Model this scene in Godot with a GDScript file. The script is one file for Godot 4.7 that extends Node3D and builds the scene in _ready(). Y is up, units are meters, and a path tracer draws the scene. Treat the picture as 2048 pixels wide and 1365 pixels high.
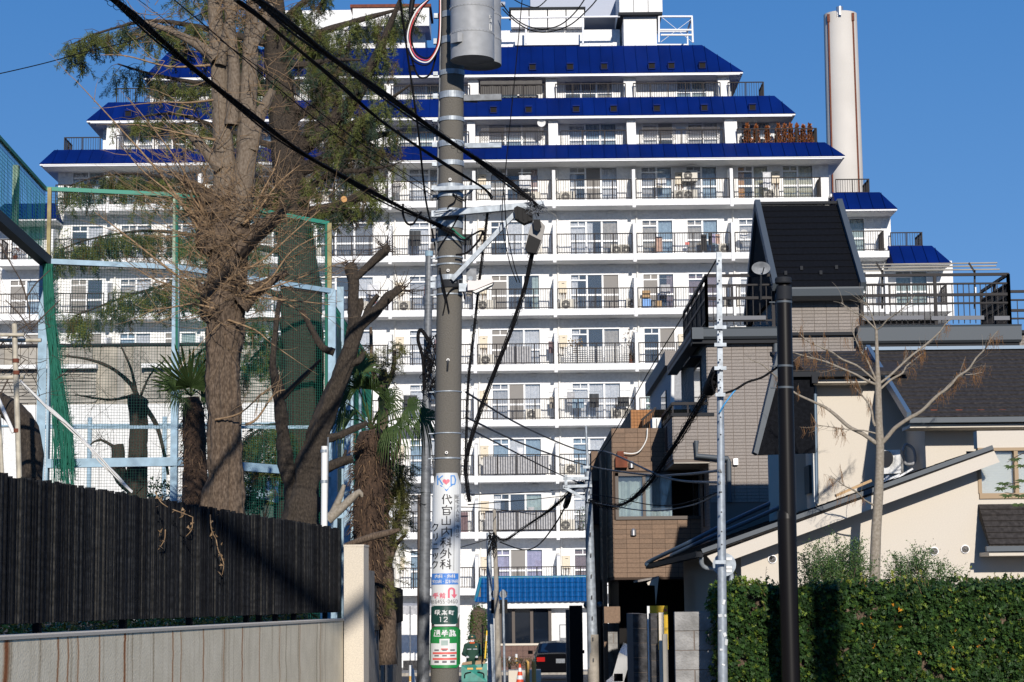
extends Node3D

# ---------------------------------------------------------------- camera model
const F := 4100.0                     # focal length in photo pixels (photo 2048 x 1365)
const EYE := Vector3(0, 1.6, 0)
const SLOPE := 0.018                  # the lane falls gently away from the camera
var cam_basis := Basis.IDENTITY
var rng := RandomNumberGenerator.new()
var used := {}
var M := {}

func P(px: float, py: float, d: float) -> Vector3:      # the point seen at a pixel, d metres down the lane
	var v: Vector3 = cam_basis * Vector3((px - 1024.0) / F, -(py - 682.5) / F, -1.0)
	return EYE + v * (d / -v.z)

func gy(d: float) -> float:                              # height of the ground d metres away
	return -SLOPE * d

# ---------------------------------------------------------------- mesh helper
class MB:
	var v := PackedVector3Array()
	var n := PackedVector3Array()
	var c := PackedColorArray()
	var u := PackedVector2Array()
	var col := Color(1, 1, 1)
	func tri(a: Vector3, b: Vector3, d: Vector3) -> void:
		var m := (b - a).cross(d - a).normalized()
		v.append(a); v.append(d); v.append(b)
		for i in 3:
			n.append(m); c.append(col); u.append(Vector2.ZERO)
	func quad(a: Vector3, b: Vector3, d: Vector3, e: Vector3) -> void:
		var m := (b - a).cross(d - a)
		if m.length_squared() < 1e-16:
			m = (d - a).cross(e - a)
		m = m.normalized()
		v.append(a); v.append(d); v.append(b); v.append(a); v.append(e); v.append(d)
		u.append(Vector2(0, 1)); u.append(Vector2(1, 0)); u.append(Vector2(1, 1)); u.append(Vector2(0, 1)); u.append(Vector2(0, 0)); u.append(Vector2(1, 0))
		for i in 6:
			n.append(m); c.append(col)
	func box(p: Vector3, s: Vector3, b := Basis.IDENTITY) -> void:
		var x := b.x * s.x * 0.5
		var y := b.y * s.y * 0.5
		var z := b.z * s.z * 0.5
		quad(p - x - y + z, p + x - y + z, p + x + y + z, p - x + y + z)
		quad(p + x - y - z, p - x - y - z, p - x + y - z, p + x + y - z)
		quad(p + x - y + z, p + x - y - z, p + x + y - z, p + x + y + z)
		quad(p - x - y - z, p - x - y + z, p - x + y + z, p - x + y - z)
		quad(p - x + y + z, p + x + y + z, p + x + y - z, p - x + y - z)
		quad(p - x - y - z, p + x - y - z, p + x - y + z, p - x - y + z)
	func bb(x0: float, x1: float, y0: float, y1: float, z0: float, z1: float) -> void:
		box(Vector3((x0 + x1) / 2, (y0 + y1) / 2, (z0 + z1) / 2), Vector3(absf(x1 - x0), absf(y1 - y0), absf(z1 - z0)))
	func bar(a: Vector3, b: Vector3, w: float, h: float, up := Vector3.UP) -> void:
		var z := (b - a).normalized()
		var x := up.cross(z)
		if x.length() < 1e-4:
			x = Vector3.RIGHT.cross(z)
		x = x.normalized()
		box((a + b) / 2, Vector3(w, h, a.distance_to(b)), Basis(x, z.cross(x), z))
	func prism(poly: Array, ex: Vector3) -> void:            # any flat polygon pushed along ex
		var k := poly.size()
		var nn := Vector3.ZERO
		for i in k:
			nn += (poly[i] as Vector3).cross(poly[(i + 1) % k])
		nn = nn.normalized()
		if nn.dot(ex) > 0:
			poly = poly.duplicate(); poly.reverse(); nn = -nn
		var ax: Vector3 = ((poly[1] as Vector3) - poly[0]).normalized()
		var ay := nn.cross(ax)
		var flat := PackedVector2Array()
		for p: Vector3 in poly:
			flat.append(Vector2((p - poly[0]).dot(ax), (p - poly[0]).dot(ay)))
		var t := Geometry2D.triangulate_polygon(flat)
		for i in range(0, t.size(), 3):
			var a: Vector3 = poly[t[i]]
			var b: Vector3 = poly[t[i + 1]]
			var d: Vector3 = poly[t[i + 2]]
			if (b - a).cross(d - a).dot(nn) < 0:
				var s := b; b = d; d = s
			tri(a, b, d)
			tri(a + ex, d + ex, b + ex)
		for i in k:
			var a: Vector3 = poly[i]
			var b: Vector3 = poly[(i + 1) % k]
			quad(b, a, a + ex, b + ex)
	func tube(pts: PackedVector3Array, r0: float, r1: float, sides := 6, rad: Array = [], cap := true) -> void:
		var k := pts.size()
		if k < 2:
			return
		var prev := Vector3.ZERO
		var rings: Array = []
		for i in k:
			var t := (pts[mini(i + 1, k - 1)] - pts[maxi(i - 1, 0)]).normalized()
			if i == 0:
				prev = t.cross(Vector3.UP)
				if prev.length() < 0.05:
					prev = t.cross(Vector3.RIGHT)
			prev = (prev - t * prev.dot(t)).normalized()
			var q := t.cross(prev)
			var r: float = rad[i] if rad.size() == k else lerpf(r0, r1, float(i) / (k - 1))
			var ring := PackedVector3Array()
			var nr := PackedVector3Array()
			for j in sides:
				var a := TAU * j / sides
				var d := prev * cos(a) + q * sin(a)
				ring.append(pts[i] + d * r); nr.append(d)
			rings.append([ring, nr])
		for i in k - 1:
			var A: Array = rings[i]
			var Bq: Array = rings[i + 1]
			for j in sides:
				var jj := (j + 1) % sides
				for w: Array in [[A, j], [Bq, j], [Bq, jj], [A, j], [Bq, jj], [A, jj]]:
					v.append(w[0][0][w[1]]); n.append(w[0][1][w[1]]); c.append(col); u.append(Vector2.ZERO)
		if cap and sides > 3:
			for e: int in [0, k - 1]:
				var ring: PackedVector3Array = rings[e][0]
				for j in sides - 2:
					if e == 0:
						tri(ring[0], ring[j + 2], ring[j + 1])
					else:
						tri(ring[0], ring[j + 1], ring[j + 2])
	func cyl(a: Vector3, b: Vector3, r0: float, r1 := -1.0, sides := 10) -> void:
		tube(PackedVector3Array([a, b]), r0, r0 if r1 < 0 else r1, sides)
	func lathe(prof: Array, o: Vector3, sides := 20, a0 := 0.0, a1 := TAU, sx := 1.0, sz := 1.0) -> void:
		for i in prof.size() - 1:
			var p: Vector2 = prof[i]
			var q: Vector2 = prof[i + 1]
			var nn := Vector2(q.y - p.y, p.x - q.x).normalized()
			for j in sides:
				var s := lerpf(a0, a1, float(j) / sides)
				var e := lerpf(a0, a1, float(j + 1) / sides)
				var ds := Vector3(cos(s) * sx, 0, sin(s) * sz)
				var de := Vector3(cos(e) * sx, 0, sin(e) * sz)
				var pts := [o + ds * p.x + Vector3.UP * p.y, o + de * p.x + Vector3.UP * p.y, o + de * q.x + Vector3.UP * q.y, o + ds * q.x + Vector3.UP * q.y]
				var ns := [ds, de, de, ds]
				for w: int in [0, 1, 2, 0, 2, 3]:
					v.append(pts[w]); n.append((ns[w] * nn.x + Vector3.UP * nn.y).normalized()); c.append(col); u.append(Vector2.ZERO)
	func mesh() -> ArrayMesh:
		var a := []
		a.resize(Mesh.ARRAY_MAX)
		a[Mesh.ARRAY_VERTEX] = v; a[Mesh.ARRAY_NORMAL] = n; a[Mesh.ARRAY_COLOR] = c; a[Mesh.ARRAY_TEX_UV] = u
		var m := ArrayMesh.new()
		if v.size() > 0:
			m.add_surface_from_arrays(Mesh.PRIMITIVE_TRIANGLES, a)
		return m

# ---------------------------------------------------------------- scene helpers
func numbered(called: String) -> String:
	var k: int = used.get(called, 0)
	used[called] = k + 1
	return called if k == 0 else "%s_%03d" % [called, k]

func thing(called: String, label: String, category: String, at := Vector3.ZERO, group := "") -> Node3D:
	var o := Node3D.new()
	o.name = numbered(called)
	add_child(o)
	o.position = at
	tag(o, label, category, group)
	return o

func tag(o: Node, label: String, category := "", group := "", kind := "") -> Node:
	if label: o.set_meta("label", label)
	if category: o.set_meta("category", category)
	if group: o.set_meta("group", group)
	if kind: o.set_meta("kind", kind)
	return o

func inst(m: Mesh, called: String, mat: Material, parent: Node, at := Vector3.ZERO) -> MeshInstance3D:
	var o := MeshInstance3D.new()
	o.mesh = m
	o.material_override = mat
	o.name = called if parent != self else numbered(called)
	o.position = at
	parent.add_child(o, true)
	return o

# b holds world coordinates; the part sits under its thing
func part(b: MB, called: String, mat: Material, parent: Node) -> MeshInstance3D:
	return inst(b.mesh(), called, mat, parent, Vector3.ZERO if parent == self else -(parent as Node3D).global_position)

func copy(o: Node3D, at: Vector3, turn := 0.0, label := "") -> Node3D:
	var r: Node3D = o.duplicate()
	r.name = numbered(String(o.name))
	add_child(r)
	r.position = at
	r.rotation.y = turn
	if label: r.set_meta("label", label)
	return r

func structure(o: Node) -> Node:
	o.set_meta("kind", "structure")
	return o

func stuff(o: Node) -> Node:
	o.set_meta("kind", "stuff")
	return o

func scatter(called: String, m: Mesh, mat: Material, parent: Node, xf: Array, cols: Array = []) -> MultiMeshInstance3D:
	var mm := MultiMesh.new()
	mm.transform_format = MultiMesh.TRANSFORM_3D
	mm.use_colors = cols.size() > 0
	mm.mesh = m
	mm.instance_count = xf.size()
	for i in xf.size():
		mm.set_instance_transform(i, xf[i])
		if cols.size() > 0:
			mm.set_instance_color(i, cols[i])
	var o := MultiMeshInstance3D.new()
	o.multimesh = mm
	o.material_override = mat
	o.name = called if parent != self else numbered(called)
	if parent != self:
		o.position = -(parent as Node3D).global_position
	parent.add_child(o, true)
	o.set_meta("kind", "stuff")
	return o

func smooth(pts: Array, per := 6) -> PackedVector3Array:     # Catmull-Rom through the points
	var out := PackedVector3Array()
	var k := pts.size()
	for i in k - 1:
		var a: Vector3 = pts[maxi(i - 1, 0)]
		var b: Vector3 = pts[i]
		var d: Vector3 = pts[i + 1]
		var e: Vector3 = pts[mini(i + 2, k - 1)]
		for j in per:
			out.append(b.cubic_interpolate(d, a, e, float(j) / per))
	out.append(pts[k - 1])
	return out

func rr(a: float, b: float) -> float:
	return rng.randf_range(a, b)

# ---------------------------------------------------------------- materials
func noise_tex(freq: float, lo: Color, hi: Color, sd: int, oct := 4, size := 512, kind := FastNoiseLite.TYPE_SIMPLEX_SMOOTH) -> NoiseTexture2D:
	var f := FastNoiseLite.new()
	f.noise_type = kind; f.seed = sd; f.frequency = freq
	f.fractal_octaves = oct
	if kind == FastNoiseLite.TYPE_CELLULAR:
		f.cellular_return_type = FastNoiseLite.RETURN_DISTANCE
	var t := NoiseTexture2D.new()
	t.width = size; t.height = size; t.seamless = true; t.noise = f
	var g := Gradient.new()
	g.set_color(0, lo); g.set_color(1, hi)
	t.color_ramp = g
	return t

func bump_tex(freq: float, strength: float, sd: int, oct := 4, size := 512, kind := FastNoiseLite.TYPE_SIMPLEX_SMOOTH) -> NoiseTexture2D:
	var t := noise_tex(freq, Color.BLACK, Color.WHITE, sd, oct, size, kind)
	t.color_ramp = null
	t.as_normal_map = true
	t.bump_strength = strength
	return t

func L(r: float, g: float, b: float) -> Color:           # real-world base colour to the sRGB that albedo_color takes
	return Color(r, g, b).linear_to_srgb()

func mat(key: String, col: Color, rough := 0.8, metal := 0.0, tex: Texture2D = null, bump: Texture2D = null, scale := 1.0, depth := 1.0) -> StandardMaterial3D:
	var m := StandardMaterial3D.new()
	m.resource_name = key
	m.albedo_color = col
	m.roughness = rough
	m.metallic = metal
	if tex: m.albedo_texture = tex
	if bump:
		m.normal_enabled = true
		m.normal_texture = bump
		m.normal_scale = depth
	if tex or bump:
		m.uv1_triplanar = true
		m.uv1_world_triplanar = true
		m.uv1_scale = Vector3.ONE * scale
	M[key] = m
	return m

func make_materials() -> void:
	var g := func(a: float) -> Color: return Color(a, a, a)
	var fine := noise_tex(0.03, g.call(0.86), g.call(1.0), 1)
	var blotch := noise_tex(0.008, g.call(0.72), g.call(1.0), 2, 5)
	var blotch2 := noise_tex(0.012, g.call(0.5), g.call(1.0), 12, 5)
	var grit := noise_tex(0.12, g.call(0.6), g.call(1.0), 3, 3)
	var b_fine := bump_tex(0.06, 6.0, 4)
	var b_rough := bump_tex(0.02, 10.0, 5, 5)
	var b_cell := bump_tex(0.018, 14.0, 6, 3, 512, FastNoiseLite.TYPE_CELLULAR)
	mat("stucco", L(0.80, 0.80, 0.79), 0.95, 0, noise_tex(0.03, g.call(0.92), g.call(1.0), 1), b_cell, 0.32, 0.6)
	mat("stucco_beam", L(0.80, 0.80, 0.79), 0.95, 0, noise_tex(0.03, g.call(0.92), g.call(1.0), 1), b_rough, 0.5, 0.45)
	mat("roof_blue", L(0.0015, 0.017, 0.148), 0.6, 0.0, noise_tex(0.006, g.call(0.75), g.call(1.0), 7, 3), null, 0.12)
	mat("roof_blue_dark", L(0.0013, 0.015, 0.134), 0.6, 0.0, noise_tex(0.006, g.call(0.75), g.call(1.0), 8, 3), null, 0.12)
	mat("railing", L(0.036, 0.032, 0.031), 0.7).metallic_specular = 0.25
	mat("railing_light", L(0.16, 0.14, 0.13), 0.6)
	mat("white_frame", L(0.74, 0.75, 0.76), 0.5)
	mat("white_paint", L(0.78, 0.78, 0.76), 0.6, 0, fine, null, 0.8)
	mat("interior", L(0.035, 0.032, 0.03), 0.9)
	mat("screen", L(0.22, 0.21, 0.20), 0.9)
	mat("screen_dark", L(0.09, 0.085, 0.08), 0.9)
	var cloth := {"white": [0.72, 0.73, 0.75], "grey": [0.46, 0.46, 0.47], "cream": [0.55, 0.53, 0.36], "beige": [0.42, 0.38, 0.32], "blue": [0.30, 0.42, 0.52], "lavender": [0.42, 0.38, 0.55], "mauve": [0.22, 0.15, 0.16], "mint": [0.40, 0.50, 0.46], "orange": [0.60, 0.28, 0.03], "pink": [0.6, 0.4, 0.32]}
	for k: String in cloth:
		var m := mat("cloth_" + k, L(cloth[k][0], cloth[k][1], cloth[k][2]), 0.95, 0, noise_tex(0.02, g.call(0.82), g.call(1.0), 30 + k.length(), 2, 128), null, 1.6)
		m.rim_enabled = true
		m.rim = 0.15
	var gl := mat("glass", Color(0.55, 0.62, 0.7, 0.12), 0.02)
	gl.transparency = BaseMaterial3D.TRANSPARENCY_ALPHA
	gl.metallic_specular = 0.7
	var gd := mat("glass_dark", L(0.008, 0.012, 0.02), 0.03)
	gd.metallic_specular = 0.8
	mat("ac_body", L(0.62, 0.59, 0.52), 0.6, 0, fine, null, 1.0)
	mat("ac_dark", L(0.03, 0.03, 0.032), 0.7)
	mat("heater", L(0.66, 0.58, 0.45), 0.55, 0, fine, null, 1.0)
	mat("pipe_white", L(0.72, 0.71, 0.68), 0.6)
	mat("chimney", L(0.60, 0.567, 0.515), 0.95, 0, noise_tex(0.006, g.call(0.92), g.call(1.0), 9, 5), null, 0.06)
	mat("rust", L(0.20, 0.055, 0.025), 0.85, 0, blotch, null, 1.0)
	mat("steel", L(0.45, 0.45, 0.46), 0.35, 0.8)
	mat("galv", L(0.40, 0.45, 0.50), 0.5, 0.25, blotch, null, 2.2)
	mat("galv_dark", L(0.20, 0.215, 0.235), 0.55, 0.25, blotch, null, 2.2)
	mat("kick_grey", L(0.13, 0.135, 0.15), 0.7)
	mat("sheet_grey", L(0.30, 0.33, 0.40), 0.6, 0.1)
	mat("transformer", L(0.34, 0.35, 0.36), 0.6, 0.0, noise_tex(0.012, g.call(0.84), g.call(1.0), 14, 5), null, 0.9)
	mat("concrete_pole", L(0.20, 0.184, 0.156), 0.9, 0, noise_tex(0.16, g.call(0.55), g.call(1.0), 15, 3), b_fine, 1.3, 0.6)
	mat("concrete", L(0.42, 0.38, 0.32), 0.92, 0, blotch, b_fine, 0.9, 0.5)
	mat("pillar", L(0.68, 0.61, 0.50), 0.95, 0, fine, b_fine, 3.0, 0.15)
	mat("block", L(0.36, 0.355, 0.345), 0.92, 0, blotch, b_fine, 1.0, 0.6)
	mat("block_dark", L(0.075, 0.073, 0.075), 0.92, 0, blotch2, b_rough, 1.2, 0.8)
	mat("asphalt", L(0.055, 0.055, 0.058), 0.95, 0, grit, b_fine, 0.6, 0.6)
	mat("earth", L(0.10, 0.075, 0.05), 0.95, 0, blotch2, b_rough, 0.5, 1.0)
	mat("slat", L(0.013, 0.014, 0.017), 0.9, 0, noise_tex(0.02, g.call(0.55), g.call(1.0), 16), b_fine, 1.4, 0.35)
	mat("slat_b", L(0.030, 0.032, 0.036), 0.9, 0, noise_tex(0.02, g.call(0.5), g.call(1.0), 17), b_fine, 1.4, 0.35)
	mat("slat_c", L(0.055, 0.054, 0.052), 0.9, 0, noise_tex(0.02, g.call(0.5), g.call(1.0), 18), b_fine, 1.4, 0.35)
	mat("slat_rust", L(0.07, 0.026, 0.012), 0.85, 0, blotch2, null, 1.0)
	mat("bark", L(0.20, 0.150, 0.108), 0.95, 0, noise_tex(0.03, Color(0.40, 0.36, 0.32), Color(1, 1, 1), 19, 5), b_rough, 1.3, 1.0).uv1_scale = Vector3(2.6, 0.95, 2.6)
	mat("bark_stem", L(0.225, 0.185, 0.142), 0.95, 0, noise_tex(0.03, Color(0.62, 0.58, 0.54), Color(1, 1, 1), 41, 5), b_rough, 1.3, 0.8).uv1_scale = Vector3(2.6, 1.2, 2.6)
	mat("bark_dark", L(0.075, 0.058, 0.042), 0.95, 0, noise_tex(0.03, Color(0.40, 0.38, 0.36), Color(1, 1, 1), 20, 5), b_rough, 1.5, 1.0).uv1_scale = Vector3(2.6, 1.1, 2.6)
	mat("bark_pale", L(0.335, 0.297, 0.245), 0.9, 0, noise_tex(0.02, Color(0.72, 0.7, 0.66), Color(1, 1, 1), 21, 4), b_fine, 2.0, 0.4)
	mat("twig", L(0.41, 0.29, 0.17), 0.85, 0, noise_tex(0.02, Color(0.6, 0.55, 0.5), Color(1, 1, 1), 22, 3), null, 2.0)
	mat("twig_dark", L(0.075, 0.055, 0.04), 0.9)
	mat("cut_wood", L(0.5, 0.27, 0.1), 0.85)
	mat("plank", L(0.5, 0.33, 0.17), 0.8, 0, fine, null, 1.0)
	var leaf := mat("leaf", Color.WHITE, 0.5)
	leaf.vertex_color_use_as_albedo = true
	leaf.backlight_enabled = true
	leaf.backlight = Color(0.10, 0.13, 0.03)
	var ndl := mat("needle", Color.WHITE, 0.65)
	ndl.vertex_color_use_as_albedo = true
	mat("vcol", Color.WHITE, 0.8).vertex_color_use_as_albedo = true
	mat("frond", L(0.043, 0.072, 0.021), 0.65).metallic_specular = 0.3
	mat("frond_light", L(0.11, 0.145, 0.04), 0.5)
	mat("fibre", L(0.095, 0.055, 0.033), 0.95, 0, blotch2, b_rough, 3.0, 1.0)
	mat("fibre_pale", L(0.20, 0.125, 0.07), 0.95)
	mat("net", L(0.006, 0.115, 0.075), 0.8)
	mat("net_dark", L(0.008, 0.06, 0.045), 0.8)
	mat("post_blue", L(0.30, 0.45, 0.56), 0.55, 0, noise_tex(0.012, g.call(0.8), g.call(1.0), 23, 4), null, 0.8)
	mat("post_green", L(0.30, 0.42, 0.30), 0.6, 0, blotch, null, 1.0)
	mat("post_ochre", L(0.36, 0.30, 0.13), 0.7, 0, blotch, null, 1.0)
	mat("rail_green", L(0.03, 0.22, 0.15), 0.6)
	mat("post_dark", L(0.03, 0.034, 0.038), 0.7)
	mat("beige_panel", L(0.44, 0.41, 0.355), 0.85, 0, blotch, null, 0.25)
	mat("beige_panel_b", L(0.47, 0.425, 0.345), 0.85, 0, blotch, null, 0.25)
	mat("wire", L(0.007, 0.007, 0.008), 0.75).metallic_specular = 0.2
	mat("wire_grey", L(0.10, 0.105, 0.11), 0.6)
	mat("wire_red", L(0.42, 0.03, 0.035), 0.5)
	mat("wire_green", L(0.01, 0.16, 0.09), 0.5)
	mat("wire_blue", L(0.05, 0.28, 0.55), 0.5)
	mat("black_plastic", L(0.009, 0.009, 0.010), 0.55).metallic_specular = 0.25
	mat("rope", L(0.62, 0.61, 0.58), 0.7)
	mat("pipe_cream", L(0.58, 0.52, 0.40), 0.6, 0, blotch, null, 2.0)
	mat("pole_black", L(0.006, 0.005, 0.005), 0.4).metallic_specular = 0.3
	mat("sign_white", L(0.62, 0.63, 0.62), 0.4)
	mat("sign_dark_green", L(0.006, 0.045, 0.035), 0.4)
	mat("sign_green", L(0.012, 0.20, 0.045), 0.4)
	mat("sign_blue", L(0.05, 0.19, 0.55), 0.4)
	mat("ink", L(0.012, 0.012, 0.015), 0.5)
	mat("ink_grey", L(0.12, 0.12, 0.13), 0.5)
	mat("ink_pink", L(0.62, 0.13, 0.18), 0.5)
	mat("ink_blue", L(0.08, 0.25, 0.58), 0.5)
	mat("ink_red", L(0.6, 0.1, 0.08), 0.5)
	mat("tile_grey", L(0.295, 0.262, 0.236), 0.8, 0, fine, b_fine, 1.6, 0.4)
	mat("tile_grey_b", L(0.268, 0.238, 0.214), 0.8, 0, fine, b_fine, 1.6, 0.4)
	mat("tile_joint", L(0.17, 0.14, 0.12), 0.95)
	mat("tile_brown", L(0.225, 0.147, 0.097), 0.75, 0, fine, b_fine, 1.2, 0.3)
	mat("tile_brown_b", L(0.19, 0.125, 0.083), 0.75, 0, fine, b_fine, 1.2, 0.3)
	mat("tile_joint_dark", L(0.05, 0.032, 0.022), 0.95)
	mat("tile_orange", L(0.36, 0.155, 0.048), 0.7, 0, fine, null, 1.2)
	mat("slate", L(0.040, 0.038, 0.038), 0.75, 0, noise_tex(0.02, g.call(0.6), g.call(1.0), 25, 4), b_fine, 1.4, 0.4)
	mat("slate_brown", L(0.082, 0.073, 0.068), 0.8, 0, noise_tex(0.02, g.call(0.55), g.call(1.0), 26, 4), b_fine, 1.4, 0.4)
	mat("roof_black", L(0.0085, 0.0095, 0.0125), 0.9, 0, noise_tex(0.02, g.call(0.7), g.call(1.0), 27, 4), b_fine, 1.4, 0.3)
	mat("trim_slate", L(0.062, 0.076, 0.09), 0.6)
	mat("trim_blue", L(0.10, 0.15, 0.21), 0.45, 0.2)
	mat("trim_dark", L(0.022, 0.024, 0.028), 0.6)
	mat("cream_wall", L(0.585, 0.535, 0.46), 0.95, 0, noise_tex(0.03, g.call(0.95), g.call(1.0), 31), b_fine, 3.5, 0.12)
	mat("grey_wall", L(0.34, 0.35, 0.37), 0.85, 0, fine, b_fine, 1.0, 0.3)
	mat("terrace_rail", L(0.030, 0.028, 0.029), 0.5)
	mat("bronze", L(0.05, 0.034, 0.025), 0.5)
	mat("window_brown", L(0.30, 0.21, 0.12), 0.6)
	mat("porch_blue", L(0.006, 0.105, 0.32), 0.2, 0, noise_tex(0.03, Color(0.5, 0.65, 0.7), Color(1, 1, 1), 28, 3), null, 0.5)
	mat("porch_teal", L(0.015, 0.15, 0.24), 0.2)
	mat("yellow", L(0.72, 0.45, 0.01), 0.6)
	mat("amber", L(0.62, 0.36, 0.09), 0.6)
	mat("cone", L(0.65, 0.07, 0.02), 0.6)
	mat("car", L(0.004, 0.004, 0.005), 0.08).metallic_specular = 0.35
	mat("tyre", L(0.012, 0.012, 0.012), 0.9)
	mat("ivory_slat", L(0.66, 0.68, 0.62), 0.6)
	mat("tail_light", L(0.35, 0.01, 0.008), 0.15)
	mat("teal_bag", L(0.005, 0.24, 0.19), 0.35, 0, noise_tex(0.03, g.call(0.7), g.call(1.0), 29, 3, 128), null, 1.0)
	mat("cardboard", L(0.36, 0.24, 0.13), 0.9)
	mat("uniform", L(0.012, 0.05, 0.032), 0.85)
	mat("skin", L(0.42, 0.25, 0.17), 0.6)
	mat("mask", L(0.7, 0.7, 0.7), 0.8)
	mat("hair", L(0.01, 0.008, 0.007), 0.6)
	mat("scarf", L(0.55, 0.10, 0.02), 0.85)
	mat("brick_wall", L(0.16, 0.095, 0.075), 0.85, 0, fine, null, 1.0)
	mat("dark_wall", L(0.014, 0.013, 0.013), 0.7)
	for k: String in ["slat", "slat_b", "slat_c", "roof_black", "trim_dark", "dark_wall", "terrace_rail", "slate", "slate_brown", "roof_blue", "roof_blue_dark"]:
		(M[k] as StandardMaterial3D).metallic_specular = 0.2
	mat("glow_white", L(0.7, 0.7, 0.66), 0.5)

# ---------------------------------------------------------------- the white apartment block
const D0 := 104.0          # front of the balconies
const DW := 105.35         # the wall behind them
const FH := 2.84           # storey height
const RT := 23.13          # top of the uppermost full-width balcony rail
const COLS := [-29.9, -26.8, -23.64, -20.81, -16.06, -11.11, -6.23, -1.89, 2.24, 6.37, 11.42, 16.09, 19.25, 22.4]
const ORD := ["first", "second", "third", "fourth", "fifth", "sixth", "seventh", "eighth"]
var frames := {}
var sheets := {}
var rails := {}

func frame_mesh(w: float, h: float, k: int, deep: bool) -> Mesh:
	var key := "%.2f %.2f %d %s" % [w, h, k, deep]
	if not frames.has(key):
		var b := MB.new()
		b.bb(-w / 2 - 0.06, -w / 2, 0, h + 0.06, -0.14, 0.025)
		b.bb(w / 2, w / 2 + 0.06, 0, h + 0.06, -0.14, 0.025)
		b.bb(-w / 2, w / 2, h, h + 0.06, -0.14, 0.025)
		b.bb(-w / 2, w / 2, 0, 0.07, -0.14, 0.0)
		for i in k - 1:
			var x := -w / 2 + w * (i + 1) / k
			b.bb(x - 0.045, x + 0.045, 0.07, h, -0.09, -0.03)
		if deep:
			b.bb(-w / 2, w / 2, 0.86, 0.95, -0.088, -0.032)
		b.bb(-w / 2, -w / 2 + w / k - 0.045, h - 0.30, h - 0.235, -0.086, -0.034)
		b.bb(-w / 2 + w / k * 0.5 - 0.02, -w / 2 + w / k * 0.5 + 0.02, h - 0.235, h, -0.084, -0.036)
		frames[key] = b.mesh()
	return frames[key]

func sheet_mesh(w: float, h: float, folds: float) -> Mesh:      # a curtain hanging in folds
	var key := "%.2f %.2f %.1f" % [w, h, folds]
	if not sheets.has(key):
		var b := MB.new()
		var k := maxi(4, int(w * folds * 4))
		var a := Vector3.ZERO
		for i in k + 1:
			var t := float(i) / k
			var p := Vector3(-w / 2 + w * t, 0, 0.022 * sin(t * w * folds * TAU) + 0.012 * sin(t * 17.0 + w * 9.0))
			if i > 0:
				b.quad(a, p, p + Vector3(0, h, 0), a + Vector3(0, h, 0))
			a = p
		sheets[key] = b.mesh()
	return sheets[key]

func pane_mesh(w: float, h: float) -> Mesh:
	var key := "p%.2f %.2f" % [w, h]
	if not sheets.has(key):
		var b := MB.new()
		b.bb(-w / 2, w / 2, 0, h, -0.003, 0.003)
		sheets[key] = b.mesh()
	return sheets[key]

func window(parent: Node3D, x0: float, x1: float, y: float, d: float, style: Array, h := 1.95) -> void:
	var k := style.size()
	var w := snappedf(x1 - x0, 0.05)
	var o := inst(frame_mesh(w, h, k, true), "window", M.white_frame, parent, Vector3((x0 + x1) / 2, y, -d) - parent.global_position)
	for i in k:
		var cx := -w / 2 + w * (i + 0.5) / k
		var pw := w / k - 0.04
		var s: String = style[i]
		if s == "s":
			inst(pane_mesh(pw, h - 0.1), "insect_screen", M.screen, o, Vector3(cx, 0.07, -0.055))
			continue
		inst(pane_mesh(pw, h - 0.08), "pane", M.glass, o, Vector3(cx, 0.07, -0.06))
		if s == "":
			continue
		var part_w := pw
		var off := 0.0
		if s.ends_with("<"):
			part_w = pw * 0.42; off = -pw * 0.28; s = s.trim_suffix("<")
		elif s.ends_with(">"):
			part_w = pw * 0.42; off = pw * 0.28; s = s.trim_suffix(">")
		if s == "blind":
			var key := "blind %.2f" % pw
			if not sheets.has(key):
				var b := MB.new()
				for j in 26:
					b.box(Vector3(0, h - 0.12 - j * 0.068, 0), Vector3(pw, 0.058, 0.004), Basis(Vector3.RIGHT, 0.5))
				sheets[key] = b.mesh()
			inst(sheets[key], "blind", M.screen, o, Vector3(cx, 0, -0.16))
			continue
		inst(sheet_mesh(part_w, h - 0.14, 5.0 if s != "white" else 6.5), "curtain", M["cloth_" + s], o, Vector3(cx + off, 0.09, -0.19))

func rail_mesh(w: float, h: float, sp := 0.125, post := 1.02) -> Mesh:
	var key := "%.2f %.2f %.2f" % [w, h, sp]
	if not rails.has(key):
		var b := MB.new()
		b.bb(-w / 2, w / 2, h - 0.05, h, -0.03, 0.03)
		b.bb(-w / 2, w / 2, 0.06, 0.10, -0.018, 0.018)
		var k := maxi(1, roundi(w / sp))
		for i in k + 1:
			var x := -w / 2 + w * i / k
			b.bb(x - 0.010, x + 0.010, 0.10, h - 0.05, -0.010, 0.010)
		k = maxi(1, roundi(w / post))
		for i in k + 1:
			var x := clampf(-w / 2 + w * i / k, -w / 2 + 0.02, w / 2 - 0.02)
			b.bb(x - 0.024, x + 0.024, 0.0, h - 0.05, -0.024, 0.024)
		rails[key] = b.mesh()
	return rails[key]

func railing(parent: Node3D, x0: float, x1: float, y: float, d: float, h := 1.08, turn := 0.0, called := "railing") -> MeshInstance3D:
	var o := inst(rail_mesh(snappedf(absf(x1 - x0), 0.05), h), called, M.railing, parent, Vector3((x0 + x1) / 2, y, -d) - parent.global_position)
	o.rotation.y = turn
	return o

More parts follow.
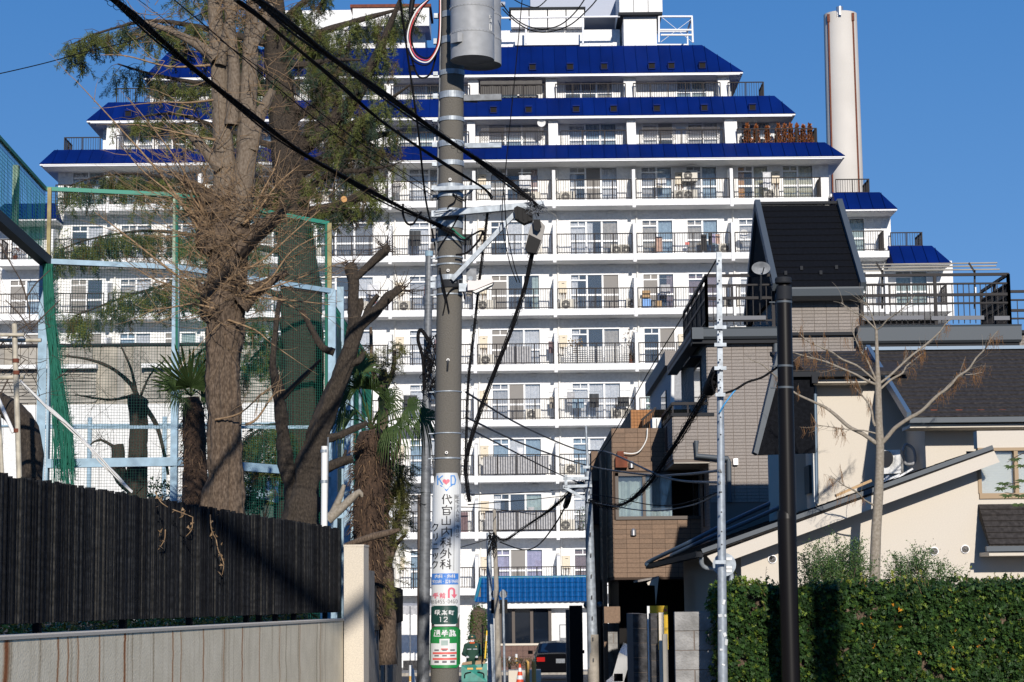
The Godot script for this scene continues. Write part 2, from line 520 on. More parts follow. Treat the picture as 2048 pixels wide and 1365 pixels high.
# a sloped skirt of standing-seam sheets; each sheet is a part
func mansard(parent: Node3D, x0: float, x1: float, ye: float, de: float, t0: float, t1: float, yt: float, dt: float, back: float) -> MeshInstance3D:
	var b := MB.new()
	var A := func(x: float, f: float) -> Vector3: return Vector3(x, lerpf(ye, yt, f), -lerpf(de, dt, f))
	var nrm := Vector3(0, dt - de, yt - ye).normalized()
	b.quad(A.call(x0, 0) - nrm * 0.02, A.call(x1, 0) - nrm * 0.02, A.call(t1, 1) - nrm * 0.02, A.call(t0, 1) - nrm * 0.02)
	b.quad(Vector3(x0, ye, -back), A.call(x0, 0), A.call(t0, 1), Vector3(t0, yt, -back))
	b.quad(A.call(x1, 0), Vector3(x1, ye, -back), Vector3(t1, yt, -back), A.call(t1, 1))
	b.quad(A.call(t0, 1), A.call(t1, 1), Vector3(t1, yt, -back), Vector3(t0, yt, -back))
	var r := part(b, "roof", M.roof_blue, parent)
	var k := roundi((x1 - x0) / 0.62)
	var ft := func(x: float) -> float: return clampf(minf((x - x0) / maxf(t0 - x0, 0.001), (x1 - x) / maxf(x1 - t1, 0.001)), 0.0, 1.0)
	for i in k:
		var xa := lerpf(x0, x1, float(i) / k) + 0.008
		var xb := lerpf(x0, x1, float(i + 1) / k) - 0.008
		var q := MB.new()
		var poly := [A.call(xa, 0), A.call(xb, 0), A.call(xb, ft.call(xb))]
		for kn: float in [t1, t0]:
			if kn > xa + 0.01 and kn < xb - 0.01:
				poly.append(A.call(kn, 1))
		poly.append(A.call(xa, ft.call(xa)))
		for j in poly.size():
			poly[j] = poly[j] + nrm * 0.012
		q.prism(poly, -nrm * 0.024)
		var fa: float = ft.call(xa)
		if fa > 0.05:
			q.bar(A.call(xa + 0.014, 0) + nrm * 0.028, A.call(xa + 0.014, fa) + nrm * 0.028, 0.028, 0.04, nrm)
		part(q, "roof_sheet", M.roof_blue if rng.randf() < 0.6 else M.roof_blue_dark, r)
	b = MB.new()
	b.bb(x0 + 0.02, x1 - 0.02, ye - 0.09, ye - 0.012, -(de + 0.02), -back)
	part(b, "soffit", M.stucco_beam, parent)
	return r

func roof_vents(parent: Node, xs: Array, y: float, d: float, slope: float) -> void:
	for x: float in xs:
		var b := MB.new()
		b.bb(x - 0.19, x + 0.19, y + 0.16, y + 0.22, -d + 0.26, -d - 0.3)
		b.bb(x - 0.19, x - 0.16, y - 0.14, y + 0.16, -d + 0.20, -d - 0.3)
		b.bb(x + 0.16, x + 0.19, y - 0.14, y + 0.16, -d + 0.20, -d - 0.3)
		b.bb(x - 0.16, x + 0.16, y - 0.15, y - 0.12, -d + 0.19, -d - 0.3)
		var o := part(b, "roof_vent", M.roof_blue, parent)
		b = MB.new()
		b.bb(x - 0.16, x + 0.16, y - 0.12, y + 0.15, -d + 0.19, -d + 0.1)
		part(b, "vent_shade", M.dark_wall, o)  # near-black panel that paints the shade inside the hood opening

func PXX(px: float, py: float, d: float) -> float:
	return P(px, py, d).x

func build_block() -> void:
	var base := Vector3(0, gy(104), -112)
	var T := thing("apartment_block", "tall white apartment block stepped like a pyramid under bright blue metal roofs", "apartment building", base)
	var picks := ["white", "grey", "white", "", "beige", "s", "white<", "white", "white", "blue", "white>", "mint", "s"]
	# which columns each storey shows: first and last index into COLS
	var span := [[2, 11], [1, 12], [0, 13], [0, 11], [4, 10], [4, 9], [4, 9], [5, 9]]
	# fixed dressing seen in the photograph, by storey and column
	var dress := {
		"0 7": [["beige", "", "pink>"]], "0 8": [["white<", "s", "white"]], "0 9": [["grey", "blue"], ["grey", "blue"]], "0 10": [["orange<", "cream"], ["cream", "cream"]],
		"0 6": [["white", "beige"]], "1 7": [["", "white", "white"]], "1 8": [["white", "white<", "beige"]], "1 9": [["beige", "blue"], ["beige", "blue"]], "1 10": [["grey", "white"], ["grey", "white"]],
		"1 5": [["blind", "blind", "blind"]], "1 6": [["white", "s"]], "2 7": [["s", "", "mint>"]], "2 8": [["white<", "", "s"]], "2 9": [["s", "mauve>"], ["mauve", "mauve"]],
		"2 5": [["grey", "", "white"]], "2 6": [["grey", "grey"]], "3 7": [["s", "grey", "white"]], "3 8": [["white<", "", "beige"]], "3 9": [["", "s"], ["s", "grey"]],
		"4 7": [["grey", "s", "white"]], "4 8": [["white", "white", "white"]], "4 9": [["mint", "mint"], ["mint", "white"]], "5 7": [["blue", "white", "blue"]], "5 8": [["blue", "white", "blue"]],
		"6 7": [["white<", "", "mint"]], "6 8": [["white", "grey", "white"]], "7 7": [["lavender", "s", "lavender"]], "7 8": [["mauve", "mauve", "mauve"]],
		"1 11": [["mint", "mint"]], "2 12": [["mint", "mint"]], "2 11": [["mint", "mint"]], "0 2": [["white", "mint"]], "1 2": [["", "white"]], "2 2": [["s", ""]], "1 1": [["white", "mint"]], "2 1": [["s", "blue"]]}
	var acs: Array = []
	var heaters: Array = []
	for k in 8:
		var fy := RT - 1.08 - FH * k
		var c0: int = span[k][0]
		var c1: int = span[k][1]
		var xl: float = COLS[c0] - (0.0 if c0 > 3 else 0.02)
		var xr: float = COLS[c1] + (0.55 if k < 3 else 0.0)
		# floor slab that reaches out as the balcony
		var b := MB.new()
		b.bb(xl + 0.45 if k < 3 else xl, xr - 0.35 if k < 3 else xr, fy - 0.33, fy, -D0 - 0.0, -DW - 2.4)
		part(b, "balcony_slab", M.stucco_beam, T)
		b = MB.new()
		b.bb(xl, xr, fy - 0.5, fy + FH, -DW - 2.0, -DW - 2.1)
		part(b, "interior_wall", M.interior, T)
		b = MB.new()
		var wt := fy + 1.95
		var top := fy + FH - 0.33
		b.bb(xl, xr, wt + 0.06, top, -DW, -DW - 0.22)
		var last := xl
		var wins: Array = []
		for c in range(c0, c1):
			var a: float = COLS[c]
			var e: float = COLS[c + 1]
			var w := e - a
			var key := "%d %d" % [k, c]
			var st: Array = dress.get(key, [])
			var spots: Array = []
			if c == 9 or c == 10 or c == 3 or c == 4:
				spots = [[a + 0.50, a + 2.05], [a + 2.85, a + 4.40]]
			elif w < 3.5:
				spots = [[a + 0.75, a + 2.35]]
			elif c == 5:
				spots = [[a + 1.0, a + 3.9]]
			elif c == 6:
				spots = [[a + 0.95, a + 3.0]]
			else:
				spots = [[a + 0.87, a + 3.32]]
			for si in spots.size():
				var s: Array = spots[si]
				var kk := 3 if s[1] - s[0] > 2.3 else 2
				var style: Array = []
				if si < st.size():
					style = st[si]
				else:
					for j in kk:
						style.append(picks[rng.randi() % picks.size()])
				wins.append([s[0], s[1], style])
				b.bb(last, s[0] - 0.06, fy, wt + 0.06, -DW, -DW - 0.22)
				last = s[1] + 0.06
			if w > 3.5 and rng.randf() < 0.8:
				acs.append([(spots[0][0] + spots[0][1]) / 2 + (rr(-1.6, -1.2) if rng.randf() < 0.5 else rr(0.8, 1.3)), fy, -DW + 0.32, k])
			if w > 3.5 and rng.randf() < 0.7:
				heaters.append([a + (0.42 if spots[0][0] - a > 0.8 else 2.45), fy + 1.0, -DW + 0.12, k])
			# railing between the fins
			railing(T, a + 0.11, e - 0.11, fy, D0 + 0.08)
			# small wall vents under the ceiling
			for vv: float in [a + w * 0.3, a + w * 0.72]:
				if rng.randf() < 0.7:
					var q := MB.new()
					q.bb(vv - 0.14, vv + 0.14, top - 0.16, top - 0.05, -DW + 0.12, -DW)
					part(q, "wall_vent", M.pipe_white, T)
		b.bb(last, xr, fy, wt + 0.06, -DW, -DW - 0.22)
		part(b, "wall", M.stucco, T)
		for w: Array in wins:
			window(T, w[0], w[1], fy, DW, w[2])
		# fins between flats, with the drain boss under the slab
		for c in range(c0, c1 + 1):
			var x: float = COLS[c]
			if (c == c0 and k < 3) or (c == c1 and k < 3):
				continue
			var q := MB.new()
			q.prism([Vector3(x - 0.08, fy, -D0 + 0.05), Vector3(x - 0.08, fy + 1.50, -D0 + 0.05), Vector3(x - 0.08, fy + 1.58, -D0 - 0.05), Vector3(x - 0.08, fy + 1.78, -DW), Vector3(x - 0.08, fy, -DW)], Vector3(0.16, 0, 0))
			part(q, "balcony_divider", M.stucco_beam, T)
			q = MB.new()
			q.bb(x - 0.085, x + 0.085, fy - 0.44, fy, -D0 + 0.055, -D0 - 0.12)
			part(q, "drain_boss", M.stucco_beam, T)
			q = MB.new()
			q.cyl(Vector3(x + 0.19, fy, -DW + 0.09), Vector3(x + 0.19, fy + FH - 0.33, -DW + 0.09), 0.045, -1, 8)
			if rng.randf() < 0.3:
				q.tube(smooth([Vector3(x + 0.19, fy + 2.2, -DW + 0.09), Vector3(x - 0.1, fy + 2.42, -DW + 0.1), Vector3(x - 0.25, fy + FH - 0.33, -DW + 0.1)], 3), 0.045, 0.045, 8)
			part(q, "downpipe", M.pipe_white, T)
		# end walls and end railings of the stepped storeys
		if k < 3:
			railing(T, COLS[c1] - 0.66, COLS[c1] + 0.60, fy, D0 + 0.7, 1.08, PI / 2, "end_railing").position.x = COLS[c1] - 0.06 - T.position.x
			railing(T, COLS[c0] - 0.66, COLS[c0] + 0.60, fy, D0 + 0.7, 1.08, PI / 2, "end_railing").position.x = COLS[c0] + 0.56 - T.position.x
			b = MB.new()
			b.bb(xl - 0.02, xl + 0.55, fy - 0.5, fy + FH - 0.5, -DW + 0.02, -DW - 3)
			part(b, "end_wall", M.stucco, T)
			b = MB.new()
			b.bb(xr - 0.5, xr + 0.02, fy - 0.5, fy + FH - 0.5, -DW + 0.02, -DW - 3)
			part(b, "end_wall", M.stucco, T)
	# ground storey
	var gb := MB.new()
	gb.bb(-14, 12, gy(104) - 0.3, RT - 1.08 - FH * 7 - 0.33, -DW, -DW - 0.3)
	part(gb, "ground_wall", M.stucco, T)
	# body of the block behind the rooms
	gb = MB.new()
	for k in 8:
		var xl: float = COLS[span[k][0]] + 0.1
		var xr: float = COLS[span[k][1]] + 0.3
		if k >= 3:
			xl = -29.8; xr = 22.6
		var fy := RT - 1.08 - FH * k
		gb.bb(xl, xr, fy - 0.3, fy + FH - 0.302, -DW - 2.5, -DW - 14)
	part(gb, "rear_body", M.stucco, T)
	# blue roofs of the stepped ends and of the upper storeys
	var r3 := mansard(T, PXX(78, 325, 103.6), PXX(1691, 312, 103.6), 24.13, 103.6, PXX(108, 294, 104.9), PXX(1650, 280, 104.9), 25.13, 104.9, 108.0)
	var r2 := mansard(T, PXX(172, 239, 105.0), PXX(1592, 229, 105.0), 26.72, 105.0, PXX(216, 201, 106.2), PXX(1549, 188, 106.2), 27.97, 106.2, 109.0)
	var r1 := mansard(T, PXX(286, 152, 106.2), PXX(1487, 143, 106.2), 29.30, 106.2, PXX(340, 95, 108.2), PXX(1404, 84, 108.2), 31.32, 108.2, 114.0)
	for e: Array in [[1, 16.6, 19.95, 21.35, 22.45], [2, 19.4, 22.75, 18.51, 19.60]]:
		var xe := PXX(1796, 428, 103.6) if e[0] == 1 else PXX(1903, 525, 103.6)
		var xt := PXX(1760, 388, 104.9) if e[0] == 1 else PXX(1864, 488, 104.9)
		mansard(T, e[1] + 0.15, xe, e[3] - 0.02, 103.6, e[1] + 0.15, xt, e[4], 104.9, 108.0)
	mansard(T, PXX(-28, 446, 103.6), PXX(112, 444, 103.6), 21.25, 103.6, PXX(8, 408, 104.9), PXX(110, 406, 104.9), 22.3, 104.9, 108.0)
	roof_vents(r1, [PXX(824, 137, 106.6), PXX(1065, 134, 106.6), PXX(1140, 134, 106.6), PXX(1208, 131, 106.6), PXX(1303, 130, 106.6), PXX(1342, 130, 106.6), PXX(1404, 129, 106.6)], 29.68, 106.5, 1.0)
	roof_vents(r2, [PXX(258, 228, 105.4), PXX(826, 222, 105.4), PXX(987, 217, 105.4), PXX(1057, 216, 105.4), PXX(1152, 216, 105.4), PXX(1227, 215, 105.4), PXX(1313, 214, 105.4), PXX(1408, 214, 105.4), PXX(1504, 213, 105.4)], 27.08, 105.3, 1.0)
	# gutters under the eaves
	for g: Array in [[103.62, 24.04, PXX(85, 325, 103.6), PXX(1685, 312, 103.6)], [105.02, 26.63, PXX(180, 239, 105), PXX(1585, 229, 105)], [106.22, 29.21, PXX(300, 152, 106.2), PXX(1480, 143, 106.2)]]:
		gb = MB.new()
		gb.bb(g[2], g[3], g[1] - 0.05, g[1] + 0.02, -g[0] + 0.0, -g[0] - 0.1)
		part(gb, "gutter", M.white_frame, T)
	# the two set-back storeys
	var up := [
		{"f": 24.87, "rd": 105.0, "wd": 106.55, "x0": PXX(205, 270, 106.5), "x1": PXX(1562, 260, 106.5), "top": 26.72, "piers": [[212, 238], [380, 400], [560, 580], [752, 770], [934, 950], [1097, 1116], [1254, 1272], [1450, 1475]],
			"wins": [[244, 305, ["white", "white"]], [316, 372, ["grey", ""]], [415, 470, ["white", "s"]], [490, 545, ["", "blue"]], [600, 690, ["white", "grey", "white"]], [800, 905, ["beige", "mint", ""]], [978, 1076, ["", "blue", "white"]], [1139, 1231, ["white", "blue", "blue"]], [1286, 1345, ["white", ""]], [1376, 1435, ["grey", "white"]], [1484, 1538, ["", "grey"]]],
			"rails": [[232, 385], [396, 565], [576, 756], [766, 938], [959, 1095], [1121, 1253], [1279, 1447], [1474, 1634]], "end": [128, 200, 1632]},
		{"f": 27.71, "rd": 106.3, "wd": 107.7, "x0": PXX(300, 180, 107.7), "x1": PXX(1462, 165, 107.7), "top": 29.30, "piers": [[420, 440], [600, 620], [768, 786], [936, 957], [1092, 1114], [1248, 1272], [1437, 1460]],
			"wins": [[330, 390, ["white", "white"]], [455, 560, ["grey", "white", ""]], [640, 740, ["white", "grey", "white"]], [826, 878, ["white", "cream"]], [962, 1074, ["", "blue", "grey"]], [1131, 1224, ["", "", "beige"]], [1354, 1412, ["blue", "mint"]]],
			"rails": [[232, 424], [436, 604], [616, 772], [782, 940], [960, 1090], [1110, 1252], [1266, 1442], [1456, 1528]], "end": [0, 0, 1528]}]
	for s: Dictionary in up:
		var yy := 180.0 if s.f > 26 else 260.0
		gb = MB.new()
		gb.bb(s.x0, s.x1, s.f + 2.01, s.top + 0.3, -s.wd, -s.wd - 0.2)
		var last: float = s.x0
		for w: Array in s.wins:
			var a := PXX(w[0], yy, s.wd)
			var e := PXX(w[1], yy, s.wd)
			gb.bb(last, a - 0.06, s.f - 0.3, s.f + 2.01, -s.wd, -s.wd - 0.2)
			last = e + 0.06
			window(T, a, e, s.f, s.wd, w[2])
		gb.bb(last, s.x1, s.f - 0.3, s.f + 2.01, -s.wd, -s.wd - 0.2)
		part(gb, "wall", M.stucco, T)
		gb = MB.new()
		gb.bb(s.x0, s.x1, s.f - 0.3, s.f + 3, -s.wd - 1.8, -s.wd - 8)
		part(gb, "rear_body", M.interior, T)
		gb = MB.new()
		gb.bb(s.x0 - 0.5, s.x1 + 1.6, s.f - 0.2, s.f, -s.rd - 0.1, -s.wd - 2)
		part(gb, "terrace_floor", M.stucco_beam, T)
		for p: Array in s.piers:
			var a := PXX(p[0], yy, s.rd + 0.3)
			var e := PXX(p[1], yy, s.rd + 0.3)
			gb = MB.new()
			gb.prism([Vector3(a, s.f - 0.1, -s.rd - 0.02), Vector3(a, s.top - 0.1, -s.rd - 0.5), Vector3(a, s.top - 0.1, -s.wd), Vector3(a, s.f - 0.1, -s.wd)], Vector3(e - a, 0, 0))
			part(gb, "pier", M.stucco_beam, T)
		for r: Array in s.rails:
			railing(T, PXX(r[0], yy, s.rd), PXX(r[1], yy, s.rd), s.f, s.rd + 0.06)
		railing(T, -0.9, 0.9, s.f, s.rd + 1.0, 1.08, PI / 2, "end_railing").position.x = PXX(s.end[2], yy, s.rd) - T.position.x
		if s.end[0] > 0:
			railing(T, PXX(s.end[0], yy, s.rd), PXX(s.end[1], yy, s.rd), s.f - 0.1, s.rd + 0.06)
			railing(T, -0.9, 0.9, s.f - 0.1, s.rd + 1.0, 1.08, PI / 2, "end_railing").position.x = PXX(s.end[0], yy, s.rd) - T.position.x
	# railings on the little terraces of the stepped ends
	for e: Array in [[1672, 1739, 384, 22.4], [1782, 1845, 486, 19.55]]:
		var a := PXX(e[0], e[2], 105)
		var c := PXX(e[1], e[2], 105)
		railing(T, a, c, e[3], 105.0, 0.8)
		railing(T, -0.9, 0.9, e[3], 105.9, 0.8, PI / 2, "end_railing").position.x = c - T.position.x
		gb = MB.new()
		gb.bb(a - 0.3, c + 0.05, e[3] - 0.15, e[3], -104.9, -107)
		part(gb, "terrace_floor", M.stucco_beam, T)
	# plant rooms on the top roof
	var zf := -109.0
	var bx := func(x0: float, x1: float, y0: float, y1: float, d: float, deep: float, called: String, m: Material) -> MeshInstance3D:
		var q := MB.new()
		var lo := P((x0 + x1) / 2, y1, d)
		var hi := P((x0 + x1) / 2, y0, d)
		q.bb(PXX(x0, y0, d), PXX(x1, y0, d), minf(lo.y, hi.y), maxf(lo.y, hi.y), -d, -d - deep)
		return part(q, called, m, T)
	bx.call(1247, 1313, 29, 92, 109.5, 4.0, "stair_tower", M.white_paint)
	for i in 3:
		bx.call(1238 + i * 29, 1266 + i * 29, -40, 26, 109.2, 5.0, "tower_panel", M.white_paint)
	bx.call(1237, 1325, 24, 29, 109.1, 5.1, "tower_edge", M.trim_dark)
	bx.call(1060, 1240, -60, 34, 113.0, 3.0, "plant_room", M.sheet_grey)
	for i in 4:
		bx.call(1022 + i * 37, 1057 + i * 37, 18, 54, 111.0, 2.0, "plant_panel", M.white_paint)
	bx.call(1018, 1171, 14, 18, 110.9, 2.2, "plant_edge", M.trim_dark)
	bx.call(1000, 1240, 60, 95, 111.5, 3.0, "plant_wall", M.stucco)
	bx.call(1030, 1160, 70, 90, 110.4, 0.6, "duct", M.white_paint)
	bx.call(560, 800, 20, 60, 112.0, 3.0, "roof_room", M.white_paint)
	bx.call(590, 850, 62, 100, 111.5, 3.0, "roof_room", M.stucco)
	bx.call(705, 858, 14, 52, 110.0, 3.0, "roof_room", M.white_paint)
	bx.call(700, 862, 8, 14, 109.9, 3.4, "roof_edge", M.rust)
	var fr := MB.new()
	for q: Array in [[1318, 33, 1318, 85], [1384, 33, 1386, 85], [1318, 33, 1384, 33], [1318, 60, 1384, 60], [1322, 70, 1386, 70], [1000, 36, 1240, 33], [1052, 40, 1052, 88], [1166, 38, 1166, 88]]:
		fr.cyl(P(q[0], q[1], 109.3), P(q[2], q[3], 109.3), 0.06, -1, 6)
		fr.cyl(P(q[0], q[1], 109.3) + Vector3(0, 0, -3), P(q[2], q[3], 109.3) + Vector3(0, 0, -3), 0.05, -1, 6)
	fr.cyl(P(1384, 33, 109.3), P(1384, 33, 109.3) + Vector3(0, 0, -3), 0.06, -1, 6)
	fr.cyl(P(1322, 33, 109.3), P(1386, 85, 109.3), 0.015, -1, 4)
	fr.cyl(P(1386, 36, 109.3), P(1322, 84, 109.3), 0.015, -1, 4)
	part(fr, "pipe_frame", M.white_frame, T)
	# air conditioners and water heaters standing on the balconies
	var ac := make_ac()
	ac.position = P(1362, 400, 105.0)
	var first := true
	acs.append_array([[9.35, RT - 1.08, -DW + 0.4, 0], [9.35, RT - 0.05, -DW + 0.45, 0], [2.9, RT - 1.08 - FH * 2, -DW + 0.4, 2], [0.15 - 1.9 + 0.35, RT - 1.08 - FH * 2, -DW + 0.4, 2]])
	for a: Array in acs:
		var lab := "cream outdoor air conditioner on the %s balcony row below the blue roofs" % ORD[a[3]]
		var q := Vector3(a[0], a[1], a[2])
		if first:
			ac.position = q; ac.set_meta("label", lab); first = false
		else:
			copy(ac, q, 0.0, lab)
	var wh := make_heater()
	first = true
	for a: Array in heaters:
		var q := Vector3(a[0], a[1], a[2])
		if first:
			wh.position = q; first = false
			wh.set_meta("label", "beige gas water heater on the wall of the %s balcony row below the blue roofs" % ORD[a[3]])
		else:
			copy(wh, q, 0.0, "beige gas water heater on the wall of the %s balcony row below the blue roofs" % ORD[a[3]])

func make_ac() -> Node3D:
	var t := thing("air_conditioner", "cream outdoor air conditioner", "air conditioner", Vector3.ZERO, "outdoor air conditioners on the block's balconies")
	var b := MB.new()
	b.bb(-0.39, 0.39, 0.06, 0.62, -0.14, 0.14)
	var body := inst(b.mesh(), "casing", M.ac_body, t)
	b = MB.new()
	b.cyl(Vector3(-0.10, 0.34, 0.135), Vector3(-0.10, 0.34, 0.150), 0.225, -1, 20)
	inst(b.mesh(), "fan_grille", M.ac_dark, body)
	b = MB.new()
	for i in 5:
		b.bb(-0.32, 0.12, 0.18 + i * 0.08, 0.19 + i * 0.08, 0.150, 0.158)
	b.cyl(Vector3(-0.10, 0.34, 0.15), Vector3(-0.10, 0.34, 0.162), 0.05, -1, 10)
	inst(b.mesh(), "guard", M.ac_body, body)
	for s: float in [-0.28, 0.28]:
		b = MB.new()
		b.bb(s - 0.05, s + 0.05, 0.0, 0.06, -0.15, 0.15)
		inst(b.mesh(), "foot", M.ac_dark, t)
	return t

func make_heater() -> Node3D:
	var t := thing("water_heater", "beige gas water heater hung on a balcony wall of the white block", "water heater", Vector3.ZERO, "gas water heaters on the block's balconies")
	var b := MB.new()
	b.bb(-0.2, 0.2, 0.0, 0.62, -0.12, 0.1)
	b.bb(-0.215, 0.215, 0.58, 0.6, -0.12, 0.115)
	var o := inst(b.mesh(), "casing", M.heater, t)
	b = MB.new()
	b.bb(-0.05, 0.09, 0.47, 0.50, 0.1, 0.108)
	inst(b.mesh(), "exhaust", M.ac_dark, o)
	for i in 4:
		b = MB.new()
		var x := -0.13 + i * 0.085
		b.tube(smooth([Vector3(x, 0.0, 0.0), Vector3(x + 0.02, -0.2, 0.03), Vector3(x - 0.03, -0.42, -0.04)], 3), 0.018, 0.018, 5)
		inst(b.mesh(), "pipe", M.fibre_pale if i % 2 else M.pipe_white, t)
	return t

func build_chimney() -> void:
	var d := 128.0
	var t0 := P(1673, 30, d)
	var b0 := P(1694, 380, d)
	var h := t0.y - gy(d)
	var dir := (t0 - b0) / (t0.y - b0.y)
	var foot := t0 - dir * h
	foot.z = t0.z
	var C := thing("chimney", "tall tapering cream concrete chimney rising behind the blue roofs", "chimney", foot)
	var rt := (PXX(1706, 30, d) - PXX(1640, 30, d)) / 2
	var rb := rt * 1.25
	var b := MB.new()
	var x := t0.x + 0.25
	b.lathe([Vector2(rb, foot.y), Vector2(lerpf(rb, rt, 0.5), lerpf(foot.y, t0.y, 0.5)), Vector2(rt, t0.y - 0.45)], Vector3(x, 0, t0.z), 40)
	# crown with a notch
	b.lathe([Vector2(rt, t0.y - 0.45), Vector2(rt, t0.y), Vector2(rt - 0.12, t0.y), Vector2(rt - 0.12, t0.y - 0.45)], Vector3(x, 0, t0.z), 34, deg_to_rad(113), deg_to_rad(457))
	part(b, "shaft", M.chimney, C)
	for s: float in [-0.82, 0.62]:
		b = MB.new()
		var a := asin(s)
		b.cyl(Vector3(x + rb * 1.0 * s, foot.y, t0.z + cos(a) * rb + 0.04), Vector3(x + rt * s, t0.y - 0.6, t0.z + cos(a) * rt + 0.04), 0.06, -1, 6)
		b.box(Vector3(x + rt * s, t0.y - 0.4, t0.z + cos(a) * rt + 0.06), Vector3(0.16, 0.5, 0.2))
		part(b, "rusty_rail", M.rust, C)
	b = MB.new()
	for q: Array in [[-0.36, 0.3, 0.35], [-0.08, 0.6, 0.72]]:
		b.cyl(Vector3(x + q[0], t0.y - 1.2, t0.z + 0.35), Vector3(x + q[0], t0.y + q[2] - 0.3, t0.z + 0.35), 0.16 + q[1] * 0.1, -1, 14)
	part(b, "flue", M.steel, C)
	for i in 4:
		b = MB.new()
		var yy := t0.y - 0.3 - i * 2.2
		var rr_ := lerpf(rt, rb, (t0.y - yy) / h) + 0.004
		b.lathe([Vector2(rr_, yy - 0.012), Vector2(rr_, yy + 0.012)], Vector3(x, 0, t0.z), 40)
		pass

# ---------------------------------------------------------------- left side: wall, fence, nets, trees
var bump3 := FastNoiseLite.new()

# a limb with bark relief; nodes are [px, py, width in pixels] at distance d (or a fourth number for a distance of its own)
func limb(b: MB, nodes: Array, d: float, sides := 18, amp := 0.12, ridge := 2.4, step := 0.05) -> PackedVector3Array:
	var pts: Array = []
	var rad: Array = []
	for q: Array in nodes:
		var dd: float = q[3] if q.size() > 3 else d
		pts.append(P(q[0], q[1], dd))
		rad.append(q[2] * dd / F / 2.0)
	var path := PackedVector3Array()
	var rads: Array = []
	for i in pts.size() - 1:
		var per := maxi(2, int(pts[i].distance_to(pts[i + 1]) / step))
		for j in per:
			var t := float(j) / per
			path.append((pts[i] as Vector3).cubic_interpolate(pts[i + 1], pts[maxi(i - 1, 0)], pts[mini(i + 2, pts.size() - 1)], t))
			rads.append(lerpf(rad[i], rad[i + 1], smoothstep(0, 1, t)))
	path.append(pts[-1]); rads.append(rad[-1])
	var grid: Array = []
	var prev := Vector3.RIGHT
	for i in path.size():
		var t := (path[mini(i + 1, path.size() - 1)] - path[maxi(i - 1, 0)]).normalized()
		if i == 0:
			prev = t.cross(Vector3.BACK)
			if prev.length() < 0.1: prev = t.cross(Vector3.RIGHT)
		prev = (prev - t * prev.dot(t)).normalized()
		var q := t.cross(prev)
		var ring := PackedVector3Array()
		for j in sides:
			var a := TAU * j / sides
			var dir := prev * cos(a) + q * sin(a)
			var n1 := bump3.get_noise_3d(dir.x * ridge * 9.0 + path[i].x * 2, path[i].y * 1.3, dir.z * ridge * 9.0 + path[i].z * 2)
			var n2 := bump3.get_noise_3d(path[i].x * 9 + dir.x * 3, path[i].y * 9 + 40.0, path[i].z * 9 + dir.z * 3)
			ring.append(path[i] + dir * rads[i] * (1.0 + amp * n1 * 1.6 + amp * n2))
		grid.append(ring)
	var nor: Array = []
	for i in grid.size():
		var nr := PackedVector3Array()
		for j in sides:
			var du: Vector3 = grid[i][(j + 1) % sides] - grid[i][(j + sides - 1) % sides]
			var dv: Vector3 = grid[mini(i + 1, grid.size() - 1)][j] - grid[maxi(i - 1, 0)][j]
			var m := du.cross(dv).normalized()
			if m.dot(grid[i][j] - path[i]) < 0: m = -m
			nr.append(m)
		nor.append(nr)
	for i in grid.size() - 1:
		for j in sides:
			var jj := (j + 1) % sides
			for w: Array in [[i, j], [i + 1, j], [i + 1, jj], [i, j], [i + 1, jj], [i, jj]]:
				b.v.append(grid[w[0]][w[1]]); b.n.append(nor[w[0]][w[1]]); b.c.append(b.col); b.u.append(Vector2.ZERO)
	var e := grid.size() - 1
	for j in sides - 2:
		b.tri(grid[e][0], grid[e][j + 1], grid[e][j + 2])
	return path

func shoot(b: MB, o: Vector3, dir: Vector3, len: float, r: float, bend := 0.15, up := 0.1) -> Vector3:
	var pts := PackedVector3Array([o])
	var p := o
	var dd := dir.normalized()
	for i in 4:
		dd = (dd + Vector3(rr(-bend, bend), rr(-bend, bend) + up, rr(-bend, bend))).normalized()
		p += dd * len / 4
		pts.append(p)
	b.tube(pts, r, r * 0.35, 3)
	return p

func ball_dir() -> Vector3:
	return Vector3(rr(-1, 1), rr(-1, 1), rr(-1, 1)).normalized()

func net(b: MB, a: Vector3, c: Vector3, up_a: Vector3, up_c: Vector3, cell: float, r: float) -> void:
	var nw := int(a.distance_to(c) / cell)
	var nh := int(a.distance_to(up_a) / cell)
	for i in nw + 1:
		var t := float(i) / nw
		var lo := a.lerp(c, t)
		var hi := up_a.lerp(up_c, t)
		b.tube(PackedVector3Array([lo, lo.lerp(hi, 0.5) + Vector3(rr(-0.008, 0.008), 0, rr(-0.008, 0.008)), hi]), r, r, 3)
	for i in nh + 1:
		var t := float(i) / nh
		var le := a.lerp(up_a, t)
		var ri := c.lerp(up_c, t)
		b.tube(PackedVector3Array([le, le.lerp(ri, 0.33) - Vector3(0, 0.008, 0), le.lerp(ri, 0.66) - Vector3(0, 0.008, 0), ri]), r, r, 3)

